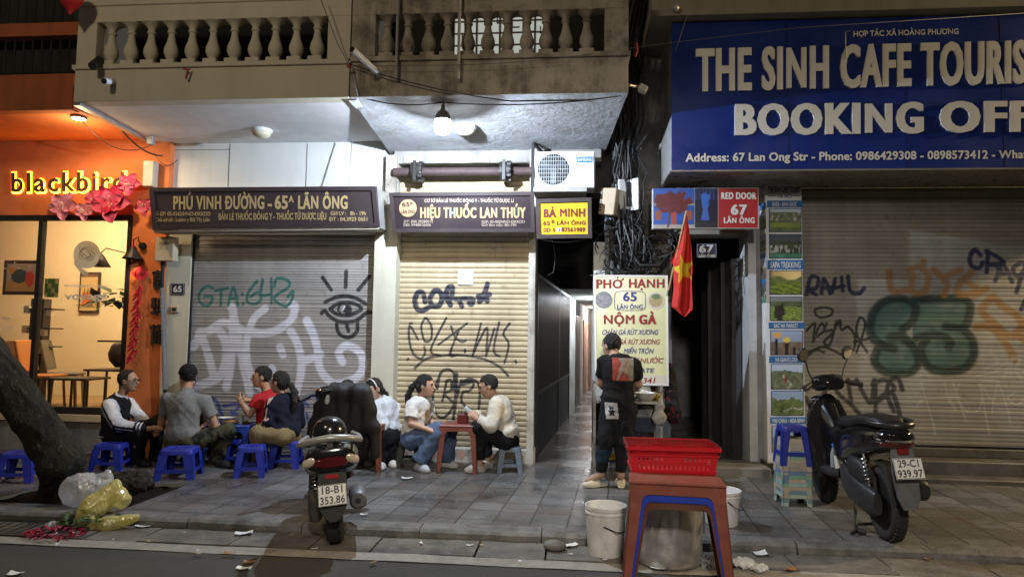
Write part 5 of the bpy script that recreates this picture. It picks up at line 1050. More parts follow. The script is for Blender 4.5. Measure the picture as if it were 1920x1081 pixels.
def person(label, J, face, up=(0, 0, 1), scale=1.08, skin=(.40, .235, .155), hair='short', group='people eating at the pavement stalls', top=None, legs=None, shoe=None, female=False, seated=True, extras=None, base=None, h=.0065, torso_w=1.0, hs=1.1):
 """J: joints in world space: head, neck, chest, pelvis, shL, elL, haL, shR, elR, haR, hiL, knL, anL, hiR, knR, anR, toL, toR"""
 s = scale; f = unit(face); upv = unit(np.array(up, float) - 0 * f); f = unit(f - upv * (f @ upv)); rgt = np.cross(f, upv)
 base = base or (J['pelvis'][0], J['pelvis'][1], 0.0)
 root = None; W_ = (.9 if female else 1.0) * torso_w * s
 B = SDF()
 dz = np.array((0, 0, .035)) if seated else 0
 for q in ('pelvis', 'hiL', 'hiR'): J[q] = J[q] + dz
 pel, ch, nk, hd = J['pelvis'], J['chest'], J['neck'], J['head']
 shv = J['shR'] - J['shL']; shw = unit(shv); spine = unit(ch - pel); fw = unit(np.cross(spine, shw)); ax = np.stack([shw, fw, np.cross(shw, fw)])
 hip_ax = unit(J['hiR'] - J['hiL'])
 def torso(S_, g, k=.06):
  mid = (pel + ch) / 2
  S_.ell(ch + spine * .02 * s, (.155 * W_ + g, .105 * s + g, .17 * s + g), ax, k).ell(mid, (.135 * W_ + g, .10 * s + g, .16 * s + g), ax, k).ell(pel + spine * .03, (.145 * W_ + g * .8, .105 * s + g * .8, .105 * s + g * .6), ax, k)
  S_.cone(J['shL'] - shw * .0 + shw * .04, J['shR'] - shw * .04, .052 * s + g, None, k); S_.cone(ch + spine * .1 * s, nk - unit(nk - ch) * .02, .085 * s + g, .05 * s + g, k)
 torso(B, 0)
 B.cone(nk - unit(hd - nk) * .03, hd - upv * .03 * hs - f * .012, .052 * s * (.86 if female else 1), .048 * s, .03)
 # head: cranium, face, jaw, nose, brow, lips, ears, eye sockets come from the shapes meeting
 ah = np.stack([rgt, f, upv])
 B.ell(hd + upv * .022 * hs - f * .012 * hs, np.array((.074, .092, .092)) * hs, ah, .02).ell(hd + f * .028 * hs - upv * .03 * hs, np.array((.060, .062, .078)) * hs, ah, .03)
 B.ell(hd + f * .045 * hs - upv * .088 * hs, np.array((.036, .034, .026)) * hs, ah, .03)
 B.cone(hd + f * .083 * hs + upv * .012 * hs, hd + f * .105 * hs - upv * .028 * hs, .008 * hs, .013 * hs, .012)
 B.cone(hd + f * .082 * hs + upv * .024 * hs + rgt * .035 * hs, hd + f * .086 * hs + upv * .024 * hs - rgt * .035 * hs, .009 * hs, None, .015)
 B.cone(hd + f * .088 * hs - upv * .056 * hs + rgt * .017 * hs, hd + f * .088 * hs - upv * .056 * hs - rgt * .017 * hs, .0085 * hs, None, .008)
 for q in (-1, 1): B.ell(hd + rgt * q * .073 * hs - f * .008 * hs - upv * .008 * hs, np.array((.012, .022, .033)) * hs, ah, .008)
 for q in 'LR':
  B.line([J['sh' + q], J['el' + q]], [.05 * s * (.82 if female else 1), .038 * s * (.85 if female else 1)], .03); wr = J['ha' + q] - unit(J['ha' + q] - J['el' + q]) * .03
  B.line([J['el' + q], J['el' + q] * .6 + wr * .4, wr], [.037 * s * (.85 if female else 1), .037 * s * (.85 if female else 1), .025 * s], .02)
  hd_ = J.get('hd' + q, unit(J['ha' + q] - J['el' + q])); pn = J.get('pn' + q, np.array((0, 0, -1.))); hand(B, wr, hd_, pn, J.get('cu', .55), 1 if q == 'L' else -1, s)
  B.line([J['hi' + q], J['kn' + q]], [.085 * s, .058 * s], .04).line([J['kn' + q], J['kn' + q] * .65 + J['an' + q] * .35, J['an' + q]], [.056 * s, .055 * s, .034 * s], .03)
  to = J['to' + q]; B.line([J['an' + q] - np.array((0, 0, .03)), (J['an' + q] + to) / 2 - np.array((0, 0, .02)), to], [.034 * s, .03 * s, .022 * s], .03)
 skv = np.array(skin)
 def skin_col(V):
  C = np.tile(skv, (len(V), 1)); d = np.linalg.norm(V - (hd + f * .092 * hs - upv * .056 * hs), axis=1); w = np.clip(1 - d / (.022 * hs), 0, 1)[:, None]; C = C * (1 - w * .8) + np.array((.30, .09, .08)) * w * .8
  for q in (-1, 1):
   d = np.linalg.norm(V - (hd + f * .083 * hs + rgt * q * .032 * hs + upv * .004 * hs), axis=1); w = np.clip(1.5 - d / (.015 * hs), 0, 1)[:, None]; C = C * (1 - w * .62)
   d = np.linalg.norm(V - (hd + f * .094 * hs + rgt * q * .034 * hs + upv * .027 * hs), axis=1); w = np.clip(1.3 - d / (.014 * hs), 0, 1)[:, None]; C = C * (1 - w * .8)
  return C
 root = knit(B, 'person', SKIN, None, skin_col, h); tag(root, label, 'person', group)
 me = root.data; bl = Vector((float(base[0]), float(base[1]), float(base[2]))); me.transform(Matrix.Translation(-bl)); root.location = bl
 # clothes
 def limb_end(a, b, t): return a + (b - a) * t
 if top:
  T = SDF(); g = top.get('g', .014); torso(T, g, .05)
  for q in 'LR':
   sl = top.get('sleeve', .55); a, e, w = J['sh' + q], J['el' + q], J['ha' + q] - unit(J['ha' + q] - J['el' + q]) * .045
   if sl <= 1: T.cone(a, limb_end(a, e, sl), .056 * s * (.86 if female else 1) + g, .05 * s + g * 1.2, .03, end=True)
   else: T.cone(a, e, .053 * s + g, .044 * s + g * 1.2, .03); T.cone(e, w, .042 * s + g * 1.2, .031 * s + g, .025, end=True)
  T.ell(pel + spine * .06, (.145 * W_ + g * 1.1, .105 * s + g * 1.1, .09 * s + g * .5), ax, .04)
  wr = grad_wrinkle(2.1 * top.get('wr', .0045), top.get('wf', 42), len(label)); hem = pel + spine * top.get('hem', -.03); nd = unit(hd - nk); nck = nk + nd * top.get('collar', .005)
  def post(F, X, Y, Z):
   F = F + wr(X, Y, Z); F = np.maximum(F, -((X - hem[0]) * spine[0] + (Y - hem[1]) * spine[1] + (Z - hem[2]) * spine[2]) * 1.0)
   return np.maximum(F, np.minimum((X - nck[0]) * nd[0] + (Y - nck[1]) * nd[1] + (Z - nck[2]) * nd[2], .085 - np.sqrt((X - nck[0]) ** 2 + (Y - nck[1]) ** 2 + (Z - nck[2]) ** 2)))
  if top.get('collar', 0) > .02: T.cone(nk - nd * .03, nk + nd * .06, .064 * s, .062 * s, .02)
  knit(T, top.get('name', 'shirt'), CLOTH, root, top['col'], .008, post)
 if legs:
  T = SDF(); g = legs.get('g', .016); T.ell(pel + spine * .02, (.148 * W_ + g * .7, .108 * s + g * .7, .10 * s + g * .7), ax, .04)
  for q in 'LR':
   T.line([J['hi' + q], J['kn' + q]], [.09 * s + g, .063 * s + g], .05); e = limb_end(J['kn' + q], J['an' + q], legs.get('len', .93)); T.cone(J['kn' + q], e, .061 * s + g, legs.get('cuff', .05) * s + g * .5, .04, end=True)
  wr = grad_wrinkle(2.3 * legs.get('wr', .006), 34, len(label) + 9); tp = pel + spine * .12
  knit(T, legs.get('name', 'trousers'), CLOTH, root, legs['col'], .008, lambda F, X, Y, Z: np.maximum(F + wr(X, Y, Z), np.minimum((X - tp[0]) * spine[0] + (Y - tp[1]) * spine[1] + (Z - tp[2]) * spine[2], .23 - np.sqrt((X - tp[0]) ** 2 + (Y - tp[1]) ** 2 + (Z - tp[2]) ** 2))))
 if shoe:
  for q in 'LR':
   T = SDF(); an, to = J['an' + q], J['to' + q]; fd = to - an; fd[2] = 0; L = np.linalg.norm(fd); fd = fd / L; zb = min(to[2], an[2]) - .03
   zb = J.get('ground', 0.0); pt = lambda t, z: np.array((an[0], an[1], zb)) + fd * t + np.array((0, 0, z)); hg = shoe.get('h', .07)
   T.line([pt(-.035, .034), pt(.06, .034), pt(L * .75, .032), pt(L + .015, .028)], [.036 * s, .04 * s, .044 * s, .03 * s], .03)
   if hg > .05: T.cone(pt(-.015, .04), pt(.01, hg), .036 * s, .038 * s, .03); T.cone(pt(.02, hg * .85), pt(L * .7, .04), .034 * s, .03 * s, .03)
   op = shoe.get('open')
   def post(F, X, Y, Z, pt=pt, op=op):
    F = np.maximum(F, -(Z - zb - .002))
    if op:
     t = (X - pt(0, 0)[0]) * fd[0] + (Y - pt(0, 0)[1]) * fd[1]; F = np.maximum(F, np.minimum(Z - zb - .028, op - t))
    return F
   sc = shoe['col']; so = shoe.get('sole')
   cf = (lambda V: np.where((V[:, 2:3] < zb + .022), np.array(so), np.array(sc) if not callable(sc) else sc(V))) if so else sc
   knit(T, 'shoe', LEATHER, root, cf, .006, post)
 # hair
 Hs = SDF(); Hs.ell(hd + upv * .026 * hs - f * .016 * hs, np.array((.083, .100, .098)) * hs, ah, .02)
 cut = {'short': (.035, .50), 'bald': (.0, 1.6), 'long': (.05, .45), 'cap': (.05, .4)}[hair if hair in ('short', 'bald', 'long', 'cap') else 'long']
 if female: Hs.ell(hd - f * .055 * hs - upv * .01 * hs, np.array((.07, .05, .08)) * hs, ah, .03)
 wr = grad_wrinkle(.009, 120, len(label) + 3)
 def hpost(F, X, Y, Z):
  px, py, pz = X - hd[0], Y - hd[1], Z - hd[2]; ff = px * f[0] + py * f[1] + pz * f[2]; uu = px * upv[0] + py * upv[1] + pz * upv[2]
  lim = np.where(uu > .055 * hs, (.065 if hair != 'bald' else .02) * hs + (uu - .055 * hs) * .6, np.where(uu > .01 * hs, .028 * hs, -.012 * hs))
  if female: lim = np.where(uu > .055 * hs, .075 * hs, np.where(uu > -.03 * hs, .035 * hs, -.02 * hs))
  lo_ = (-.075 if not female else -.10) * hs
  return np.maximum(np.maximum(F + wr(X, Y, Z), ff - lim), lo_ - uu)
 hr = knit(Hs, 'hair', HAIR, root, (1, 1, 1), .006, hpost)
 if 'tail' in J:
  T = SDF(); T.line([np.array(p) for p in J['tail']], [.03 * hs] + [.032 * hs] * (len(J['tail']) - 2) + [.008 * hs], .02); knit(T, 'ponytail', HAIR, hr, (1, 1, 1), .007, lambda F, X, Y, Z: F + wr(X, Y, Z))
 if extras: extras(root, hd, f, upv, rgt, hs, J)
 return root
def pj(**k):
 """joints from picture measurements: (px, py, distance)"""
 out = {}
 for n_, v in k.items():
  if n_ == 'tail': out[n_] = [A(P(*q)) for q in v]
  elif n_ in ('cu', 'ground'): out[n_] = v
  elif n_[:2] in ('hd', 'pn'): out[n_] = unit(v) if n_ not in ('head',) and len(n_) == 3 else v
  else: out[n_] = A(P(*v))
 return out
def glasses(root, hd, f, upv, rgt, hs, J):
 b = MB(); V_ = lambda p: Vector(tuple(p))
 for q in (-1, 1):
  c = hd + f * .103 * hs + rgt * q * .033 * hs + upv * .004 * hs; pts = [V_(c + rgt * .026 * hs * math.cos(t * .5236) + upv * .02 * hs * math.sin(t * .5236)) for t in range(13)]; b.tube(pts, .0028, 6, False)
  b.tube([V_(c + rgt * q * .026 * hs), V_(hd + rgt * q * .082 * hs + f * .03 * hs + upv * .008 * hs), V_(hd + rgt * q * .078 * hs - f * .02 * hs)], .0028, 6)
 b.build('glasses', M['black'], root)
# the people
K = (.012, .012, .014)
# 1 man in the bomber jacket (profile, facing right)
J = pj(head=(241, 713, 7.75), neck=(226, 744, 7.75), chest=(217, 775, 7.72), pelvis=(216, 822, 7.72), shL=(240, 756, 7.92), shR=(203, 762, 7.56), elR=(222, 796, 7.48), haR=(283, 804, 7.55), elL=(265, 788, 7.95), haL=(298, 803, 7.72),
       hiR=(214, 829, 7.64), knR=(264, 812, 7.55), anR=(258, 868, 7.60), toR=(276, 884, 7.52), hiL=(222, 826, 7.82), knL=(296, 792, 7.80), anL=(290, 864, 7.85), toL=(312, 874, 7.80), hdR=(.6, .2, .1), hdL=(.3, -.5, -.1), pnR=(0, .5, -1), pnL=(0, -.4, -1))
def bomber(V):
 C = np.tile((.014, .014, .016), (len(V), 1)).astype(float); WH = np.array((.62, .63, .66))
 for q in 'RL':
  a, e, w = J['sh' + q], J['el' + q], J['ha' + q]
  for i, (p0, p1) in enumerate(((a, e), (e, w))):
   d = p1 - p0; t = ((V - p0) @ d) / (d @ d); r = np.linalg.norm(V - p0 - np.clip(t, 0, 1)[:, None] * d, axis=1); t0 = -.35 if i == 0 else 0.0
   out = V - p0 - t[:, None] * d; sd = unit(np.cross(d, np.array((0, -1, 0)))); ang = out @ sd
   m = (r < .10) & (t > t0) & (t < (1.05 if i == 0 else .52)); m &= (V @ unit(J['shR'] - J['shL']) - (J['ch'] if False else (J['chest'] @ unit(J['shR'] - J['shL'])))) * (1 if q == 'R' else -1) > .07
   C[m] = WH; st = m & (ang > .0) & (ang < .026); C[st] = (.014, .014, .016); st = m & (ang > .042) & (ang < .066); C[st] = (.014, .014, .016)
   if i == 1:
    for b0 in (.60, .70): C[(r < .09) & (t > b0) & (t < b0 + .045)] = WH
 sp = unit(J['chest'] - J['pelvis']); hgt = (V - J['pelvis']) @ sp
 for b0 in (-.028, .004): C[(hgt > b0) & (hgt < b0 + .014) & (np.linalg.norm((V - J['pelvis'])[:, :2], axis=1) < .24)] = WH
 nn = np.linalg.norm(V - (J['neck']), axis=1); C[(nn > .066) & (nn < .082) & (V[:, 2] > J['neck'][2] - .02)] = WH
 return C
def spectacles1(root, hd, f, upv, rgt, hs, J): glasses(root, hd, f, upv, rgt, hs, J)
person('man in a black bomber jacket with white sleeves on a blue stool', J, (1, .12, -.06), hair='bald', top=dict(name='jacket', col=bomber, sleeve=1.2, g=.022, hem=-.035, collar=.04, wr=.006), legs=dict(col=K, g=.014), shoe=dict(col=(.012, .012, .012), h=.055), extras=spectacles1)
# 2 man in the grey polo, seen from behind
J = pj(head=(352, 704, 7.62), neck=(350, 733, 7.58), chest=(346, 770, 7.52), pelvis=(341, 828, 7.50), shL=(315, 748, 7.56), shR=(383, 751, 7.56), elL=(303, 792, 7.64), haL=(322, 800, 7.95), elR=(405, 798, 7.62), haR=(388, 800, 7.92),
       hiL=(327, 834, 7.52), knL=(322, 822, 7.95), anL=(330, 866, 8.0), toL=(330, 872, 8.2), hiR=(362, 834, 7.52), knR=(428, 806, 7.66), anR=(404, 872, 7.70), toR=(428, 886, 7.60), hdL=(.5, .6, 0), hdR=(-.5, .6, 0))
def polo(V):
 C = np.tile((.185, .19, .195), (len(V), 1)); r = np.random.RandomState(4).rand(len(V)); C = C * (.88 + .24 * r)[:, None]; return C
def camo(V):
 n = fbm(V[:, 0] * 1.0 + V[:, 1] * .6, V[:, 2] * 1.0 + V[:, 1] * .3, 13, 21); C = np.tile((.050, .052, .035), (len(V), 1)); C[n > .5] = (.018, .018, .015); C[n < .40] = (.085, .075, .048); return C
def cap(root, hd, f, upv, rgt, hs, J):
 T = SDF(); ah = np.stack([rgt, f, upv]); T.ell(hd + upv * .034 * hs - f * .012 * hs, np.array((.092, .108, .098)) * hs, ah, .02)
 ch = knit(T, 'cap', CLOTH, root, (.014, .014, .015), .006, lambda F, X, Y, Z: np.maximum(F, (.016 * hs - ((X - hd[0]) * upv[0] + (Y - hd[1]) * upv[1] + (Z - hd[2]) * upv[2]))))
 b = MB(); v = lambda a, c, d: Vector(tuple(hd + f * a * hs + rgt * c * hs + upv * d * hs)); n_ = 9; up_ = []; dn = []
 for i in range(n_): t = math.pi * i / (n_ - 1); up_.append(v(.085 + .085 * math.sin(t), .08 * math.cos(t), .028 - .012 * math.sin(t)))
 b.add(up_ + [p - Vector((0, 0, .008)) for p in up_], [tuple(range(n_)), tuple(range(2 * n_ - 1, n_ - 1, -1))] + [(i, i + n_, i + n_ + 1, i + 1) for i in range(n_ - 1)]); b.build('cap_peak', M['black'], ch)
person('man in a grey polo shirt and dark cap seen from behind', J, (-.75, .8, -.1), hair='short', top=dict(col=polo, sleeve=.62, g=.018, hem=-.045, collar=.035, wr=.006, wf=34), legs=dict(col=camo, g=.02), shoe=dict(col=(.02, .02, .022), h=.04, open=.05), extras=cap, torso_w=1.12)
# 3 person mostly hidden behind him
J = pj(head=(351, 716, 8.32), neck=(352, 742, 8.30), chest=(352, 775, 8.28), pelvis=(352, 820, 8.28), shL=(388, 752, 8.26), shR=(318, 752, 8.26), elL=(392, 786, 8.14), haL=(384, 797, 7.98), elR=(312, 788, 8.14), haR=(330, 798, 8.02),
       hiL=(366, 824, 8.24), knL=(384, 812, 7.98), anL=(384, 858, 8.02), toL=(388, 864, 7.9), hiR=(340, 824, 8.24), knR=(334, 814, 8.0), anR=(336, 858, 8.05), toR=(334, 864, 7.92))
person('person in dark clothes mostly hidden behind the grey polo man', J, (.1, -1, -.2), top=dict(name='jacket', col=(.022, .02, .018), sleeve=1.2, g=.02, collar=.03), legs=dict(col=(.03, .028, .025)), shoe=dict(col=(.03, .03, .03)), h=.009)
# 4 man in the red polo
J = pj(head=(490, 706, 8.12), neck=(501, 735, 8.16), chest=(504, 766, 8.16), pelvis=(505, 814, 8.18), shL=(484, 750, 7.98), shR=(521, 749, 8.28), elL=(468, 776, 7.90), haL=(451, 752, 7.86), elR=(508, 766, 8.08), haR=(466, 749, 7.92),
       hiL=(496, 818, 8.08), knL=(456, 806, 7.92), anL=(460, 858, 7.95), toL=(448, 868, 7.88), hiR=(515, 818, 8.26), knR=(470, 804, 8.14), anR=(474, 856, 8.16), toR=(462, 866, 8.1), hdL=(-.5, .1, .75), hdR=(-.9, -.2, .15), pnL=(.3, .8, 0), pnR=(.0, -.2, -1), cu=.75)
def red_polo(V):
 C = np.tile((.42, .022, .028), (len(V), 1)); nn = np.linalg.norm(V - J['neck'], axis=1); C[(nn > .060) & (nn < .068) & (V[:, 2] > J['neck'][2])] = (.6, .6, .6); return C
person('smiling man in a red polo shirt holding food over the blue table', J, (-.95, -.42, -.12), hair='short', skin=(.42, .235, .14), top=dict(col=red_polo, sleeve=.58, g=.016, collar=.035), legs=dict(col=(.045, .03, .022)), shoe=dict(col=(.05, .04, .035)))
# 5 woman in the navy jacket (from behind, facing left)
J = pj(head=(524, 716, 7.78), neck=(533, 744, 7.76), chest=(534, 772, 7.72), pelvis=(534, 818, 7.70), shL=(512, 757, 7.66), shR=(556, 757, 7.84), elL=(505, 790, 7.60), haL=(494, 800, 7.76), elR=(560, 792, 7.92), haR=(520, 803, 7.98),
       hiL=(527, 822, 7.62), knL=(483, 812, 7.56), anL=(484, 866, 7.62), toL=(470, 876, 7.58), hiR=(543, 822, 7.78), knR=(488, 808, 7.86), anR=(492, 862, 7.9), toR=(480, 870, 7.86), hdL=(-.6, .5, -.1), tail=[(546, 722, 7.72), (553, 736, 7.68), (554, 754, 7.64), (550, 772, 7.62)])
def navy_jacket(V):
 C = np.tile((.012, .014, .028), (len(V), 1)).astype(float)
 for p0, p1 in ((J['neck'] + np.array((-.06, 0, -.02)), J['shL']), (J['shL'], J['elL']), (J['elL'], J['haL'])):
  d = p1 - p0; t = ((V - p0) @ d) / (d @ d); o = V - p0 - np.clip(t, 0, 1)[:, None] * d; sd = unit(np.cross(d, np.array((0., 1., 0.)))); a = o @ sd
  m = (np.linalg.norm(o, axis=1) < .085) & (np.abs(a + .028) < .011) & (V[:, 1] < p0[1] + .06); C[m] = (.55, .38, .35)
 return C
person('woman with a black ponytail in a navy jacket with a pink stripe', J, (-1, .25, -.22), female=True, hair='long', top=dict(name='jacket', col=navy_jacket, sleeve=1.2, g=.024, hem=-.05, collar=.035, wr=.006), legs=dict(col=(.21, .165, .085), g=.02), shoe=dict(col=(.03, .025, .02)), torso_w=1.08)
# 6 woman hidden behind the hanging jacket
J = pj(head=(653, 732, 8.08), neck=(651, 756, 8.10), chest=(648, 783, 8.10), pelvis=(645, 826, 8.12), shL=(665, 764, 8.18), shR=(634, 764, 7.98), elL=(680, 795, 8.15), haL=(690, 802, 8.0), elR=(640, 798, 7.92), haR=(668, 804, 7.92),
       hiL=(652, 829, 8.18), knL=(682, 820, 8.12), anL=(680, 866, 8.12), toL=(694, 872, 8.1), hiR=(640, 829, 8.04), knR=(680, 822, 7.92), anR=(678, 868, 7.95), toR=(692, 874, 7.92))
def clip(root, hd, f, upv, rgt, hs, J):
 b = MB(); c = hd + upv * .08 * hs + rgt * .055 * hs + f * .02 * hs; b.tube([Vector(tuple(c + f * t * .03 + upv * (.02 - t * t * .02))) for t in (-1, -.5, 0, .5, 1)], .008, 8); b.build('hair_clip', mat('clip_yellow', (.6, .48, .12), .4), root)
person('dark haired woman with a yellow clip half hidden by the hanging jacket', J, (.75, -.6, -.25), female=True, skin=(.50, .32, .24), top=dict(col=(.08, .08, .085), sleeve=1.2), legs=dict(col=(.14, .13, .115)), shoe=dict(col=(.05, .05, .05)), extras=clip, h=.008)
# 7 woman in the white blouse looking down
J = pj(head=(700, 729, 8.10), neck=(712, 752, 8.16), chest=(722, 777, 8.18), pelvis=(727, 818, 8.18), shL=(705, 764, 8.02), shR=(735, 762, 8.28), elL=(716, 797, 7.94), haL=(699, 790, 7.94), elR=(732, 795, 8.20), haR=(702, 782, 8.08),
       hiL=(722, 822, 8.08), knL=(708, 818, 7.86), anL=(714, 868, 7.90), toL=(716, 878, 7.76), hiR=(736, 824, 8.22), knR=(726, 822, 7.98), anR=(734, 866, 8.02), toR=(738, 874, 7.92), hdL=(-.5, .1, .6), hdR=(-.6, 0, .5), tail=[(716, 730, 8.17), (723, 740, 8.20), (728, 752, 8.22)])
def hairband(root, hd, f, upv, rgt, hs, J):
 b = MB(); b.tube([Vector(tuple(hd + rgt * .088 * hs * math.cos(t) + upv * (.02 + .10 * math.sin(t)) * hs + f * .012 * hs)) for t in np.linspace(0, math.pi, 14)], .008, 8); b.build('hairband', mat('band_white', (.7, .7, .68), .5), root)
 b = MB(); c = J['haL'] * .5 + J['haR'] * .5 + np.array((-.03, -.02, .04)); b.bar(Vector(tuple(c - rgt * .04)), Vector(tuple(c + rgt * .045)), .014, .075); b.build('phone', M['black'], root)
person('woman in a loose white blouse with a white hairband bending over her phone', J, (-.55, -.8, -.5), up=(-.25, -.2, 1), female=True, skin=(.52, .33, .25), top=dict(name='blouse', col=(.62, .64, .68), sleeve=1.25, g=.03, hem=.0, wr=.009, wf=30), legs=dict(name='trousers', col=K, g=.03), shoe=dict(col=(.55, .52, .48), h=.04, open=.07), extras=hairband)
# 8 woman in the white T-shirt
J = pj(head=(798, 722, 7.98), neck=(787, 749, 8.0), chest=(784, 776, 7.98), pelvis=(776, 822, 7.96), shR=(772, 762, 7.84), shL=(801, 757, 8.12), elR=(770, 793, 7.76), haR=(806, 806, 7.74), elL=(806, 785, 8.12), haL=(815, 800, 7.98),
       hiR=(772, 828, 7.88), knR=(822, 808, 7.82), anR=(786, 866, 7.80), toR=(800, 882, 7.72), hiL=(784, 826, 8.06), knL=(842, 806, 8.06), anL=(836, 864, 8.08), toL=(852, 872, 8.04), hdR=(1, .1, -.35), hdL=(.6, -.3, -.6), cu=.2, tail=[(782, 716, 8.02), (772, 726, 8.03), (765, 742, 8.03), (760, 758, 8.02)])
def tee(V):
 C = np.tile((.64, .63, .62), (len(V), 1)); fr_ = unit(np.array((1, -.25, 0))); c = J['chest'] + fr_ * .10
 m = (np.abs((V - c)[:, 2] + .03) < .10) & (np.abs((V - c) @ np.cross(fr_, (0, 0, 1))) < .07) & ((V - J['chest']) @ fr_ > .05); n = fbm(V[:, 1] * 3, V[:, 2] * 3, 6, 4); C[m & (n > .42)] = (.36, .26, .18); return C
def jeans(V):
 C = np.tile((.095, .135, .235), (len(V), 1)); n = fbm(V[:, 0] * 2, V[:, 2] * 2, 5, 17); C *= (.75 + .5 * n)[:, None]; return C
person('woman in a white T-shirt and loose blue jeans with a ponytail', J, (1, -.15, -.16), female=True, skin=(.50, .31, .22), top=dict(col=tee, sleeve=.70, g=.024, hem=-.07, wr=.007), legs=dict(col=jeans, g=.032, cuff=.075, len=.98, wr=.009), shoe=dict(col=(.50, .52, .55), sole=(.62, .62, .60)))
# 9 man in the cream sweater
J = pj(head=(915, 723, 7.98), neck=(929, 748, 8.02), chest=(942, 778, 8.02), pelvis=(952, 826, 8.0), shL=(930, 758, 7.86), shR=(942, 755, 8.18), elL=(922, 798, 7.76), haL=(891, 783, 7.80), elR=(912, 788, 8.16), haR=(884, 773, 8.0),
       hiL=(948, 832, 7.92), knL=(897, 802, 7.80), anL=(899, 864, 7.84), toL=(878, 884, 7.80), hiR=(956, 830, 8.12), knR=(905, 806, 8.10), anR=(914, 858, 8.10), toR=(906, 872, 8.06), hdL=(-.7, .2, .45), hdR=(-.9, -.2, .1), pnL=(.2, .6, -.4), cu=.7)
def grey_sock(root, hd, f, upv, rgt, hs, J):
 glasses(root, hd, f, upv, rgt, hs, J); b = MB(); c = J['haR'] * .5 + J['haL'] * .5 + np.array((-.05, 0, .05)); b.box(tuple(c), (.04, .07, .13), Matrix.Rotation(-.9, 3, 'Y'), .006); b.build('phone', mat('phone_pale', (.5, .55, .6), .3), root)
 b = MB(); w = J['haL'] - unit(J['haL'] - J['elL']) * .05; b.tube([Vector(tuple(w - unit(J['haL'] - J['elL']) * .012)), Vector(tuple(w + unit(J['haL'] - J['elL']) * .012))], .036, 14); b.build('watch', M['black'], root)
person('man in a cream sweater with glasses looking at his phone', J, (-1, -.12, -.32), up=(-.28, 0, 1), hair='short', skin=(.48, .29, .20), top=dict(name='sweater', col=(.60, .56, .47), sleeve=1.2, g=.026, hem=-.09, collar=.012, wr=.007, wf=30), legs=dict(col=K, g=.018), shoe=dict(col=(.36, .33, .29), sole=(.58, .55, .46)), extras=grey_sock)
# 10 cook standing at the cart, back to the street
J = pj(head=(1146, 648, 7.38), neck=(1156, 671, 7.30), chest=(1160, 700, 7.26), pelvis=(1158, 756, 7.28), shL=(1132, 678, 7.30), shR=(1190, 683, 7.26), elL=(1126, 717, 7.40), haL=(1140, 732, 7.66), elR=(1197, 720, 7.36), haR=(1182, 735, 7.62),
       hiL=(1145, 768, 7.30), knL=(1136, 822, 7.26), anL=(1127, 884, 7.30), toL=(1100, 900, 7.24), hiR=(1174, 768, 7.28), knR=(1169, 826, 7.28), anR=(1164, 886, 7.28), toR=(1163, 893, 7.46), hdL=(.3, .9, 0), hdR=(-.3, .9, 0))
def print_tee(V):
 C = np.tile((.013, .013, .014), (len(V), 1)).astype(float); d = np.stack([V[:, 0], V[:, 2]], 1); c = P(1168, 692, 7.14); u = (V[:, 0] - c.x) / .108; w = (V[:, 2] - c.z) / .118; back = V[:, 1] < J['chest'][1] + .02
 m = back & (np.abs(u) < 1) & (np.abs(w) < 1); red = m & (u + w * .6 < .15); C[m] = (.26, .23, .20); C[red] = (.36, .075, .055)
 lf = m & (np.abs(np.sin(7 * (u - w * .4)) * .35 - (u - .1 - w * .35)) < .28 * (1 - np.abs(w))); C[lf] = (.40, .30, .25); return C
def patch_pants(V):
 C = np.tile((.013, .014, .016), (len(V), 1)).astype(float); c = P(1147, 770, 7.16); u = (V[:, 0] - c.x) / .065; w = (V[:, 2] - c.z) / .082; back = V[:, 1] < J['pelvis'][1] + .02; m = back & (np.abs(u + .15 * w) < 1) & (np.abs(w) < 1); C[m] = (.55, .55, .57)
 for cu, cw, r in ((0, .28, .3), (-.26, .52, .12), (.26, .52, .12), (0, -.2, .36), (-.4, -.05, .16), (.4, -.05, .16), (-.28, -.52, .17), (.28, -.52, .17)): C[m & (np.hypot(u + .15 * w - cu, (w - cw) * 1.25) < r)] = (.03, .03, .035)
 C[m & (np.hypot(u + .15 * w, (w - .18) * 1.3) < .12)] = (.5, .5, .5)
 l = (V[:, 2] < .40) & (V[:, 2] > .26) & (V[:, 0] < J['knL'][0] + .10); C[l] = (.018, .035, .055); return C
person('cook in black clothes standing with his back turned at the food cart', J, (-.75, .8, -.35), up=(-.12, .2, 1), hair='short', skin=(.40, .25, .18), group=None, seated=False, top=dict(col=print_tee, sleeve=.66, g=.012, hem=-.05, wr=.006), legs=dict(col=patch_pants, g=.019, cuff=.042, len=.97, wr=.007), shoe=dict(col=(.62, .58, .44), h=.035, open=.02), torso_w=1.0)
# scooters
def xf_part(mb, name, m, root, Mx, smooth=True, auto=40):
 mb.v = [tuple(Mx @ Vector(p)) for p in mb.v]; return mb.build(name, m, root, smooth=smooth, auto=auto)
TYRE = mat('tyre_rubber', (.022, .021, .020), .8, var=.25, vscale=30, bump=.2, bscale=120)
BLKP = mat('black_lacquer', (.008, .008, .009), .16, coat=.6, var=.2, vscale=4, rvar=.06)
DULL = mat('black_trim', (.020, .020, .021), .55, var=.2, vscale=25)
GREYM = mat('grey_cast_metal', (.16, .16, .165), .5, .5, var=.25, vscale=14)
CHROME = mat('chrome', (.62, .62, .60), .18, 1.0)
REDL = mat('tail_red', (.085, .004, .006), .12, coat=.8); CLEARL = mat('signal_clear', (.62, .52, .40), .12, .2, coat=.8); AMB = mat('reflector_red', (.34, .03, .03), .25)
PLATE = mat('plate_white', (.66, .66, .63), .4, var=.08, vscale=30); PLT = mat('plate_ink', (.02, .02, .022), .5)
MIRR = mat('mirror_glass', (.7, .7, .68), .03, 1.0)
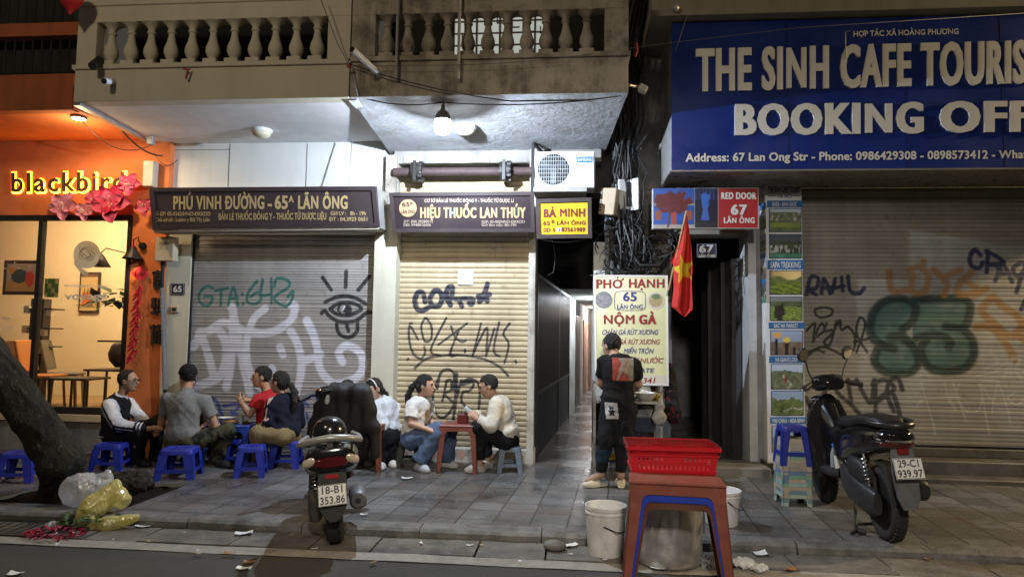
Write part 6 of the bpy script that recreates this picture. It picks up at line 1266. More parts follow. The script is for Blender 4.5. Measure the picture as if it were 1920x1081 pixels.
def wheel(root, Mx, y, z, R, w, spokes):
 rot = Matrix.Rotation(R_(90), 3, 'Y'); rim = R - w * .62
 b = MB(); pr = []
 for k in range(15):
  t = math.pi * (1.18 - 1.36 * k / 14); pr.append((rim + (R - rim) * max(0.02, math.sin(t) * .5 + .5) if False else rim + (R - rim) * (.5 + .5 * math.sin(t)), w / 2 * math.cos(t)))
 b.lathe([(rim - .002, -w * .36)] + pr[::-1] + [(rim - .002, w * .36)] if pr[0][1] > 0 else [(rim - .002, -w * .36)] + pr + [(rim - .002, w * .36)], (0, y, z), 44, rot)
 for k in range(44):                                               # tread blocks
  t = 2 * math.pi * k / 44
  for sx in (-1, 1):
   c = Vector((sx * w * .22, y + (R - .003) * math.cos(t), z + (R - .003) * math.sin(t))); b.box(c, (w * .26, .020, .009), Matrix.Rotation(t - math.pi / 2, 3, 'X') @ Matrix.Rotation(sx * .5, 3, 'Z'))
 wh = xf_part(MB().lathe([(.001, -.04), (.05, -.04), (.05, .04), (.001, .04)], (0, y, z), 18, rot), 'wheel', GREYM, root, Mx)
 xf_part(b, 'tyre', TYRE, wh, Mx)
 b = MB(); b.lathe([(rim + .004, -w * .36), (rim - .02, -w * .34), (rim - .03, -w * .1), (rim - .03, w * .1), (rim - .02, w * .34), (rim + .004, w * .36)], (0, y, z), 40, rot)
 for k in range(spokes):
  t = 2 * math.pi * k / spokes + .3; a = Vector((0, y + .045 * math.cos(t), z + .045 * math.sin(t))); c = Vector((0, y + (rim - .02) * math.cos(t + .25), z + (rim - .02) * math.sin(t + .25))); b.bar(a, c, .03, .028, (1, 0, 0))
 xf_part(b, 'rim', mat('rim_dark', (.045, .045, .047), .4, .5) if spokes == 5 else mat('rim_light', (.34, .32, .28), .45, .5), wh, Mx)
def scooter(label, rear, front, zg_r, zg_f, sc, lean, plate, style, steer=0.0):
 """rear / front: where the tyres touch the ground"""
 r, f = Vector(rear), Vector(front); r.z, f.z = zg_r, zg_f; d = (f - r); d.normalize()
 xax = d.cross(Vector((0, 0, 1))).normalized(); zax = xax.cross(d)
 q = Matrix((xax, d, zax)).transposed() @ Matrix.Rotation(lean, 3, 'Y')
 root = thing('scooter', tuple(r), label, 'scooter')
 Mx = Matrix.Translation(r) @ (q @ Matrix.Diagonal(sc)).to_4x4()
 R = .255; S1 = style == 'round'
 wheel(root, Mx, 0, R, R, .125 if not S1 else .115, 5 if not S1 else 6); wheel(root, Mx, 1.27, R, R, .10, 5 if not S1 else 6)
 # rear body: side panels rising to the tail
 b = MB()
 if S1: secs = [(-.30, 0, .70, .10, .05, 2.4), (-.285, 0, .69, .165, .085, 2.6), (-.20, 0, .675, .185, .115, 2.8), (0, 0, .65, .185, .13, 2.8), (.25, 0, .62, .175, .135, 2.8), (.50, 0, .58, .15, .14, 2.6), (.66, 0, .53, .12, .13, 2.4)]
 else: secs = [(-.34, 0, .745, .06, .03, 2.2), (-.30, 0, .735, .12, .055, 2.4), (-.18, 0, .715, .155, .085, 2.6), (0, 0, .69, .165, .105, 2.8), (.25, 0, .65, .165, .13, 2.8), (.50, 0, .59, .14, .15, 2.6), (.66, 0, .53, .11, .14, 2.4)]
 b.loft(secs, 28); xf_part(b, 'rear_body', BLKP, root, Mx)
 b = MB(); b.loft([(-.18, 0, .75, .10, .03, 2.6), (-.12, 0, .752, .14, .045, 2.8), (.15, 0, .735, .15, .05, 3), (.35, 0, .72, .14, .05, 3), (.55, 0, .715, .12, .045, 2.6), (.66, 0, .70, .08, .03, 2.4)] if S1 else
                     [(-.22, 0, .815, .08, .025, 2.6), (-.15, 0, .825, .12, .04, 2.8), (.12, 0, .815, .135, .045, 3), (.32, 0, .775, .14, .05, 3), (.55, 0, .755, .115, .045, 2.6), (.66, 0, .735, .08, .03, 2.4)], 24); xf_part(b, 'seat', mat('seat_vinyl', (.016, .015, .015), .5, var=.2, vscale=40, bump=.1, bscale=150), root, Mx)
 # floorboard, leg shield, apron
 b = MB(); b.loft([(.60, 0, .36, .13, .05, 3), (.75, 0, .33, .15, .035, 3.4), (.98, 0, .33, .15, .035, 3.4), (1.05, 0, .36, .13, .05, 3)], 20); xf_part(b, 'floorboard', DULL, root, Mx)
 b = MB(); b.loft([(.30, 0, 1.03, .16, .09, 2.5), (.40, 0, 1.03, .20, .075, 2.5), (.60, 0, 1.06, .215, .075, 2.6), (.76, 0, 1.08, .19, .08, 2.4), (.88, 0, 1.07, .12, .07, 2.3)], 24, axis='Z'); xf_part(b, 'leg_shield', BLKP, root, Mx)
 b = MB(); b.loft([(1.04, 0, .80, .10, .13, 2.4), (1.14, 0, .80, .155, .12, 2.5), (1.22, 0, .76, .11, .08, 2.2)], 20); ap = xf_part(b, 'front_apron', BLKP, root, Mx)
 b = MB(); b.ball((0, 1.225, .82), (.07, .03, .045), 12); xf_part(b, 'headlight', CLEARL, root, Mx)
 if not S1:
  b = MB(); b.loft([(.45, 0, .58, .13, .15, 2.6), (.66, 0, .54, .085, .15, 2.6), (.85, 0, .55, .075, .17, 2.6), (1.04, 0, .66, .11, .24, 2.5)], 22); xf_part(b, 'centre_tunnel', BLKP, root, Mx)
 # fork, front fender
 for sx in (-1, 1):
  b = MB(); b.tube([(sx * .072, 1.27, R), (sx * .072, 1.10, .66)], .019, 10); xf_part(b, 'fork', GREYM, root, Mx)
 b = MB(); n = 14; vs = []
 for k in range(n):
  t = math.pi * (.05 + .80 * k / (n - 1))
  for j in range(7):
   a = -1 + 2 * j / 6; rr = R + .035 + .018 * (1 - a * a); vs.append((a * .068, 1.27 + rr * math.cos(t), R + rr * math.sin(t)))
 b.add(vs, [(k * 7 + j, k * 7 + j + 1, (k + 1) * 7 + j + 1, (k + 1) * 7 + j) for k in range(n - 1) for j in range(6)]); xf_part(b, 'front_fender', BLKP, root, Mx)
 # handlebar group
 HZ, HY = 1.0, .98; st = Matrix.Rotation(steer, 3, 'Z')
 def hb(p): v = st @ Vector((p[0] * (.72 if S1 else 1), p[1] - HY, 0)); return (v.x, HY + v.y, p[2])
 b = MB(); b.tube([hb((-.31, HY - .05, HZ + .0)), hb((-.2, HY, HZ + .02)), hb((.2, HY, HZ + .02)), hb((.31, HY - .05, HZ))], .013, 10); hd = xf_part(b, 'handlebar', DULL, root, Mx)
 for sx in (-1, 1):
  b = MB(); b.tube([hb((sx * .225, HY - .012, HZ + .018)), hb((sx * .345, HY - .072, HZ - .008))], .020, 12); xf_part(b, 'grip', DULL, hd, Mx)
  b = MB(); b.tube([hb((sx * .19, HY + .03, HZ + .02)), hb((sx * .26, HY + .055, HZ + .005)), hb((sx * .33, HY + .01, HZ - .02))], .006, 6); xf_part(b, 'brake_lever', CHROME, hd, Mx)
  if S1: continue
  b = MB(); b.tube([hb((sx * .17, HY + .01, HZ + .04)), hb((sx * .21, HY + .02, HZ + .12)), hb((sx * .25, HY + .0, HZ + .21))], .0075, 8); mr_ = xf_part(b, 'mirror', DULL, root, Mx)
  c = Vector(hb((sx * .265, HY + .0, HZ + .255))); Mr = st @ Matrix.Rotation(.25, 3, 'X') @ Matrix.Rotation(sx * .5, 3, 'Y')
  out = [(.055 * math.cos(t) * (1.15 if math.sin(t) > 0 else .9), .062 * math.sin(t)) for t in np.linspace(0, 2 * math.pi, 9)[:-1]]
  b = MB(); b.prism(out, 0, .028, Mr, c); xf_part(b, 'mirror_shell', DULL, mr_, Mx, smooth=False)
  b = MB(); b.prism([(x * .88, z * .88) for x, z in out], -.003, .001, Mr, c); xf_part(b, 'mirror_glass', MIRR, mr_, Mx, smooth=False)
 b = MB(); b.loft([(HY - .11, 0, HZ + .015, .09, .045, 2.5), (HY - .04, 0, HZ + .03, .15, .065, 2.6), (HY + .06, 0, HZ + .02, .16, .07, 2.6), (HY + .14, 0, HZ - .01, .08, .04, 2.3)], 22); b.v = [hb(p) for p in b.v]; xf_part(b, 'handlebar_cowl', BLKP, root, Mx)
 # engine, cover, shock, exhaust, stand
 b = MB(); b.loft([(-.10, -.115, .27, .035, .075, 2.3), (-.02, -.125, .27, .05, .10, 2.5), (.16, -.125, .29, .055, .095, 2.6), (.34, -.125, .33, .055, .115, 2.5), (.46, -.12, .36, .045, .10, 2.4), (.54, -.11, .38, .025, .05, 2.2)], 22); xf_part(b, 'engine_cover', mat('cover_dark', (.045, .046, .050), .4, .4, var=.2) if not S1 else mat('engine_dull', (.06, .058, .055), .6, .3), root, Mx)
 b = MB(); b.loft([(.02, -.10, .43, .03, .05, 2.5), (.12, -.11, .45, .055, .085, 2.8), (.30, -.11, .46, .055, .09, 2.8), (.42, -.10, .44, .03, .05, 2.4)], 18); xf_part(b, 'air_box', DULL, root, Mx)
 b = MB(); b.loft([(.05, 0, .36, .07, .08, 2.6), (.35, 0, .38, .10, .12, 2.6), (.58, 0, .40, .09, .10, 2.6)], 16); xf_part(b, 'engine_block', mat('engine_dull', (.06, .058, .055), .6, .3), root, Mx)
 for sx in ((-1, 1) if not S1 else (-1,)):
  p0, p1 = Vector((sx * .115, .0, .30)), Vector((sx * .115, .09, .60)); b = MB(); b.tube([p0, p1], .012, 8); pts = [p0.lerp(p1, .25 + .6 * k / 60) + Vector((.026 * math.cos(k * .72), .026 * math.sin(k * .72), 0)) for k in range(61)]; b.tube(pts, .0055, 6); xf_part(b, 'shock_absorber', CHROME if sx < 0 else DULL, root, Mx)
 b = MB(); b.loft([(-.24, .165, .36, .045, .05, 2.2), (-.22, .165, .355, .058, .068, 2.3), (.0, .165, .335, .062, .075, 2.4), (.22, .16, .30, .055, .065, 2.4), (.32, .14, .27, .03, .03, 2.2)] if S1 else [(-.26, .175, .38, .05, .045, 2.2), (-.24, .175, .378, .06, .065, 2.4), (.0, .175, .345, .062, .075, 2.4), (.22, .17, .31, .05, .06, 2.4), (.32, .14, .27, .03, .03, 2.2)], 22); ex = xf_part(b, 'exhaust', GREYM if S1 else DULL, root, Mx)
 b = MB(); b.tube([(.165, -.255, .36), (.165, -.22, .358)], .018, 12); xf_part(b, 'tail_pipe', DULL, ex, Mx)
 b = MB()
 if S1: b.tube([(-.10, .42, .24), (-.20, .30, .02), (-.25, .30, .01)], [.014, .012, .016], 8)
 else: b.tube([(-.09, .38, .24), (-.16, .24, .06), (-.20, .14, .035), (-.26, .10, .03)], .014, 8); b.tube([(.09, .38, .24), (.15, .24, .06)], .014, 8); b.tube([(-.16, .24, .06), (.15, .24, .06)], .012, 8); b.tube([(-.19, .16, .035), (-.13, .12, .03)], .02, 8)
 xf_part(b, 'stand', DULL, root, Mx)
 # tail: lamps, rail, fender, plate
 if S1:
  b = MB(); b.loft([(-.312, 0, .675, .085, .032, 2.8), (-.29, 0, .675, .12, .045, 3), (-.24, 0, .68, .15, .05, 3)], 22); xf_part(b, 'tail_light', REDL, root, Mx)
  for sx in (-1, 1):
   b = MB(); b.ball((sx * .128, -.268, .69), (.066, .038, .040), 14, Matrix.Rotation(sx * .55, 3, 'Y')); xf_part(b, 'signal_light', CLEARL, root, Mx)
   b = MB(); b.ball((sx * .128, -.285, .69), (.02, .02, .018), 10); xf_part(b, 'signal_bulb', mat('signal_amber', (.75, .28, .04), .3), root, Mx)
  gr = mat('rail_silver_grey', (.34, .33, .31), .35, .4)
  b = MB(); b.tube([(-.155, .12, .80), (-.19, -.05, .805), (-.20, -.19, .80), (-.13, -.285, .835), (0, -.315, .855), (.13, -.285, .835), (.20, -.19, .80), (.19, -.05, .805), (.155, .12, .80)], [.016, .02, .022, .026, .028, .026, .022, .02, .016], 10); xf_part(b, 'grab_rail', gr, root, Mx)
  b = MB(); b.bar((0, -.30, .85), (0, -.24, .74), .035, .02); xf_part(b, 'rail_bracket', gr, root, Mx)
  fy, tilt, pz = -.325, R_(-22), .455
  b = MB(); b.prism([(-.085, .60), (.085, .60), (.098, .47), (.09, .37), (.06, .30), (.02, .265), (-.02, .265), (-.06, .30), (-.09, .37), (-.098, .47)], -.03, .0, Matrix.Identity(3), (0, fy + .05, 0)); b.v = [(x, y - (.60 - z) * .22, z) for x, y, z in b.v]; xf_part(b, 'rear_fender', DULL, root, Mx, smooth=False)
  b = MB(); b.box((0, fy + .012, .575), (.085, .015, .032), None, .004); xf_part(b, 'reflector', AMB, root, Mx, smooth=False)
 else:
  b = MB(); b.loft([(-.36, 0, .70, .05, .018, 2.6), (-.33, 0, .695, .10, .03, 2.8), (-.25, 0, .69, .14, .034, 2.8)], 22); xf_part(b, 'tail_light', mat('tail_smoke', (.05, .012, .012), .08, coat=1), root, Mx)
  b = MB(); b.tube([(-.15, -.10, .725), (-.135, -.24, .722), (-.09, -.335, .72), (0, -.372, .718), (.09, -.335, .72), (.135, -.24, .722)], .007, 6); xf_part(b, 'light_strip', CHROME, root, Mx)
  b = MB(); b.tube([(-.12, .05, .835), (-.15, -.10, .83), (-.145, -.24, .825), (-.08, -.345, .82), (0, -.37, .82), (.08, -.345, .82), (.145, -.24, .825), (.15, -.10, .83), (.12, .05, .835)], [.014, .018, .02, .022, .024, .022, .02, .018, .014], 10); xf_part(b, 'grab_rail', mat('rail_black', (.02, .02, .02), .3), root, Mx)
  b = MB(); b.box((-.148, -.08, .835), (.012, .10, .022), None, .004); xf_part(b, 'rail_badge', CHROME, root, Mx, smooth=False)
  fy, tilt, pz = -.37, R_(-20), .555
  b = MB(); b.prism([(-.075, .70), (.075, .70), (.095, .52), (.08, .36), (.05, .29), (-.05, .29), (-.08, .36), (-.095, .52)], -.025, .0, Matrix.Identity(3), (0, fy + .07, 0)); b.v = [(x, y - (.70 - z) * .16, z) for x, y, z in b.v]; xf_part(b, 'rear_fender', GREYM, root, Mx, smooth=False)
  b = MB(); b.box((0, fy + .030, .655), (.085, .02, .042), None, .004); xf_part(b, 'reflector', mat('reflector_deep', (.16, .015, .018), .2), root, Mx, smooth=False)
  b = MB()
  for k in range(9):
   t = math.pi * (.45 + .5 * k / 8)
   for j in (-1, 0, 1): b.v.append((j * .07, (R + .03) * math.cos(t), R + (R + .03 + .012 * (j == 0)) * math.sin(t)))
  b.f += [(k * 3 + j, k * 3 + j + 1, k * 3 + j + 4, k * 3 + j + 3) for k in range(8) for j in (0, 1)]; b.mi += [0] * 16; xf_part(b, 'hugger', DULL, root, Mx)
 # number plate
 Mt = Matrix.Rotation(tilt, 3, 'X'); pc_ = Vector((0, fy - .04, pz)); W_, H_ = .205 / sc[0], .152 / sc[2]
 b = MB(); b.box(pc_, (W_, .006, H_), Mt, .002); pl_ = xf_part(b, 'number_plate', PLATE, root, Mx, smooth=False)
 b = MB()
 for cx, cz, w, h in ((0, H_ * .47, W_ * .97, .003), (0, -H_ * .47, W_ * .97, .003), (W_ * .485, 0, .003, H_ * .91), (-W_ * .485, 0, .003, H_ * .91)): b.box(pc_ + Mt @ Vector((cx, -.0035, cz)), (w, .002, h), Mt)
 xf_part(b, 'plate_border', PLT, pl_, Mx, smooth=False)
 for txt, z0, z1, w in ((plate[0], .08, .42, .72), (plate[1], -.40, -.06, .86)):
  V, Fs = text2d(txt, .02, 0, .02); mx = max(p[0] for p in V); mn = min(p[0] for p in V); b = MB()
  b.v = [tuple(pc_ + Mt @ Vector((W_ * w * ((p[0] - mn) / (mx - mn) - .5), -.0045 - p[2] * .3, H_ * (z0 + (z1 - z0) * p[1] / .69)))) for p in V]; b.f = Fs; b.mi = [0] * len(Fs)
  me = bpy.data.meshes.new('lettering'); me.from_pydata([tuple(Mx @ Vector(p)) for p in b.v], [], b.f); link('lettering', me, PLT, pl_)
 return root, Mx
s_a, MXA = scooter('black scooter seen from behind with plate 18-B1 353.86 and a jacket over its handlebar', G(630, 1014, -.075), G(630, 905, 0), -.076, .0, (1.12, 1.0, 1.02), R_(-5), ('18-B1', '353.86'), 'round', 0.1)
s_b, MXB = scooter('black sport scooter on its stand with plate 29-C1 939.97 before the dark shutter', G(1668, 1013, 0), G(1546, 938, 0), .0, .0, (.95, 1.0, 1.14), R_(-3.5), ('29-C1', '939.97'), 'sharp', .35)
# helmet resting on the seat of the first scooter
hc = MXA @ Vector((0, -.03, .84)); hm = thing('helmet', (hc.x, hc.y, hc.z - .1), 'glossy black half helmet resting on the scooter seat', 'helmet')
b = MB(); b.lathe([(.115, -.075), (.128, -.06), (.132, -.01), (.126, .045), (.104, .09), (.068, .117), (.027, .13), (.001, .132)], hc, 32); b.build('shell', mat('helmet_black', (.010, .010, .011), .22, coat=.5), hm, smooth=True)
b = MB(); b.lathe([(.108, -.075), (.129, -.076), (.131, -.058), (.127, -.056)], hc, 32); b.build('edge_trim', M['galv'], hm, smooth=True)
# jacket hung over the handlebar and mirrors
def draped_jacket():
 t = thing('draped_jacket', tuple(MXA @ Vector((0, .95, .5))), 'black jacket hung over the handlebar of the scooter', 'jacket')
 T = SDF(); Y = 6.16
 w = lambda px, py, dy=0: A(P(px, py, Y + dy))
 T.cone(w(598, 758), w(626, 739), .045, .06, .05).cone(w(626, 738), w(674, 736), .062, .062, .05).cone(w(674, 737), w(698, 768), .06, .045, .05).cone(w(630, 733, .1), w(682, 735, .1), .075, .075, .06).cone(w(630, 731, .2), w(682, 733, .2), .08, .08, .06).cone(w(612, 752), w(606, 802), .06, .06, .06).cone(w(597, 764), w(588, 818, -.02), .04, .05, .05)
 for px, y1, r in ((622, 800, .085), (645, 806, .09), (668, 803, .085), (684, 795, .07)): T.cone(w(px, 738), w(px + 2, y1, -.03), .062, r * .8, .05)
 T.cone(w(684, 748), w(700, 800, -.02), .05, .055, .05).cone(w(700, 800, -.02), w(704, 850, -.03), .056, .05, .04)
 for px in (610, 640, 672): T.cone(w(px, 745, .12), w(px, 800, .16), .06, .07, .06)
 wv = grad_wrinkle(.008, 34, 77); wr = lambda X, Y_, Z: wv(X, Y_, Z * .22) * np.clip((1.28 - Z) * 3, .15, 1); fold = lambda X, Y_, Z: .007 * np.sin(X * 44 + 2.2 * np.sin(Z * 5)) * np.clip((1.5 - Z) * 2, 0, 1)
 knit(T, 'cloth', mat('jacket_black', (.008, .008, .009), .7, attr=False, var=.3, vscale=20, bump=.25, bscale=26), t, (1, 1, 1), .009, lambda F, X, Y_, Z: F + wr(X, Y_, Z) + fold(X, Y_, Z))
 T = SDF(); T.ell(w(613, 748, -.075), (.028, .012, .05), None, .01); knit(T, 'lining', CLOTH, t, (.45, .46, .48), .006, lambda F, X, Y_, Z: F + wr(X, Y_, Z) * .4)
draped_jacket()
# plastic stools and tables
def stool_parts(root, w, h, top_w, m, slots=True, hole=True):
 """low plastic stool about its base point: top with holes, four tapering legs, crossbars"""
 b = MB(); t = top_w / 2; th = .028
 n = 40; ring = lambda r, z, e: [(math.copysign(abs(math.cos(a)) ** (2 / e), math.cos(a)) * r, math.copysign(abs(math.sin(a)) ** (2 / e), math.sin(a)) * r, z) for a in np.linspace(0, 2 * math.pi, n + 1)[:-1]]
 rows = [ring(t, h - .05, 7), ring(t * .99, h - .012, 7), ring(t * .96, h, 7), ring(t * .90, h + .001, 7)]
 inner = [ring(t * .955, h - .05, 7), ring(t * .93, h - .016, 7)]
 vs = [p for r in rows for p in r]; fs = [(i * n + k, i * n + (k + 1) % n, (i + 1) * n + (k + 1) % n, (i + 1) * n + k) for i in range(3) for k in range(n)]; b.add(vs, fs); b.add([p for r in inner for p in r], [(k, n + k, n + (k + 1) % n, (k + 1) % n) for k in range(n)])
 if hole:                                                          # seat plate with a row of finger holes cut as a grid
  g = 11; hs_ = {(r, c) for r in (3, 5, 7) for c in (2, 4, 6, 8)}; e = t * .90
  gv = lambda i, j: (-e + 2 * e * i / g, -e + 2 * e * j / g, h - .004)
  for i in range(g):
   for j in range(g):
    if (i, j) in hs_: continue
    if (i in (0, g - 1)) and (j in (0, g - 1)): continue
    b.quad(gv(i, j), gv(i + 1, j), gv(i + 1, j + 1), gv(i, j + 1))
  q0 = ring(t * .90, h + .001, 7); q1 = ring(t * .78, h - .0035, 5); b.add(q0 + q1, [(k, (k + 1) % n, n + (k + 1) % n, n + k) for k in range(n)])
 else: b.add(ring(t * .9, h - .001, 7), [tuple(range(n))])
 b.build('seat', m, root, smooth=True, auto=35, local=True)
 f = w / 2
 for sx in (-1, 1):
  for sy in (-1, 1):
   b = MB(); lw = .055 * (w / .28)
   c0 = Vector((sx * (t - .003), sy * (t - .003), h - .045)); c1 = Vector((sx * f, sy * f, 0))
   for ax in (0, 1):                                         # L-section leg: two blades meeting at the corner
    d = Vector((-sx, 0, 0)) if ax == 0 else Vector((0, -sy, 0)); nrm = Vector((0, -sy, 0)) if ax == 0 else Vector((-sx, 0, 0))
    u0, u1 = lw * 1.25, lw * .9
    b.hexa([c0, c0 + d * u0, c0 + d * u0 + nrm * .007, c0 + nrm * .007], [c1, c1 + d * u1, c1 + d * u1 + nrm * .007, c1 + nrm * .007])
   b.build('leg', m, root, local=True)
 b = MB(); zb = h * .30; r_ = f + (t - f) * (zb / h) - .004
 for a, c in (((-r_, -r_), (r_, -r_)), ((-r_, r_), (r_, r_)), ((-r_, -r_), (-r_, r_)), ((r_, -r_), (r_, r_))): b.bar((a[0], a[1], zb), (c[0], c[1], zb), .008, .035)
 b.build('crossbar', m, root, local=True)
SB = mat('stool_blue', (.018, .032, .34), .42, var=.12, vscale=14, dirt=.15, dirtcol=(.06, .06, .12), dscale=5)
def stool(px0, px1, py_top, py_bot, label, m, group, rz=0.0, hh=None, prop=None):
 g = G((px0 + px1) / 2, py_bot - 2, 0); Yc = g.y + .12; sc = Yc / FPX; c = P((px0 + px1) / 2, py_bot, Yc)
 hgt = hh or (P((px0 + px1) / 2, py_top, Yc - .1).z); w = (px1 - px0) * sc
 r = thing('plastic_stool', (c.x, Yc, 0), label, 'stool', group); stool_parts(r, w * .93, hgt, w * .80, m); r.rotation_euler.z = rz
 return r
GB = 'blue plastic stools on the pavement'
stool(0, 70, 849, 908, 'blue plastic stool standing empty left of the leaning tree trunk', SB, GB, .35)
stool(176, 240, 833, 884, 'blue plastic stool under the man in the bomber jacket', SB, GB, .2)
stool(226, 264, 836, 874, 'blue plastic stool farther back behind the bomber jacket man', SB, GB, .1)
stool(297, 374, 842, 900, 'blue plastic stool under the man in the grey polo shirt', SB, GB, .25)
stool(440, 500, 838, 897, 'blue plastic stool standing empty in front of the navy jacket woman', SB, GB, .3)
ss = stool(424, 462, 824, 876, 'blue plastic stool carrying a phone beside the blue table', SB, GB, .1)
stool(505, 566, 826, 880, 'blue plastic stool under the woman in the navy jacket', SB, GB, .2)
stool(466, 510, 830, 868, 'blue plastic stool in the shade under the table behind the navy jacket woman', SB, GB, .0)
stool(628, 668, 836, 872, 'blue plastic stool under the woman hidden by the hanging jacket', SB, GB, .1)
GN = mat('stool_dark_green', (.035, .045, .032), .5, var=.15, vscale=14); GR = mat('stool_grey_blue', (.16, .21, .27), .5, var=.12, vscale=14, dirt=.2)
stool(742, 792, 830, 879, 'dark green plastic stool under the woman in the white T-shirt', GN, None, .15)
stool(712, 748, 828, 872, 'dark green plastic stool under the woman in the white blouse', GN, None, .1)
stool(930, 981, 838, 888, 'grey blue plastic stool under the man in the cream sweater', GR, None, .1)
def table(name, label, x0, x1, py_top, Yf, depth, m, zbase=0.0, legs_flare=.02, group=None, thick=.07, hgt=None):
 a, c = P(x0, py_top, Yf), P(x1, py_top, Yf); w = c.x - a.x; h = hgt or (a.z + c.z) / 2 - zbase
 r = thing(name, ((a.x + c.x) / 2, Yf + depth / 2, zbase), label, 'table', group); W2, D2 = w / 2, depth / 2
 table_parts(r, W2, D2, h, m, legs_flare, thick); return r
def table_parts(r, W2, D2, h, m, fl=.02, thick=.07, leg_w=.07):
 b = MB(); b.box((0, 0, h - .012), (W2 * 2, D2 * 2, .024), None, .008); b.build('tabletop', m, r, local=True)
 b = MB()
 for sy in (-1, 1):                                               # skirts with rounded corners running into the legs
  y = sy * (D2 - .004); pts = [(-W2 + .006, h - .024), (W2 - .006, h - .024), (W2 - .006, h - thick - .05), (W2 - leg_w, h - thick - .05)]
  arc = [(W2 - leg_w - .05 + .05 * math.cos(t), h - thick - .05 + .05 * math.sin(t)) for t in np.linspace(0, math.pi / 2, 6)]; left = [(-x, z) for x, z in reversed(arc)]
  b.prism(pts[:3] + arc + left + [(-W2 + .006, h - thick - .05)], y - .004, y + .004)
 for sx in (-1, 1): b.span((sx * (W2 - .010), -D2 + .01, h - thick), (sx * (W2 - .003), D2 - .01, h - .024))
 b.build('skirt', m, r, local=True)
 for sx in (-1, 1):
  for sy in (-1, 1):
   b = MB(); z0 = h - thick - .0; x0, y0 = sx * (W2 - .006), sy * (D2 - .006); x1, y1 = sx * (W2 + fl), sy * (D2 + fl * .6); lw0, lw1 = leg_w, leg_w * .62
   for ax in (0, 1):
    d = Vector((-sx, 0, 0)) if ax == 0 else Vector((0, -sy, 0)); nn = Vector((0, -sy, 0)) if ax == 0 else Vector((-sx, 0, 0)); o0, o1 = Vector((x0, y0, z0)), Vector((x1, y1, 0))
    b.hexa([o0, o0 + d * lw0, o0 + d * lw0 + nn * .008, o0 + nn * .008], [o1, o1 + d * lw1, o1 + d * lw1 + nn * .008, o1 + nn * .008])
   b.build('leg', m, r, local=True)
BR = mat('table_brown', (.21, .062, .040), .42, var=.16, vscale=9, dirt=.3, dirtcol=(.22, .12, .09), dscale=4, rvar=.12)
BRD = mat('table_dark_brown', (.11, .040, .028), .42, var=.16, vscale=9, dirt=.2, dirtcol=(.14, .09, .07), dscale=4, rvar=.12)
TB = mat('table_blue', (.03, .075, .42), .4, var=.1, vscale=10)
tb1 = table('blue_table', 'small blue plastic table laden with bowls and cups', 384, 466, 797, 7.78, .46, TB)
tb2 = table('brown_table', 'brown plastic table between the white T-shirt woman and the sweater man', 823, 893, 797, 7.72, .46, BR)
tb3 = table('brown_table', 'brown plastic table mostly hidden behind the hanging jacket', 660, 713, 797, 7.66, .42, BR)
# three tables stacked into each other at the kerb
Yt_ = 4.66; a, c = P(1183, 903, Yt_), P(1366, 915, Yt_); zt_ = (a.z + c.z) / 2 + .012; tw = (c.x - a.x) / 2; cx_ = (a.x + c.x) / 2
for k, (dz, m_, lb) in enumerate(((0, BR, 'brown plastic table topmost in the stack of tables by the red crate'), (-.048, mat('table_royal_blue', (.020, .045, .36), .4, var=.1), 'blue plastic table wedged in the middle of the table stack'), (-.096, BRD, 'dark brown plastic table lowest in the table stack'))):
 r = thing('plastic_table', (cx_ + .004 * k, Yt_ + .16 + .002 * k, -.086), lb, 'table', 'plastic tables stacked at the kerb'); hh = zt_ + .086 + dz
 table_parts(r, tw - .008 * k, (.15 - .006 * k), hh, m_, .045, .085, .085 + .006 * k)
 r.rotation_euler.z = R_(-4)
# stack of pastel stools beside the photo column
SY = G(1487, 950, 0).y + .16
cs = P(1487, 940, SY); cols = [(.40, .48, .42), (.16, .26, .34), (.42, .36, .28), (.30, .42, .44), (.44, .38, .30), (.18, .36, .26), (.14, .22, .36), (.36, .32, .27), (.40, .38, .34), (.42, .38, .32)]
names = ['pale green', 'slate blue', 'sand coloured', 'pale teal', 'tan', 'sea green', 'steel blue', 'taupe', 'stone grey', 'cream']
sw_ = 53 * SY / FPX
nst = 10; proto = None
for k in range(nst):
 m_ = mat('stool_pastel_%s' % names[k].replace(' ', '_'), cols[k], .5, var=.12, vscale=12, dirt=.35, dirtcol=(.12, .10, .08), dscale=5)
 r = thing('plastic_stool', (cs.x + .002 * math.sin(k * 2.1), SY + .003 * math.cos(k * 1.7), k * .036), '%s plastic stool in the tall stack beside the photo column, %s from the ground' % (names[k], ['lowest', 'second', 'third', 'fourth', 'fifth', 'sixth', 'seventh', 'eighth', 'ninth', 'tenth'][k]), 'stool', 'stools stacked beside the photo column')
 stool_parts(r, sw_ * .96, .30, sw_ * .84, m_, hole=(k == nst - 1)); r.rotation_euler.z = .03 + .02 * math.sin(k * 3.3)
ztop = (nst - 1) * .036 + .30
r = thing('plastic_stool', (cs.x - .004, SY, ztop - .25), 'bright blue taller plastic stool crowning the stack beside the photo column', 'stool', 'stools stacked beside the photo column')
stool_parts(r, sw_ * 1.0, P(1487, 797, SY).z - ztop + .25, sw_ * .84, mat('stool_royal', (.02, .03, .27), .4, var=.12, vscale=14), hole=True)
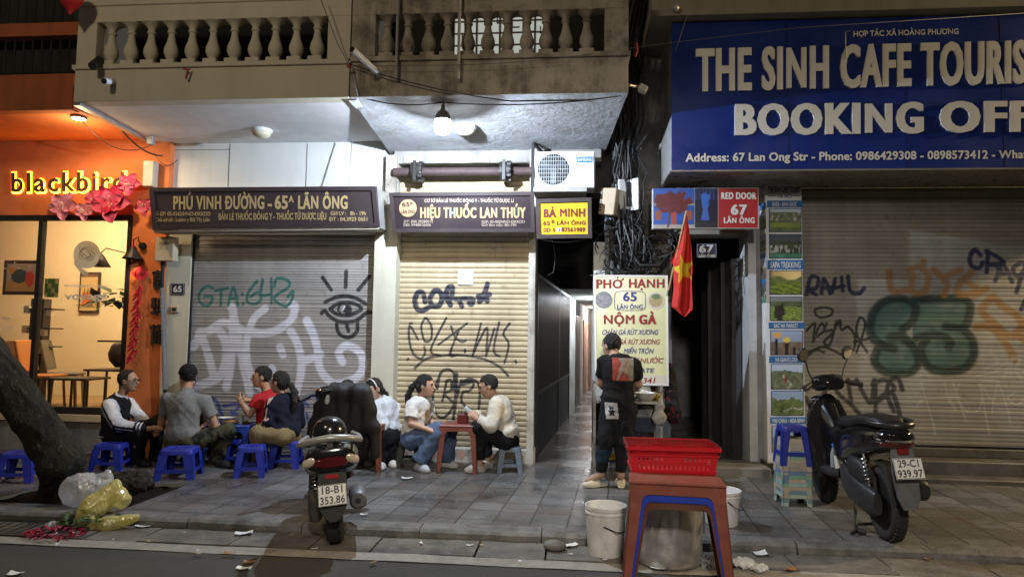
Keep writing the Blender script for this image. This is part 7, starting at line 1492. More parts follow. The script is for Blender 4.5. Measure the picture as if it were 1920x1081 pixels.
# food on the blue table
TZ = P(425, 797, 7.78).z
def prof(label, name, cat, prof_, px, Y, m, n=24, z=TZ, inner=None, im=None, group=None):
 p = P(px, 790, Y); p.z = z + .001; t = thing(name, tuple(p), label, cat, group); b = MB(); b.lathe(prof_, p, n); b.build('body', m, t, smooth=True, auto=40)
 if inner: b = MB(); b.lathe(inner, p, n); b.build('contents', im, t, smooth=True)
 return t
CER = mat('white_bowl', (.62, .61, .57), .3, var=.04); bowl = lambda r, h: [(r * .5, 0), (r * .55, .006), (r * .8, h * .5), (r, h), (r * .97, h), (r * .76, h * .5), (r * .5, .012), (.001, .010)]
SOUP = mat('broth', (.30, .16, .05), .2, var=.4, vscale=50); GRN = mat('herb_green', (.06, .14, .025), .6, var=.5, vscale=60)
prof('large white soup bowl at the back of the blue table', 'bowl', 'bowl', bowl(.10, .06), 424, 8.05, CER, inner=[(.085, .04), (.001, .046)], im=SOUP)
prof('small white dipping bowl on the left of the blue table', 'bowl', 'bowl', bowl(.055, .035), 402, 7.95, CER, inner=[(.045, .024), (.001, .026)], im=mat('chilli_sauce', (.32, .05, .02), .25))
prof('woven basket of fried snacks at the front of the blue table', 'basket', 'basket', [(.07, 0), (.085, .02), (.095, .035), (.088, .035), (.078, .02), (.001, .012)], 432, 7.88, mat('wicker', (.34, .20, .07), .7, var=.5, vscale=90, bump=.8, bscale=120), inner=[(.08, .028), (.05, .045), (.001, .05)], im=mat('fried_snack', (.42, .22, .06), .6, var=.6, vscale=60, bump=1, bscale=60))
CUP = pane_material('cup_plastic', tint=(.86, .84, .80)); TEA = mat('iced_tea', (.42, .22, .05), .15, trans=.5)
cupp = [(.028, 0), (.030, .004), (.040, .11), (.038, .11), (.028, .006), (.001, .006)]
for px, Y, lb in ((451, 7.90, 'clear plastic cup of tea at the right end of the blue table'), (391, 7.94, 'clear plastic cup of tea at the left end of the blue table')):
 prof(lb, 'cup', 'cup', cupp, px, Y, mat('cup_frosted', (.62, .60, .57), .3, trans=.55), 20, inner=[(.03, .008), (.034, .05), (.001, .05)], im=TEA)
prof('white plate beside the cup on the blue table', 'plate', 'plate', [(.05, 0), (.09, .014), (.088, .016), (.05, .004), (.001, .004)], 458, 8.05, CER, inner=[(.06, .012), (.03, .028), (.001, .03)], im=GRN)
t = thing('chopsticks', tuple(P(466, 785, 8.0)), 'pair of chopsticks leaning on the plate of the blue table', 'chopsticks'); b = MB(); q = Vector((P(458, 785, 8.0).x, 8.0, TZ + .02)); b.tube([q, q + Vector((.09, .05, .07))], .0035, 6); b.tube([q + Vector((.01, -.01, 0)), q + Vector((.10, .03, .07))], .0035, 6); b.build('sticks', mat('bamboo', (.45, .32, .16), .6), t)
hz = ss.children[0].bound_box; c = ss.location; t = thing('phone', (c.x, c.y, .35), 'phone in a pale case lying on a blue stool', 'phone'); zt = max(v[2] for v in hz); b = MB(); b.box((c.x, c.y, zt + .006), (.075, .14, .010), Matrix.Rotation(.5, 3, 'Z'), .003); b.build('body', mat('phone_case', (.45, .5, .55), .3), t)
# box of tissues on the couple's table
z2 = P(858, 797, 7.72).z; p = P(868, 790, 7.95); p.z = z2; t = thing('tissue_box', tuple(p), 'small red brown plastic caddy on the couple\'s brown table', 'caddy')
b = MB(); b.box(p + Vector((0, 0, .055)), (.12, .12, .105), None, .008); b.build('box', mat('caddy_red', (.13, .022, .016), .4, var=.15, vscale=20), t); b = MB()
for k in range(14): b.tube([p + Vector((-.05 + .007 * k, .01 * math.sin(k * 5), .10)), p + Vector((-.055 + .008 * k, .02 * math.sin(k * 5), .145 + .01 * math.sin(k * 3)))], .0032, 5)
b.build('chopsticks', mat('chopstick_dark', (.10, .05, .03), .6), t)
# crate on the pot, buckets
pc_ = G(1252, 1050, -.075); pc_.y = 4.99; pot = thing('steel_pot', (pc_.x, pc_.y + .25, -.075), 'dented steel stock pot standing in the gutter under the red crate', 'pot'); zc0 = P(1252, 902, pc_.y).z
V = []; n = 64; hp = zc0 + .075; rw = 128 * pc_.y / FPX / 2; rows = 26
for i in range(rows + 1):
 z = hp * i / rows
 for k in range(n):
  t_ = 2 * math.pi * k / n; r_ = rw * (1 + .006 * math.sin(t_ * 3 + z * 9)); a1 = (t_ + math.pi / 2 + math.pi) % (2 * math.pi) - math.pi
  for ca, cz, wa, wz, dp in ((-.52, .36, .26, .10, .030), (-.15, .30, .16, .14, .022), (.35, .22, .2, .1, .01)): r_ -= dp * math.exp(-((a1 - ca) / wa) ** 2 - ((z - cz) / wz) ** 2)
  if i == rows: r_ *= 1.03
  if i == 0: r_ *= .95
  V.append((pc_.x + r_ * math.cos(t_), pc_.y + .25 + r_ * math.sin(t_), -.074 + z))
b = MB(); b.add(V, [(i * n + k, i * n + (k + 1) % n, (i + 1) * n + (k + 1) % n, (i + 1) * n + k) for i in range(rows) for k in range(n)] + [tuple(range(n))[::-1]]); b.build('body', mat('pot_steel', (.68, .66, .62), .36, .8, var=.25, vscale=5, bump=.05, bscale=50, dirt=.35, dirtcol=(.10, .07, .04), dscale=3, rvar=.14), pot, smooth=True)
b = MB(); b.lathe([(rw * 1.03, 0), (rw * .2, .03), (.001, .032)], (pc_.x, pc_.y + .25, -.074 + hp), 40); b.build('lid', M['steel'], pot, smooth=True)
def bucket(label, px0, px1, py_top, py_bot, z, lid):
 g = G((px0 + px1) / 2, py_bot - 3, z); Yc = min(g.y + .14, 5.33 if z < 0 else 99); r = (px1 - px0) / 2 * Yc / FPX; c = P((px0 + px1) / 2, py_bot, Yc); h = P((px0 + px1) / 2, py_top + (px1 - px0) * .10, Yc).z - z
 t = thing('bucket', (c.x, Yc, z), label, 'bucket'); p = (c.x, Yc, z + .002); mt = mat('bucket_white', (.74, .73, .71), .5, var=.12, vscale=6, dirt=.5, dirtcol=(.16, .13, .10), dscale=3.2)
 b = MB(); b.lathe([(r * .84, 0), (r * .85, .004), (r * .96, h * .84), (r * 1.0, h * .84), (r * 1.0, h * .875), (r * .97, h * .88), (r * .97, h * .93), (r * 1.01, h * .935), (r * 1.01, h), (r * .96, h), (r * .93, h * .84), (r * .82, .02), (.001, .02)], p, 40); b.build('body', mt, t, smooth=True, auto=40)
 b = MB(); pts = [(c.x - r * 1.02 * math.cos(a), Yc - r * 1.08 * math.sin(a) * .8 - .01, z + h * .78 - .16 * math.sin(a)) for a in np.linspace(.15, math.pi - .15, 14)]
 if not lid: b.tube([(c.x - r * .15, Yc - r * 1.0, z + h * .66), (c.x + r * .5, Yc - r * .98, z + h * .55), (c.x + r * 1.02, Yc - r * .3, z + h * .50)], .004, 6)
 else: b.tube([(c.x + r * .1, Yc - r * 1.02, z + h * .80), (c.x + r * .6, Yc - r * 1.05, z + h * .58), (c.x + r * 1.1, Yc - r * .5, z + h * .50)], .004, 6)
 b.build('handle', M['black'], t)
 if lid: b = MB(); b.lathe([(r * 1.03, h * .95), (r * 1.04, h + .006), (r * .98, h + .010), (r * .9, h + .004), (.001, h + .003)], p, 40); b.build('lid', mt, t, smooth=True, auto=40)
 else: b = MB(); b.lathe([(r * .94, h * .86), (.001, h * .5)], p, 30) if False else None
bucket('white paint bucket standing open in the gutter left of the steel pot', 1098, 1173, 938, 1041, -.075, False)
bucket('white lidded bucket on the pavement behind the stacked tables', 1320, 1387, 912, 992, 0, True)
# red crate
def crate():
 Yc = pc_.y + .25; z0 = -.074 + hp + .034; a, c = P(1186, 900, Yc - .17), P(1340, 905, Yc - .17); w0 = c.x - a.x; d0 = .36; h = P(1250, 838, Yc - .2).z - z0; cx = (a.x + c.x) / 2
 t = thing('plastic_crate', (cx, Yc, z0), 'red slotted plastic crate with wire handles on the steel pot', 'crate'); m = mat('crate_red', (.52, .014, .022), .35, var=.1, vscale=10, rvar=.08)
 fl = .028
 def pt(u, s, z, off=0):                                           # u along the side, s = side number
  W2, D2 = w0 / 2 + fl * z / h + off, d0 / 2 + fl * z / h + off
  return {0: (cx + u * W2, Yc - D2, z0 + z), 1: (cx + W2, Yc + u * D2, z0 + z), 2: (cx - u * W2, Yc + D2, z0 + z), 3: (cx - W2, Yc - u * D2, z0 + z)}[s]
 b = MB(); zs = [0, .03, .075, .125, .17, .205, h - .055, h - .02, h]
 for s in range(4):
  nu = 37 if s % 2 == 0 else 23; us = np.linspace(-1, 1, nu + 1)
  for i in range(nu):
   for j in range(len(zs) - 1):
    slot = (i % 2 == 1) and j in (1, 2, 3, 4) and 3 <= i < nu - 3 and not (abs(i - nu // 2) < 4 and j in (2, 3, 4))
    u0, u1 = us[i], us[i + 1]
    if slot:
     zm0, zm1 = zs[j] + .006, zs[j + 1] - .006; b.quad(pt(u0, s, zs[j]), pt(u1, s, zs[j]), pt(u1, s, zm0), pt(u0, s, zm0)); b.quad(pt(u0, s, zm1), pt(u1, s, zm1), pt(u1, s, zs[j + 1]), pt(u0, s, zs[j + 1])); continue
    b.quad(pt(u0, s, zs[j]), pt(u1, s, zs[j]), pt(u1, s, zs[j + 1]), pt(u0, s, zs[j + 1]))
  for z, e, hh in ((h - .012, .014, .024), (h - .058, .008, .012), (.02, .008, .02)):
   q0, q1 = [pt(u, s, z - hh / 2, 0) for u in (-1, 1)], [pt(u, s, z - hh / 2, e) for u in (-1, 1)]; q2, q3 = [pt(u, s, z + hh / 2, 0) for u in (-1, 1)], [pt(u, s, z + hh / 2, e) for u in (-1, 1)]
   b.hexa([q0[0], q0[1], q1[1], q1[0]], [q2[0], q2[1], q3[1], q3[0]])
 b.quad(pt(-1, 0, .004), pt(1, 0, .004), pt(-1, 2, .004), pt(1, 2, .004)); b.build('body', m, t)
 for sx in (-1, 1):
  x = cx + sx * (w0 / 2 + fl - .02); b = MB(); b.tube([(x - .0, Yc - .18, z0 + h - .05), (x + sx * .03, Yc - .20, z0 + h - .05), (x + sx * .03, Yc - .20, z0 + h + .012), (x + sx * .03, Yc + .20, z0 + h + .012), (x + sx * .03, Yc + .20, z0 + h - .05)], .005, 6); b.build('wire_handle', CHROME, t)
crate()
# food cart
YCt = 7.55; kx0, kx1 = P(1112, 800, YCt).x, P(1243, 800, YCt).x; kz = P(1200, 752, YCt).z
ct = thing('food_cart', ((kx0 + kx1) / 2, 7.8, 0), 'steel food cart behind the cook below the yellow menu board', 'cart')
b = MB(); b.span((kx0, YCt, kz - .03), (kx1, 8.18, kz), .004); b.build('worktop', M['steel'], ct)
b = MB(); b.span((kx0, YCt + .02, .30), (kx1, 8.16, .32)); b.build('shelf', M['steel'], ct)
b = MB()
for x in (kx0 + .015, kx1 - .015):
 for y in (YCt + .015, 8.16): b.span((x - .014, y - .014, 0), (x + .014, y + .014, kz - .031)); b.span((x - .012, y - .012, kz + .001), (x + .012, y + .012, kz + .18))
b.span((kx0 + .03, YCt + .005, .34), (kx1 - .03, YCt + .03, .38)); b.build('frame', M['steel'], ct)
b = MB(); b.span((kx0 + .005, 8.17, .1), (kx1 - .005, 8.185, kz - .04)); b.span((kx0, YCt + .04, .36), (kx0 + .008, 8.14, kz - .04)); b.build('back_panel', mat('cart_dark_sheet', (.08, .08, .08), .4, .5, var=.3), ct)
b = MB(); b.span((kx0 + .02, YCt + .02, kz + .18), (kx0 + .30, 8.1, kz + .186)); b.span((kx0 + .02, YCt + .02, kz + .003), (kx0 + .025, 8.1, kz + .18)); b.build('glass_guard', M['pane'], ct)
def onc(px, Y, name, label, cat, pr, m, z=None, inner=None, im=None):
 p = P(px, 740, Y); p.z = (kz if z is None else z) + .001; t = thing(name, tuple(p), label, cat); b = MB(); b.lathe(pr, p, 24); b.build('body', m, t, smooth=True, auto=40)
 if inner: b = MB(); b.lathe(inner, p, 24); b.build('contents', im, t, smooth=True)
 return t
onc(1211, 7.70, 'bowl', 'large white mixing bowl on the steel cart', 'bowl', bowl(.13, .085), CER)
onc(1184, 7.68, 'bowl', 'small bowl behind the cook\'s elbow on the cart', 'bowl', bowl(.07, .05), mat('tin_bowl', (.5, .42, .28), .35, .5))
onc(1235, 7.72, 'jar', 'jar of yellow oil beside the mixing bowl on the cart', 'jar', [(.045, 0), (.05, .006), (.05, .08), (.046, .085), (.001, .085)], mat('oil_yellow', (.42, .27, .03), .15, trans=.3))
onc(1196, 7.95, 'bowl_stack', 'stack of small white bowls at the back of the cart', 'bowls', [(.04, 0), (.07, .05), (.066, .055), (.07, .08), (.066, .085), (.07, .11), (.066, .115), (.07, .14), (.05, .10), (.001, .10)], CER)
onc(1225, 7.98, 'bottle', 'brown sauce bottle at the back of the cart', 'bottle', [(.03, 0), (.033, .01), (.033, .14), (.013, .20), (.013, .24), (.001, .24)], mat('sauce_brown', (.09, .03, .012), .2))
onc(1240, 7.95, 'pot', 'small lidded steel pot at the right end of the cart', 'pot', [(.07, 0), (.075, .01), (.075, .12), (.08, .125), (.05, .145), (.012, .15), (.012, .17), (.001, .17)], M['steel'])
def crumpled(name, label, cat, c, r, m, seed, fl=1.0, group=None, freq=30, amp=.3, part=None):
 T = SDF(); c = np.array(c, float); rr = np.array(r if isinstance(r, (tuple, list)) else (r, r, r * fl), float); T.ell(c, rr, None, .01); w = grad_wrinkle(amp * rr.min(), freq, seed)
 o = knit(T, name, m, None, (1, 1, 1), max(.004, rr.max() / 22), lambda F, X, Y, Z: F + w(X, Y, Z)); v = Vector(tuple(c - np.array((0, 0, rr[2])))); o.data.transform(Matrix.Translation(-v)); o.location = v
 return tag(o, label, cat, group)
TIS = mat('tissue_white', (.66, .66, .65), .85)
crumpled('tissue_pack', 'crumpled pack of tissues on the cart above the mixing bowl', 'tissue', A(P(1208, 735, 7.86)) * (1, 1, 0) + (0, 0, kz + .10), (.075, .05, .05), TIS, 4, freq=60)
def basin(px0, px1, py0, py1, Y, m, name, label, cat, slots=False):
 a, c = P(px0, py1, Y), P(px1, py0, Y); w = c.x - a.x; h = c.z - a.z; cx = (a.x + c.x) / 2; t = thing(name, (cx, Y + .2, a.z), label, cat)
 b = MB(); b.loft([(a.z, cx, Y + .2, w * .44, .15, 5), (a.z + h * .9, cx, Y + .2, w * .5, .18, 5), (a.z + h, cx, Y + .2, w * .53, .19, 5)], 36, axis='Z'); b.build('body', m, t, smooth=True, auto=40); return t
basin(1187, 1234, 784, 810, 7.6, mat('basin_slate', (.05, .06, .10), .4, var=.3, vscale=40), 'basin', 'dark blue slotted basin on the lower cart shelf', 'basin')
basin(1186, 1226, 768, 783, 7.7, mat('foil_grey', (.42, .42, .43), .35, .3, var=.5, vscale=30), 'tray', 'foil covered tray above the dark blue basin', 'tray')
basin(1140, 1158, 822, 862, 7.62, mat('crate_yellow', (.62, .40, .02), .4, var=.2, vscale=10), 'crate', 'yellow crate under the cart behind the cook\'s leg', 'crate')
# plastic bag and dark coat hanging at the cart's end
BAG = mat('bag_clear_white', (.55, .54, .50), .35, trans=.35, var=.2, vscale=20)
T = SDF(); w_ = lambda px, py, Y=7.5: A(P(px, py, Y)); T.cone(w_(1240, 742), w_(1238, 760), .015, .04, .04).ell(w_(1236, 782), (.075, .055, .09), None, .05); wr = grad_wrinkle(.016, 46, 8)
o = knit(T, 'plastic_bag', BAG, None, (1, 1, 1), .006, lambda F, X, Y, Z: F + wr(X, Y, Z)); tag(o, 'translucent plastic bag hanging from the end of the cart', 'bag')
T = SDF(); T.cone(w_(1256, 690, 7.9), w_(1262, 780, 7.86), .05, .085, .05).ell(w_(1262, 770, 7.8), (.09, .06, .10), None, .04); wr2 = grad_wrinkle(.02, 40, 18)
def umb(V): C = np.tile((.018, .018, .02), (len(V), 1)); n_ = fbm(V[:, 0] * 4, V[:, 2] * 4, 9, 31); C[n_ > .60] = (.16, .02, .03); return C
o = knit(T, 'hanging_coat', CLOTH, None, umb, .007, lambda F, X, Y, Z: F + wr2(X, Y, Z)); tag(o, 'dark patterned coat hanging behind the menu board', 'coat')
# flag
fp0, fp1 = P(1253, 545, 7.72), P(1287, 395, 7.62)
fg = thing('flag', tuple(fp0), 'red flag with a yellow star drooping from a tilted stick', 'flag'); b = MB(); b.tube([fp0, fp1], .009, 8); b.build('stick', mat('bamboo', (.45, .32, .16), .6), fg)
rowsf = [((1284, 398), (1287, 398)), ((1278, 430), (1292, 428)), ((1268, 465), (1296, 462)), ((1258, 490), (1298, 498)), ((1262, 498), (1297, 530)), ((1263, 540), (1298, 560)), ((1259, 575), (1299, 580)), ((1278, 590), (1284, 594))]
nu = 26; nv = 50; V = []; C = []
def fold_edge(t, side):
 x = t * (len(rowsf) - 1); i = min(int(x), len(rowsf) - 2); f = x - i; a, c = rowsf[i][side], rowsf[i + 1][side]; return a[0] + (c[0] - a[0]) * f, a[1] + (c[1] - a[1]) * f
star = [(1274 + 0, 483), (1279, 503), (1296, 502), (1286, 513), (1294, 516)]; sc_ = (1281, 505)
spoly = []
for k in range(10): a = -math.pi / 2 - .22 + k * math.pi / 5; rr = (1.0 if k % 2 == 0 else .40); spoly.append((sc_[0] + rr * 23 * math.cos(a), sc_[1] + rr * 29 * math.sin(a)))
def in_poly(x, y, poly):
 c = False; j = len(poly) - 1
 for i in range(len(poly)):
  if ((poly[i][1] > y) != (poly[j][1] > y)) and (x < (poly[j][0] - poly[i][0]) * (y - poly[i][1]) / (poly[j][1] - poly[i][1]) + poly[i][0]): c = not c
  j = i
 return c
nu, nv = 44, 90
for j in range(nv):
 t = j / (nv - 1); (x0, y0), (x1, y1) = fold_edge(t, 0), fold_edge(t, 1)
 for i in range(nu):
  u = i / (nu - 1); px, py = x0 + (x1 - x0) * u, y0 + (y1 - y0) * u; d = .045 * math.sin(u * 9 + t * 2.5) * min(1, t * 2.5); V.append(tuple(P(px, py, 7.64 + d))); C.append((.62, .42, .02) if in_poly(px, py, spoly) else (.50, .022, .018))
i = np.arange(nu * nv).reshape(nv, nu); Fq = np.stack([i[:-1, :-1], i[:-1, 1:], i[1:, 1:], i[1:, :-1]], -1).reshape(-1, 4)
npmesh('cloth', V, Fq, mat('flag_cloth', (1, 1, 1), .75, attr=True, var=.08), fg, C, smooth=True)
# leaning street tree (trunk and root foot; its crown is above the picture)
tb = A(G(118, 925, 0)); td = lambda px, py, Y: A(P(px, py, Y))
T = SDF(); pts = [(tb + (0, .02, -.06)), td(116, 868, 6.05), td(63, 785, 6.05), td(0, 698, 6.0), td(-72, 598, 5.95), td(-160, 480, 5.9)]
T.line(pts, [.21, .185, .17, .17, .17, .16], .05)
for a, L, r in ((.3, .55, .09), (1.6, .36, .10), (-.5, .40, .09), (2.6, .30, .10), (3.6, .26, .10), (4.4, .24, .11), (5.2, .36, .09)): T.cone(tb + (0, 0, .05), tb + (L * .8 * math.cos(a), L * .6 * math.sin(a), -.07), r * 1.1, r * .35, .06)
w1 = grad_wrinkle(.030, 16, 3); w2 = grad_wrinkle(.012, 75, 9)
def bark(V):
 n = fbm(V[:, 0] * 2 + V[:, 1], V[:, 2] * 2, 7, 51); C = np.tile((.018, .0145, .010), (len(V), 1)) * (.5 + n)[:, None]; l = fbm(V[:, 0] * 3 + V[:, 1] * 2, V[:, 2] * 3, 14, 61); C[l > .70] = (.07, .072, .062); m = (fbm(V[:, 0], V[:, 2], 3, 71) > .52) & (l < .5); C[m] *= np.array((.8, 1.12, .7)); return C
tr = thing('street_tree', tuple(tb), 'leaning dark street tree trunk rising from its pit by the kerb', 'tree')
knit(T, 'trunk', mat('bark', (1, 1, 1), .9, attr=True, var=.35, vscale=40, bump=.9, bscale=55), tr, bark, .012, lambda F, X, Y, Z: F + w1(X, Y, Z) + w2(X, Y, Z * .4))
T = SDF(); rb = A(G(232, 912, 0))
for dx, dy, r in ((0, 0, .12), (.14, .05, .12), (-.13, .06, .10), (.22, -.02, .08), (.05, .12, .13)): T.ell(rb + (dx, dy, .03), (r * 1.2, r, r * .9), None, .05)
knit(T, 'root', MATS['bark'], tr, bark, .010, lambda F, X, Y, Z: F + w1(X, Y, Z) + 1.6 * w2(X, Y, Z))
def leafy(name, label, cat, c, n, spread, size, m, seed, h=.12):
 r = np.random.RandomState(seed); b = MB()
 for k in range(n):
  a = r.rand() * 6.28; rr = spread * math.sqrt(r.rand()); z = c[2] + h * r.rand() * (1 - rr / spread * .5); p = Vector((c[0] + rr * math.cos(a), c[1] + rr * math.sin(a) * .7, z + .01)); d = Vector((math.cos(a + r.randn() * .5), math.sin(a + r.randn() * .5), .3 * r.randn())).normalized(); s = d.cross(Vector((0, 0, 1))).normalized() * size * .25; L = size * (.6 + .7 * r.rand())
  b.add([p, p + d * L * .5 + s + Vector((0, 0, .01)), p + d * L, p + d * L * .5 - s + Vector((0, 0, .01))], [(0, 1, 2, 3)])
 o = b.build(name, m); v = Vector((c[0], c[1], c[2])); o.data.transform(Matrix.Translation(-v)); o.location = v; return tag(o, label, cat)
LF = mat('leaf_green', (.035, .075, .018), .55, var=.5, vscale=30)
leafy('weed', 'small green weeds sprouting at the tree foot beside the rubbish bags', 'plant', tuple(G(210, 938, -.02)), 90, .16, .06, LF, 3, .10)
# rubbish at the kerb
def film(name, col, clear):
 m = bpy.data.materials.new(name); m.use_nodes = True; n = m.node_tree; n.nodes.clear(); L = n.links; N = n.nodes.new
 o, d, tl_, tp, g = N('ShaderNodeOutputMaterial'), N('ShaderNodeBsdfDiffuse'), N('ShaderNodeBsdfTranslucent'), N('ShaderNodeBsdfTransparent'), N('ShaderNodeBsdfGlossy'); d.inputs[0].default_value = tl_.inputs[0].default_value = (*col, 1); g.inputs['Roughness'].default_value = .22; tp.inputs[0].default_value = (*[c ** .4 for c in col], 1)
 def mix(f, p, q): x = N('ShaderNodeMixShader'); x.inputs[0].default_value = f; L.new(p.outputs[0], x.inputs[1]); L.new(q.outputs[0], x.inputs[2]); return x
 L.new(mix(.10, mix(clear, mix(.4, d, tl_), tp), g).outputs[0], o.inputs[0]); return m
BW = film('film_white', (.80, .82, .86), .5)
def bag(name, label, cat, prims, m, h, amp, fr, seed, base):
 T = SDF()
 for p in prims: T.line(*p[:2], .05) if len(p) == 2 else T.ell(*p)
 w = grad_wrinkle(amp, fr, seed); w_2 = grad_wrinkle(amp * .5, fr * 2.6, seed + 1); o = knit(T, name, m, None, (1, 1, 1), h, lambda F, X, Y, Z: np.maximum(F + w(X, Y, Z) + w_2(X, Y, Z), base - Z)); c = np.mean([v.co for v in o.data.vertices], 0); v = Vector((c[0], c[1], base)); o.data.transform(Matrix.Translation(-v)); o.location = v; return tag(o, label, cat)
g1 = A(G(118, 958, 0)) + (0, .20, 0); bag('rubbish_bag', 'translucent white rubbish bag slumped against the tree at the kerb', 'bag', [(g1 + (.0, .02, .13), (.19, .15, .15), None, .05), (g1 + (.17, .06, .15), (.10, .09, .12), None, .06), (g1 + (.20, .06, .26), (.04, .03, .05), None, .05)], BW, .007, .012, 60, 5, .002)
BY = film('film_yellow', (.90, .82, .32), .40); yq = lambda px, py, Y: A(P(px, py, Y))
bag('rubbish_bag', 'yellow rubbish bag torn open at the kerb spilling flowers and paper', 'bag', [([yq(158, 980, 5.5), yq(178, 950, 5.56), yq(212, 912, 5.62)], [.085, .10, .045]), ([yq(220, 908, 5.64), yq(228, 935, 5.66)], [.03, .075]), ([yq(160, 984, 5.42), yq(205, 984, 5.40), yq(255, 968, 5.44)], [.055, .06, .03])], BY, .006, .013, 46, 15, -.07)
for k, (px, py, r, lb) in enumerate(((222, 955, .06, 'crumpled white paper inside the mouth of the yellow bag'), (228, 970, .05, 'crumpled white tissue below the mouth of the yellow bag'), (100, 988, .06, 'crumpled clear wrapper beside the drain grating'), (1395, 1062, .08, 'crumpled white tissues heaped under the right table leg'), (1335, 1060, .085, 'crumpled clear bag between the pot and the right table leg'), (1425, 1070, .06, 'crumpled pale tissue at the picture bottom beyond the table leg'), (1040, 1030, .09, 'broken grey stone lying in the gutter left of the bucket'))):
 g = A(G(px, py, -.05 if k < 2 else -.073)); crumpled('stone' if k == 6 else 'crumpled_paper', lb, 'stone' if k == 6 else 'litter', g + (0, 0, r * .35), (r, r * .8, r * .45), M['slab'] if k == 6 else (BW if k in (2, 4) else TIS), 30 + k, freq=120 if k < 6 else 40, amp=.5 if k < 6 else .15)
leafy('petals', 'heap of dark pink petals scattered on the gutter by the yellow bag', 'petals', tuple(G(105, 1003, -.073)), 150, .22, .045, mat('petal_pink', (.42, .012, .06), .6, var=.5, vscale=60), 8, .03)
leafy('flower_stems', 'wilted green leaves and stems spilling from the yellow bag', 'plant', tuple(G(165, 985, -.073)), 110, .20, .08, LF, 12, .12)
def sheet(px, py, z, w, d, rz, m, label, name='litter_paper', curl=.3, seed=0):
 g = G(px, py, z); U, V = np.meshgrid(np.linspace(-.5, .5, 8), np.linspace(-.5, .5, 8)); Z = .010 + curl * w * (.5 * np.abs(U) ** 1.5 + .25 * np.sin(V * 5 + seed) * U + .15 * np.abs(V)); X = U * w * math.cos(rz) - V * d * math.sin(rz); Y = U * w * math.sin(rz) + V * d * math.cos(rz)
 i = np.arange(64).reshape(8, 8); Fq = np.stack([i[:-1, :-1], i[:-1, 1:], i[1:, 1:], i[1:, :-1]], -1).reshape(-1, 4); o = npmesh(name, np.stack([X, Y, Z], -1).reshape(-1, 3), Fq, m, smooth=True); o.location = g; return tag(o, label, 'litter')
PAP = mat('litter_white', (.66, .66, .64), .8, var=.06)
for q in ((270, 988, -.073, .12, .08, .3, 'white napkin on the gutter right of the yellow bag'), (457, 1002, -.073, .13, .07, .2, 'flat white card on the gutter left of the first scooter'), (763, 898, .0, .11, .07, .5, 'white scrap on the pavement in front of the blue jeans woman'), (457, 1068, -.085, .10, .05, -.2, 'white scrap on the asphalt at the bottom edge'), (28, 1078, -.085, .09, .06, .1, 'white scrap at the bottom left corner of the road'), (1203, 1052, -.073, .13, .07, .1, 'white paper lying in front of the steel pot'), (1237, 1068, -.073, .14, .05, .1, 'cream card lying on the concrete strip between the table legs'), (1070, 1024, -.073, .10, .07, .8, 'white scrap in the gutter left of the bucket'), (578, 928, .0, .06, .05, .4, 'tiny white scrap on the pavement left of the first scooter'), (1130, 862, .0, .05, .04, .4, 'tiny white scrap on the pavement behind the cook'), (1065, 772, .0, .22, .12, .5, 'crumpled white paper on the alley floor by the white wall'), (1425, 1040, -.073, .12, .09, .2, 'white scrap on the gutter below the right scooter'), (682, 966, 0, .06, .04, .1, 'tiny white scrap on the pavement right of the first scooter wheel')):
 sheet(*q[:6], PAP, q[6], curl=.5, seed=q[0])
rg = random.Random(9)
for k in range(26):
 px = rg.uniform(60, 1880); py = 1000 + (px - 300) * .028 + rg.uniform(-14, 40)
 o = sheet(px, py, -.073 if py < 1060 else -.085, rg.uniform(.025, .055), rg.uniform(.012, .03), rg.uniform(0, 3), PAP if k % 3 else mat('litter_buff', (.42, .33, .22), .8), 'tiny scrap of litter lying along the gutter', 'litter_scrap', .6, k); o['group'] = 'tiny scraps of litter along the gutter'
LFB = mat('dry_leaf', (.26, .12, .035), .7, var=.3, vscale=40)
for q in ((467, 1056, -.085, .08, .045, .4, 'dry brown leaf on the asphalt near the concrete strip'), (430, 1040, -.073, .08, .03, .1, 'dry brown leaf on the concrete strip'), (1483, 1070, -.073, .10, .05, .6, 'dry brown leaf on the gutter at the bottom right'), (700, 1056, -.073, .05, .03, .9, 'small dry leaf on the concrete strip right of the first scooter'), (1738, 1050, -.073, .05, .03, .9, 'small dry leaf below the right scooter wheel')): sheet(*q[:6], LFB, q[6], 'dry_leaf', .5, q[0])
c = G(35, 992, -.073); c.y = 5.31; dg = thing('drain_grate', (c.x, c.y, -.073), 'iron drain grating in the gutter by the rubbish', 'grating'); b = MB()
for k in range(12): b.span((c.x - .45 + .08 * k, c.y - .16, -.085), (c.x - .41 + .08 * k, c.y + .16, -.066))
b.span((c.x - .48, c.y - .20, -.073), (c.x + .52, c.y - .16, -.064)); b.span((c.x - .48, c.y + .16, -.073), (c.x + .52, c.y + .20, -.064)); b.build('bars', mat('cast_iron', (.05, .047, .043), .6, .4, var=.3, vscale=20), dg)
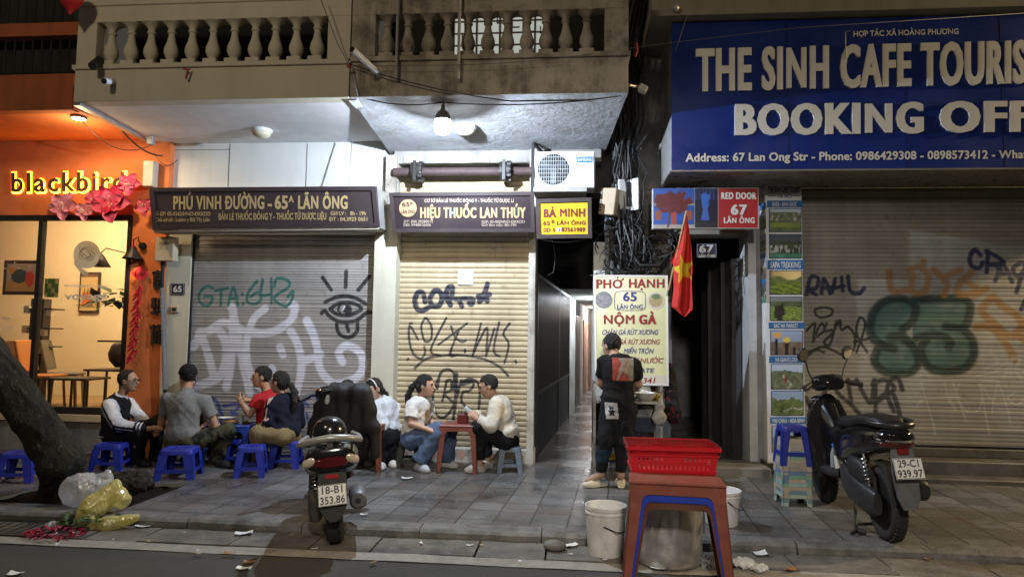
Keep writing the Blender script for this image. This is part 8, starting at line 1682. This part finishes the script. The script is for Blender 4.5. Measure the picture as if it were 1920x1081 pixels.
# air conditioner and boxes
Ya = 8.15; a, c = P(1004, 352, Ya), P(1116, 283, Ya); ac = thing('air_conditioner', ((a.x + c.x) / 2, Ya + .15, a.z), 'white outdoor air conditioner above the yellow stall sign', 'air conditioner'); w, h = c.x - a.x, c.z - a.z
b = MB(); b.span((a.x, Ya, a.z), (c.x, Ya + .32, c.z), .012); b.build('casing', mat('ac_white', (.70, .71, .72), .4, var=.04, dirt=.12, dirtcol=(.3, .27, .22)), ac)
fc = Vector((a.x + w * .30, Ya, a.z + h * .5)); fr_ = h * .42; ry = Matrix.Rotation(R_(90), 3, 'X'); b = MB(); b.lathe([(fr_ * 1.02, .004), (fr_ * 1.02, -.012), (.001, -.0121)], fc, 36, ry); b.build('fan_well', mat('fan_dark', (.012, .013, .015), .6), ac)
b = MB()
for k in range(3):
 t = k * 2.094 + .5; p = fc + Vector((.5 * fr_ * math.cos(t), -.008, .5 * fr_ * math.sin(t))); b.box(p, (fr_ * .85, .006, fr_ * .42), Matrix.Rotation(-t, 3, 'Y') @ Matrix.Rotation(.25, 3, 'X'))
b.lathe([(fr_ * .2, 0), (fr_ * .18, .015), (.001, .016)], fc + Vector((0, -.004, 0)), 18, ry); b.build('fan', mat('fan_grey', (.07, .08, .10), .5), ac)
b = MB()
for k in range(15): x = fc.x - fr_ * 1.05 + fr_ * 2.1 * k / 14; b.tube([(x, Ya - .024, fc.z - fr_ * 1.06), (x, Ya - .024, fc.z + fr_ * 1.06)], .0022, 5)
for k in range(9): z = fc.z - fr_ * 1.05 + fr_ * 2.1 * k / 8; b.tube([(fc.x - fr_ * 1.08, Ya - .022, z), (fc.x + fr_ * 1.08, Ya - .022, z)], .0025, 5)
b.build('grille', mat('grille_white', (.60, .62, .64), .4), ac)
oA = Vector((0, Ya - .004, 0)); b = MB(); b.quad(*[PL(x, y, oA, n4) for x, y in ((1082, 305), (1111, 304.5), (1111, 293.5), (1082, 294))]); lb_ = b.build('badge', mat('badge_blue', (.05, .22, .60), .4), ac); lettering('lettering', 'SAMSUNG', 1083.5, 1109, 296.5, 302, sw, lb_, oA, n4, lift=.003, off=.03)
b = MB(); e = .004; q = [PL(x, y, oA, n4) for x, y in ((1079, 347), (1113, 346), (1112, 288), (1080, 289))]; b.tube(q + [q[0]], .003, 4, False); b.build('cover_seam', M['galv'], ac)
b = MB(); b.span((a.x - .02, Ya - .06, a.z - .06), (c.x - .1, Ya + .35, a.z - .004)); b.build('bracket', mat('bracket_pale', (.40, .39, .36), .7, var=.2, dirt=.4), ac)
b = MB(); b.bar((a.x - .035, Ya + .05, a.z - .02), (a.x - .035, Ya + .05, c.z + .12), .03, .03); b.bar((a.x - .035, Ya + .05, c.z + .12), (a.x + .12, Ya + .40, c.z + .03), .03, .03); b.bar((a.x - .06, Ya + .28, a.z - .02), (a.x - .06, Ya + .28, c.z + .12), .03, .03); b.build('support', M['black'], ac)
def wall_box(name, label, cat, px0, py0, px1, py1, Y, dep, m, rz=0.0, tilt=0.0):
 a, c = P(px0, py1, Y), P(px1, py0, Y); o = thing(name, ((a.x + c.x) / 2, Y, a.z), label, cat); b = MB(); b.box((0, dep / 2, (c.z - a.z) / 2), (c.x - a.x, dep, c.z - a.z), None, .008); b.build('case', m, o, local=True); o.rotation_euler = (0, tilt, rz); return o, c.x - a.x, c.z - a.z
o, w, h = wall_box('meter_box', 'pale electric meter box tilted among the cables beside the air conditioner', 'box', 1120, 352, 1152, 402, 8.22, .3, mat('box_beige', (.42, .33, .22), .6, var=.15), -.45, .12)
b = MB()
for k in range(7): b.box((-w / 2 + .02, -.004, h * (.15 + .11 * k)), (.02, .01, .02))
b.build('vent', M['darkmetal'], o, local=True)
o, w, h = wall_box('cable_cabinet', 'open white cable cabinet beside the cable tangle', 'box', 1160, 336, 1188, 392, 8.28, .25, mat('cabinet_white', (.60, .61, .62), .5, var=.05), .3, -.02)
b = MB(); b.box((.03, -.012, h * .5), (w * .3, .02, h * .8)); b.build('opening', M['black'], o, local=True); b = MB(); b.box((w * .5, -.04, h * .48), (.012, .14, h * 1.05), Matrix.Rotation(.5, 3, 'Z')); b.build('door', mat('cabinet_white', (.6, .61, .62)), o, local=True)
o, w, h = wall_box('junction_box', 'stained ivory junction box on the pipe beside the orange pillar', 'box', 287, 444, 328, 489, YF - .22, .10, mat('box_ivory', (.52, .46, .34), .5, var=.12, dirt=.3, dirtcol=(.2, .15, .1)), -.15)
oJ = Vector((0, YF - .225, 0));
for s_, y0, y1 in (('FNB', 453, 459), ('511H', 462, 467)): lettering('lettering', s_, 299, 316, y0, y1, mat('stencil_grey', (.13, .11, .09), .7), o, Vector((0, YF - .232, 0)), n4, lift=.006, off=.01)
wall_box('intercom_box', 'cream electric box with grilles on the corner above the paper flowers', 'box', 266, 301, 288, 349, YC - .14, .12, mat('box_cream', (.55, .50, .40), .5, dirt=.2))
o, w, h = wall_box('socket', 'beige wall socket under the house number 65', 'socket', 319, 573, 334, 586, YF - .085, .03, mat('socket_beige', (.45, .38, .26), .5)); b = MB(); b.box((0, -.003, h * .5), (w * .5, .008, h * .4)); b.build('slot', M['darkmetal'], o, local=True)
# ribbed conduit below the junction box
cd_ = thing('conduit', tuple(P(307, 740, YF - .15)), 'ribbed grey conduit running down beside the orange pillar', 'pipe'); b = MB(); p0, p1 = P(304, 540, YF - .15), P(309, 730, YF - .15); rr = []; pp = []
for k in range(141): pp.append(p0.lerp(p1, k / 140)); rr.append(.030 if k % 2 else .025)
b.tube(pp, rr, 12); b.build('sleeve', mat('conduit_grey', (.22, .23, .25), .55), cd_); b = MB(); b.tube([P(306, 480, YF - .16), p0], .022, 10); b.tube([P(309, 730, YF - .15), P(309, 800, YF - .15)], .024, 10); b.build('pipe', M['cable'], cd_)
# relief characters on the orange pillar
def relief(label, x0, y0, x1, y1, strokes):
 t = thing('relief_character', tuple(P((x0 + x1) / 2, y1, YC)), label, 'character'); b = MB()
 for k, (ax, ay, bx, by) in enumerate(strokes):
  p, q = P(x0 + (x1 - x0) * ax, y0 + (y1 - y0) * ay, YC - .012 - .0015 * (k % 7)), P(x0 + (x1 - x0) * bx, y0 + (y1 - y0) * by, YC - .012 - .0015 * (k % 7)); b.bar(p, q, .030, .020, (0, -1, 0))
 b.build('strokes', mat('carved_black', (.035, .027, .024), .6, var=.3), t)
relief('carved black character on the orange pillar, topmost of three', 286, 506, 305, 540, [(.0, .15, 1, .1), (.5, 0, .5, .25), (.1, .35, .9, .3), (.2, .3, .2, .55), (.8, .3, .8, .55), (.1, .55, .95, .5), (.2, .7, .85, .68), (.2, .65, .2, 1), (.85, .68, .85, 1), (.2, .98, .85, .98), (.3, .83, .75, .83)])
relief('carved black character on the orange pillar, middle of three', 283, 558, 304, 590, [(.05, .1, .5, .05), (.25, 0, .1, .5), (.0, .5, .5, .4), (.3, .1, .3, .9), (.0, .9, .45, .75), (.55, .15, 1, .1), (.75, .0, .7, .5), (.55, .5, 1, .45), (.6, .5, .5, 1), (.9, .5, 1, .95), (.6, .75, .9, .72)])
relief('carved black character on the orange pillar, lowest of three', 281, 608, 304, 646, [(.0, .15, 1, .08), (.3, 0, .3, .25), (.7, 0, .7, .22), (.1, .35, .95, .3), (.25, .3, .15, 1), (.5, .3, .5, .95), (.8, .3, .85, 1), (.1, .6, .9, .58), (.3, .8, .75, .78)])
# cafe ornaments: wall lamp, firecracker string, paper flowers
Yo = YC - .10; lp = P(249, 478, Yo); wl_ = thing('wall_lamp', tuple(P(268, 461, YC)), 'black bell shaped wall lamp on the orange pillar', 'lamp'); b = MB(); b.lathe([(.010, .115), (.035, .11), (.045, .07), (.075, .02), (.118, -.035), (.125, -.05)], lp, 24); b.build('shade', mat('lamp_black', (.03, .025, .022), .45, .3), wl_, smooth=True)
b = MB(); q = P(268, 461, YC - .01); b.tube([lp + Vector((0, 0, .11)), lp + Vector((0, 0, .2)), lp + Vector((.05, .02, .24)), Vector((q.x - .03, q.y - .05, q.z + .06)), q], .008, 8); b.lathe([(.05, 0), (.045, .03), (.001, .032)], q, 18, Matrix.Rotation(R_(90), 3, 'X')); b.build('arm', M['black'], wl_, smooth=True, auto=40)
b = MB(); b.ball(lp + Vector((0, 0, -.015)), .03, 12); b.build('bulb', mat('lamp_glow_amber', (1, .8, .5), emit=(1, .62, .25), estr=9), wl_, smooth=True); lamp('wall_lamp_light', 'SPOT', (lp.x, lp.y, lp.z - .06), 9, (1, .66, .3), .03, aim=(lp.x, lp.y + .03, 0), cone=95, blend=.5)
fs = thing('firecracker_string', tuple(P(248, 680, YC - .08)), 'string of red paper firecrackers with gold tips hanging on the orange pillar', 'garland'); RD = mat('cracker_red', (.50, .014, .035), .45, var=.1); GD = mat('cracker_gold', (.50, .30, .06), .4, .5)
b = MB(); b.tube([P(262, 500, YC - .06), P(262, 530, YC - .07), P(252, 690, YC - .07)], .004, 5); b.build('cord', RD, fs); rg = random.Random(4)
for k in range(38):
 f = k / 37; base = P(262 - 15 * f + 2 * math.sin(k), 534 + 136 * f, YC - .085); an = (-1) ** k * (.55 + .25 * rg.random()); d = Vector((math.sin(an), -.25 * rg.random(), -math.cos(an))).normalized(); b = MB(); b.tube([base, base + d * .085], .0135, 8); cr_ = b.build('firecracker', RD, fs); b = MB(); b.tube([base + d * .086, base + d * .098], .0125, 8); b.build('gold_tip', GD, cr_)
dm = thing('paper_diamond', tuple(P(262, 526, YC - .04)), 'red paper diamond with a brushed black word above the firecrackers', 'decoration'); b = MB(); q = [P(x, y, YC - .05) for x, y in ((262, 498), (278, 513), (262, 528), (246, 513))]; b.hexa(q, [v + Vector((0, .006, 0)) for v in q]); b.build('paper', mat('diamond_red', (.55, .02, .06), .5), dm); lettering('lettering', 'Lộc', 253, 271, 507, 516, M['black'], dm, Vector((0, YC - .051, 0)), n4, lift=.003, off=.01, shear=2)
PK = [mat('petal_%d' % k, c_, .6, var=.15, vscale=20) for k, c_ in enumerate(((.56, .07, .15), (.52, .02, .07), (.60, .20, .27)))]
for k, (px, py, r, lb) in enumerate(((121, 386, .16, 'pale pink paper flower at the left end of the flower row'), (160, 396, .11, 'small pale pink paper flower second from the left'), (178, 372, .11, 'small pink paper flower above its neighbours under the cafe letters'), (210, 380, .22, 'largest deep pink paper flower in the row above the window'), (243, 345, .13, 'pink paper flower highest in the cluster by the corner box'), (272, 388, .10, 'orange pink paper flower partly behind the brown sign'))):
 r *= 1.22; c = P(px, py, YC - .10 - .01 * k); t = thing('paper_flower', tuple(c), lb, 'flower', 'paper flowers on the cafe front'); rg = random.Random(k * 7 + 1)
 for j in range(9 if r > .24 else 6):
  a = j * 2.399; lay = j // 5; R0 = r * (1 - .35 * lay); U, V = np.meshgrid(np.linspace(0, 1, 7), np.linspace(-1, 1, 7)); wd = R0 * .42 * np.sin(np.pi * np.clip(U * .86 + .1, 0, 1)) ** .7; x = U * R0; y = V * wd; z = .10 * R0 * (U * 3) ** 1.1 * .6 + .22 * R0 * (V * .9) ** 2 * U - .25 * R0 * np.clip(U - .6, 0, 1) * 2 + lay * .03
  X = x * math.cos(a) - y * math.sin(a); Z = x * math.sin(a) + y * math.cos(a); i = np.arange(49).reshape(7, 7); Fq = np.stack([i[:-1, :-1], i[:-1, 1:], i[1:, 1:], i[1:, :-1]], -1).reshape(-1, 4); npmesh('petal', np.stack([c.x + X, c.y - z, c.z + Z], -1).reshape(-1, 3), Fq, PK[1 if r > .24 and j % 2 else (2 if k in (0, 1) else 0)], t, smooth=True)
 b = MB()
 for j in range(9): d = Vector((rg.uniform(-1, 1), -1.2, rg.uniform(-1, 1))).normalized(); b.tube([c, c + d * r * .42], .003, 4); b.ball(c + d * r * .43, .007, 6)
 b.build('stamen', mat('stamen_cream', (.7, .55, .40), .6), t)
# red paper lantern tip at the top left, cameras and pipes
T = SDF(); c = A(P(134, -6, 6.5)); T.ell(c, (.12, .09, .13), None, .03).cone(c, c + (-.01, 0, -.19), .10, .012, .05); o = knit(T, 'lantern', mat('lantern_red', (.45, .02, .03), .6, var=.1), None, (1, 1, 1), .008); tag(o, 'red paper lantern tip hanging at the corner of the white balustrade', 'lantern')
def pipe(name, label, cat, p, q, r, m, cap=None):
 t = thing(name, tuple(q), label, cat); b = MB(); b.tube([p, q], r, 16); b.build('tube', m, t, smooth=True, auto=40); b = MB(); d = (q - p).normalized(); b.tube([p - d * .003, p + d * .002], r * .9, 16); b.build('mouth', M['black'], t); return t
pipe('drain_spout', 'long white plastic spout poking out of the old balcony', 'pipe', P(660, 93, 6.35), P(712, 141, 6.80), .034, mat('pvc_white', (.60, .63, .68), .4, var=.05)); pipe('drain_spout', 'short white plastic spout under the pale balustrade', 'pipe', P(195, 152, 6.62), P(215, 153, 6.82), .033, mat('pvc_white', (.6, .63, .68)))
t = thing('camera', tuple(P(180, 122, 6.7)), 'small dark camera on the corner of the pale balustrade', 'camera'); b = MB(); b.tube([P(173, 124, 6.62), P(187, 112, 6.78)], .042, 14); b.build('body', DULL, t, smooth=True, auto=40)
t = thing('spotlight', tuple(P(1204, 165, 7.4)), 'small floodlight on an arm at the corner of the old balcony', 'lamp'); b = MB(); b.tube([P(1180, 160, 6.9), P(1198, 163, 7.0)], .015, 8); b.build('arm', M['galv'], t); b = MB(); b.box(P(1205, 167, 7.0), (.09, .10, .07), Matrix.Rotation(.5, 3, 'Y'), .01); b.build('head', mat('flood_grey', (.36, .34, .30), .5), t)
t = thing('spotlight', tuple(P(284, 262, 7.9)), 'small grey lamp hanging at the soffit edge above the brown sign', 'lamp'); q = P(284, 252, 8.1); b = MB(); b.lathe([(.045, .03), (.012, .0), (.012, -.03)], q, 14); b.build('mount', M['galv'], t); b = MB(); b.box(q + Vector((0, 0, -.08)), (.075, .075, .11), None, .008); b.build('head', M['galv'], t)
t = thing('spotlight', tuple(P(1266, 16, 7.3)), 'dull round lamp under the slab over the blue sign', 'lamp'); b = MB(); b.ball(P(1266, 16, 7.35), (.045, .05, .035), 12); b.build('head', M['galv'], t)
# cables
def catenary(p, q, sag, n=14): return [p.lerp(q, k / n) - Vector((0, 0, sag * 4 * (k / n) * (1 - k / n))) for k in range(n + 1)]
def cable(label, pts, r, m=None, name='cable'):
 b = MB(); b.tube(pts, r, 5); o = b.build(name, m or M['cable'], smooth=True); v = Vector(o.data.vertices[0].co); o.data.transform(Matrix.Translation(-v)); o.location = v; return tag(o, label, 'cable')
cable('cable strung from the beam corner to the bulb cord under the old soffit', catenary(P(661, 178, 6.85), P(829, 192, 6.95), .06) + catenary(P(829, 192, 6.95), P(1150, 182, 6.95), .05), .007)
cable('cable drooping from the old balustrade to the right end of its soffit', catenary(P(655, 120, 6.72), P(960, 190, 6.76), .05) + [P(1100, 188, 6.8), P(1165, 180, 6.85)], .006)
cable('thin pale wire running down across the joint of the two balconies', [P(598, -10, 6.6), P(632, 80, 6.66), P(654, 122, 6.7), P(671, 182, 6.74)], .005, M['cablegrey'])
cable('thin wire stretched from the old balustrade to the blue sign', catenary(P(668, 122, 6.7), P(1030, 112, 6.7), .03) + [P(1260, 80, 6.9), P(1500, 52, 7.3), P(1920, 25, 7.4)], .003, M['cablegrey'])
cable('thin wire slanting down from the slab to the dark wall', [P(1288, 30, 7.3), P(1262, 110, 7.6), P(1225, 235, 8.1), P(1180, 300, 8.4)], .004, M['cablegrey'])
cable('black wires looping from the soffit lamp to the sign corner', catenary(P(150, 222, 7.6), P(290, 268, 8.2), .22), .005); cable('loose black wire bundle along the orange soffit edge', catenary(P(220, 232, 7.9), P(305, 292, 8.3), .10), .010); cable('loop of black wire over the white wall sheets', catenary(P(288, 285, 8.35), P(332, 300, 8.4), .12), .005)
cable('chain holding the brown sign to the soffit', [P(660, 262, 8.2), P(654, 350, 8.0)], .006, M['galv']); cable('sagging black wire under the yellow stall sign', catenary(P(1008, 446, 8.1), P(1108, 444, 8.2), .06), .004); cable('loose wire end dangling in the alley mouth', [P(1035, 448, 8.4), P(1041, 480, 8.45), P(1038, 510, 8.5), P(1028, 515, 8.5)], .004, M['cablegrey'])
tg = thing('cable_tangle', tuple(P(1190, 440, 8.4)), 'dense tangle of black cables climbing the dark wall over the menu board', 'cables'); rg = random.Random(12)
for k in range(46):
 x0 = 1178 + rg.gauss(0, 12); pts = []; xm = 1168 + rg.gauss(0, 12); xe = 1185 + rg.gauss(0, 30)
 for px, py in ((x0 + 20, -20), (x0 + rg.gauss(0, 5), 110), (x0 - 6 + rg.gauss(0, 6), 220), (xm + rg.gauss(0, 9), 320), (xm + rg.gauss(0, 14), 400), (xe, 460 + rg.gauss(0, 25)), (xe + rg.gauss(0, 20), 520)): pts.append(P(px, py, 8.36 + rg.uniform(-.14, .14)))
 pts = [tuple(p) for p in pts]; q = []
 for i in range(len(pts) - 1):
  for f in (0, .34, .67): q.append(tuple(pts[i][j] + (pts[i + 1][j] - pts[i][j]) * f + rg.gauss(0, .008) for j in range(3)))
 b = MB(); b.tube(q, rg.choice((.005, .007, .009, .012)), 5); b.build('cable', M['cable'] if rg.random() > .28 else M['cablegrey'], tg, smooth=True)
for k in range(24):
 cx, cy = 1190 + rg.gauss(0, 26), 455 + rg.gauss(0, 26); rx, ry_ = rg.uniform(18, 50), rg.uniform(10, 34); a0 = rg.uniform(0, 6); b = MB(); b.tube([P(cx + rx * math.cos(a0 + t * .35), cy + ry_ * math.sin(a0 + t * .35), 8.34 + .05 * math.sin(t)) for t in range(rg.randint(9, 18))], rg.choice((.004, .006, .009)), 5); b.build('cable', M['cable'] if rg.random() > .35 else M['cablegrey'], tg, smooth=True)
b = MB(); b.tube([P(1178, 470, 8.3), P(1200, 497, 8.28), P(1235, 498, 8.26), P(1256, 478, 8.3)], .024, 10); b.build('hose', DULL, tg, smooth=True)
for px, y0, y1, r in ((1147, 430, 520, .03), (1160, 440, 530, .022)):
 t = thing('wall_pipe', tuple(P(px, y1, 8.45)), 'grey pipe on the dark wall, ' + ('wider of the two' if r > .025 else 'narrower of the two'), 'pipe'); b = MB(); b.tube([P(px, y0, 8.45), P(px + 2, 760, 8.45)], r, 10); b.build('tube', M['cablegrey'], t, smooth=True)
t = thing('ribbon', tuple(P(1193, 100, 7.2)), 'faded red ribbon tied to the cables by the old balcony', 'ribbon'); b = MB(); b.tube([P(1192, 82, 7.2), P(1194, 96, 7.18), P(1190, 106, 7.2)], .018, 6); b.build('knot', mat('ribbon_red', (.30, .03, .03), .7), t)
t = thing('ribbon', tuple(P(350, 142, 6.75)), 'red ribbon tied under the pale balustrade', 'ribbon'); b = MB(); b.tube([P(344, 128, 6.74), P(352, 132, 6.73), P(349, 148, 6.75)], .012, 6); b.tube([P(352, 130, 6.74), P(357, 130, 6.75)], .008, 5); b.build('knot', mat('ribbon_red', (.3, .03, .03)), t)
t = thing('ribbon', tuple(P(652, 125, 6.68)), 'small red knot on the wire between the two balconies', 'ribbon'); b = MB(); b.ball(P(653, 124, 6.69), .02, 8); b.build('knot', mat('ribbon_red', (.3, .03, .03)), t)
# cafe interior seen through the window
def room(px, py, Y): return P(px, py, Y)
WD = mat('chair_wood', (.20, .10, .045), .5, var=.25, vscale=12); DKW = mat('dark_wood', (.045, .035, .030), .45, var=.2)
def cafe_table(px, py_top, px2, Y, label, rz=0):
 a, c = P(px, py_top, Y), P(px2, py_top, Y); r = thing('cafe_table', ((a.x + c.x) / 2, Y, zfl), label, 'table', 'tables in the cafe'); w = (c.x - a.x); h = a.z - zfl; b = MB(); b.box((0, 0, h - .015), (w, .5, .03), None, .004); b.build('tabletop', DKW, r, local=True)
 for sx in (-1, 1):
  for sy in (-1, 1): b = MB(); b.box((sx * w * .42, sy * .2, h / 2 - .015), (.025, .025, h - .03)); b.build('leg', M['black'], r, local=True)
cafe_table(110, 706, 186, 8.95, 'dark cafe table with thin legs near the window glass'); cafe_table(178, 690, 250, 9.6, 'dark cafe table at the right side of the cafe room')
def cafe_chair(px, py, Y, label, m, rz):
 p = P(px, py, Y); r = thing('cafe_chair', (p.x, Y, zfl), label, 'chair', 'chairs in the cafe'); h = .46; b = MB(); b.box((0, 0, h), (.46, .44, .04), None, .01); b.build('seat', m, r, local=True); b = MB(); b.box((-.22, 0, h + .28), (.035, .44, .44), Matrix.Rotation(-.22, 3, 'Y'), .01); b.build('backrest', m, r, local=True)
 for sx in (-1, 1):
  for sy in (-1, 1): b = MB(); b.bar((sx * .19, sy * .18, h - .02), (sx * .22, sy * .2, 0), .03, .03); b.build('leg', WD, r, local=True)
 r.rotation_euler.z = rz
cafe_chair(78, 720, 9.0, 'orange cafe chair leaning toward the window table', mat('chair_orange', (.55, .20, .06), .5), .2); cafe_chair(120, 700, 9.5, 'grey backed cafe chair behind the window table', mat('chair_grey', (.14, .12, .10), .6), .4); cafe_chair(20, 720, 9.4, 'tan cafe chair at the far left of the window', mat('chair_tan', (.42, .20, .07), .5), 2.6)
def framed(label, px0, py0, px1, py1, Y, func, fw=.03):
 a, c = P(px0, py1, Y), P(px1, py0, Y); t = thing('picture', (a.x, Y, a.z), label, 'picture'); b = MB(); b.span((a.x, Y, a.z), (c.x, Y + .03, c.z)); b.build('frame', DKW, t); picture('print', t, [(a.x + fw, Y - .004, a.z + fw), (c.x - fw, Y - .004, a.z + fw), (c.x - fw, Y - .004, c.z - fw), (a.x + fw, Y - .004, c.z - fw)], func, M['print'], 24, 30)
def poster1(U, V): C = np.ones(U.shape + (3,)) * np.array((.55, .40, .18)); m = (V < .5) & (V > .12) & (abs(U - .45) < .32); C[m] = (.50, .15, .04); m = (abs(np.sin(U * 14)) < .35) & (V > .35) & (V < .62) & (abs(U - .5) < .3); C[m] = (.06, .03, .03); C[V > .93] = (.15, .08, .05); return C
def poster2(U, V): C = np.ones(U.shape + (3,)) * np.array((.42, .58, .60)); C[V < .4] = (.58, .50, .18); m = np.hypot((U - .4) / .25, (V - .55) / .25) < 1; C[m] = (.05, .12, .14); m = np.hypot((U - .72) / .14, (V - .45) / .3) < 1; C[m] = (.60, .10, .08); m = np.hypot((U - .15) / .1, (V - .75) / .12) < 1; C[m] = (.6, .45, .1); return C
framed('tall orange poster in a dark frame on the cafe back wall', 146, 510, 188, 585, YB - .04, poster1); framed('colourful painting in a dark frame at the left of the cafe', 4, 488, 82, 552, 9.3, poster2, .05)
t = thing('green_tiles', tuple(P(95, 555, 9.4)), 'small panel of green and white squares in the cafe', 'panel'); a, c = P(82, 557, 9.4), P(111, 522, 9.4); picture('panel', t, [(a.x, 9.4, a.z), (c.x, 9.4, a.z), (c.x, 9.4, c.z), (a.x, 9.4, c.z)], lambda U, V: np.where((((np.floor(U * 4) + np.floor(V * 4)) % 3) > 0)[..., None], np.array((.06, .25, .03)), np.array((.45, .55, .30))), M['print'], 33, 33)
t = thing('shelf_unit', tuple(P(75, 660, 9.5)), 'dark shelf unit with small boxes in the cafe', 'shelf'); b = MB(); a = P(52, 660, 9.5); c = P(104, 560, 9.5)
for z in (P(0, 592, 9.5).z + .1, P(0, 628, 9.5).z + .1, P(0, 662, 9.5).z + .1): b.span((a.x, 9.45, z), (c.x, 9.7, z + .02))
for x in (a.x, a.x + .16): b.span((x, 9.5, zfl), (x + .05, 9.65, c.z));
b.build('shelf', DKW, t)
for k, (px, py) in enumerate(((94, 585), (82, 622), (80, 655), (48, 617), (52, 580))):
 p = P(px, py, 9.48); b = MB(); b.box(p, (.08, .06, .11)); b.build('box', mat('box_pale', (.6, .55, .45), .6), t)
leafy('potted_plant', 'large dark leafed plant at the right side of the cafe window', 'plant', (P(222, 560, 9.2).x, 9.2, P(222, 580, 9.2).z), 46, .30, .30, mat('monstera', (.02, .05, .018), .4, var=.4), 22, .35)
t = thing('pendant_lamp', tuple(P(187, 490, 9.8)), 'black cone lamp hanging on the cafe back wall', 'lamp'); q = P(187, 490, 9.9); b = MB(); b.lathe([(.02, .13), (.05, .10), (.16, -.08)], q, 20); b.build('shade', M['black'], t, smooth=True); b = MB(); b.tube([q + Vector((0, 0, .13)), q + Vector((.02, .1, .22)), q + Vector((.0, .9, .2))], .01, 6); b.build('arm', M['black'], t)
t = thing('clay_jar', tuple(P(222, 688, 9.7)), 'round dark jar with a flat lid on the right cafe table', 'jar'); q = P(224, 688, 9.55); b = MB(); b.lathe([(.06, 0), (.14, .10), (.16, .20), (.12, .32), (.08, .36)], q, 20); b.build('body', DKW, t, smooth=True); b = MB(); b.box(q + Vector((-.085, 0, .38)), (.55, .03, .025)); b.build('lid', DKW, t)
# white lettering and moon sticker on the window pane
st_ = thing('window_lettering', tuple(P(165, 590, YC + .008)), 'white words and moon sticker on the cafe window glass', 'lettering'); WV = mat('vinyl_white', (.72, .68, .58), .6); oW = Vector((0, YC + .007, 0))
for s_, x0, x1, y0, y1, of in (('Vietnamese beans', 122, 202, 531, 539, .0), ('voyage', 121, 202, 548, 561, .03), ('coffee', -6, 20, 593, 600, .01), ('7.00 - 21.00', -20, 26, 611, 618, .0)): lettering('words', s_, x0, x1, y0, y1, WV, st_, oW, n4, lift=.003, off=of)
b = MB(); pts = [PL(163 + 25 * math.cos(t), 477 + 26 * math.sin(t), oW, n4) + n4 * .003 for t in np.linspace(0, 2 * math.pi, 36)[:-1]]; b.add(pts, [tuple(range(len(pts)))]); q = [PL(x, y, oW, n4) + n4 * .0025 for x, y in ((140, 486), (152, 500), (166, 512), (162, 520), (150, 510), (139, 495))]; b.add(q, [tuple(range(6))]); b.build('moon', mat('vinyl_cream', (.60, .54, .42), .6), st_)
b = MB(); rg = random.Random(3)
for k in range(7): p = [PL(163 + 18 * math.cos(k * 1.1 + t * .7) * (.4 + .1 * t), 475 + 16 * math.sin(k * 1.3 + t * .6) * (.4 + .1 * t), oW, n4) + n4 * .005 for t in range(6)]; b.tube(p, .0022, 4)
b.build('drawing', mat('vinyl_brown', (.20, .12, .06), .6), st_)
b = MB()
for x, y in ((3, 488), (36, 503), (10, 503), (55, 500), (115, 498), (137, 509), (104, 518), (181, 521), (116, 562), (122, 535), (177, 572), (127, 580), (84, 555), (28, 492)): b.ball(PL(x, y, oW, n4) + n4 * .004, (.011, .003, .011), 8)
b.build('dots', WV, st_)
# bottle and cup on the right scooter's floorboard
q = MXB @ Vector((-.08, .80, .365)); t = thing('water_bottle', tuple(q), 'clear water bottle with a blue cap on the scooter floorboard', 'bottle'); b = MB(); b.lathe([(.03, 0), (.033, .01), (.032, .13), (.014, .18), (.014, .19)], q, 14); b.build('body', mat('bottle_clear', (.55, .60, .68), .12, trans=.6), t, smooth=True); b = MB(); b.lathe([(.017, .19), (.017, .215), (.001, .216)], q, 12); b.build('cap', mat('cap_blue', (.03, .16, .5), .4), t)
q = MXB @ Vector((-.073, .72, .365)); t = thing('cup', tuple(q), 'white paper cup on the floorboard of the right scooter', 'cup'); b = MB(); b.lathe([(.028, 0), (.04, .12), (.037, .12), (.026, .01)], q, 16); b.build('body', CER, t, smooth=True, auto=40)
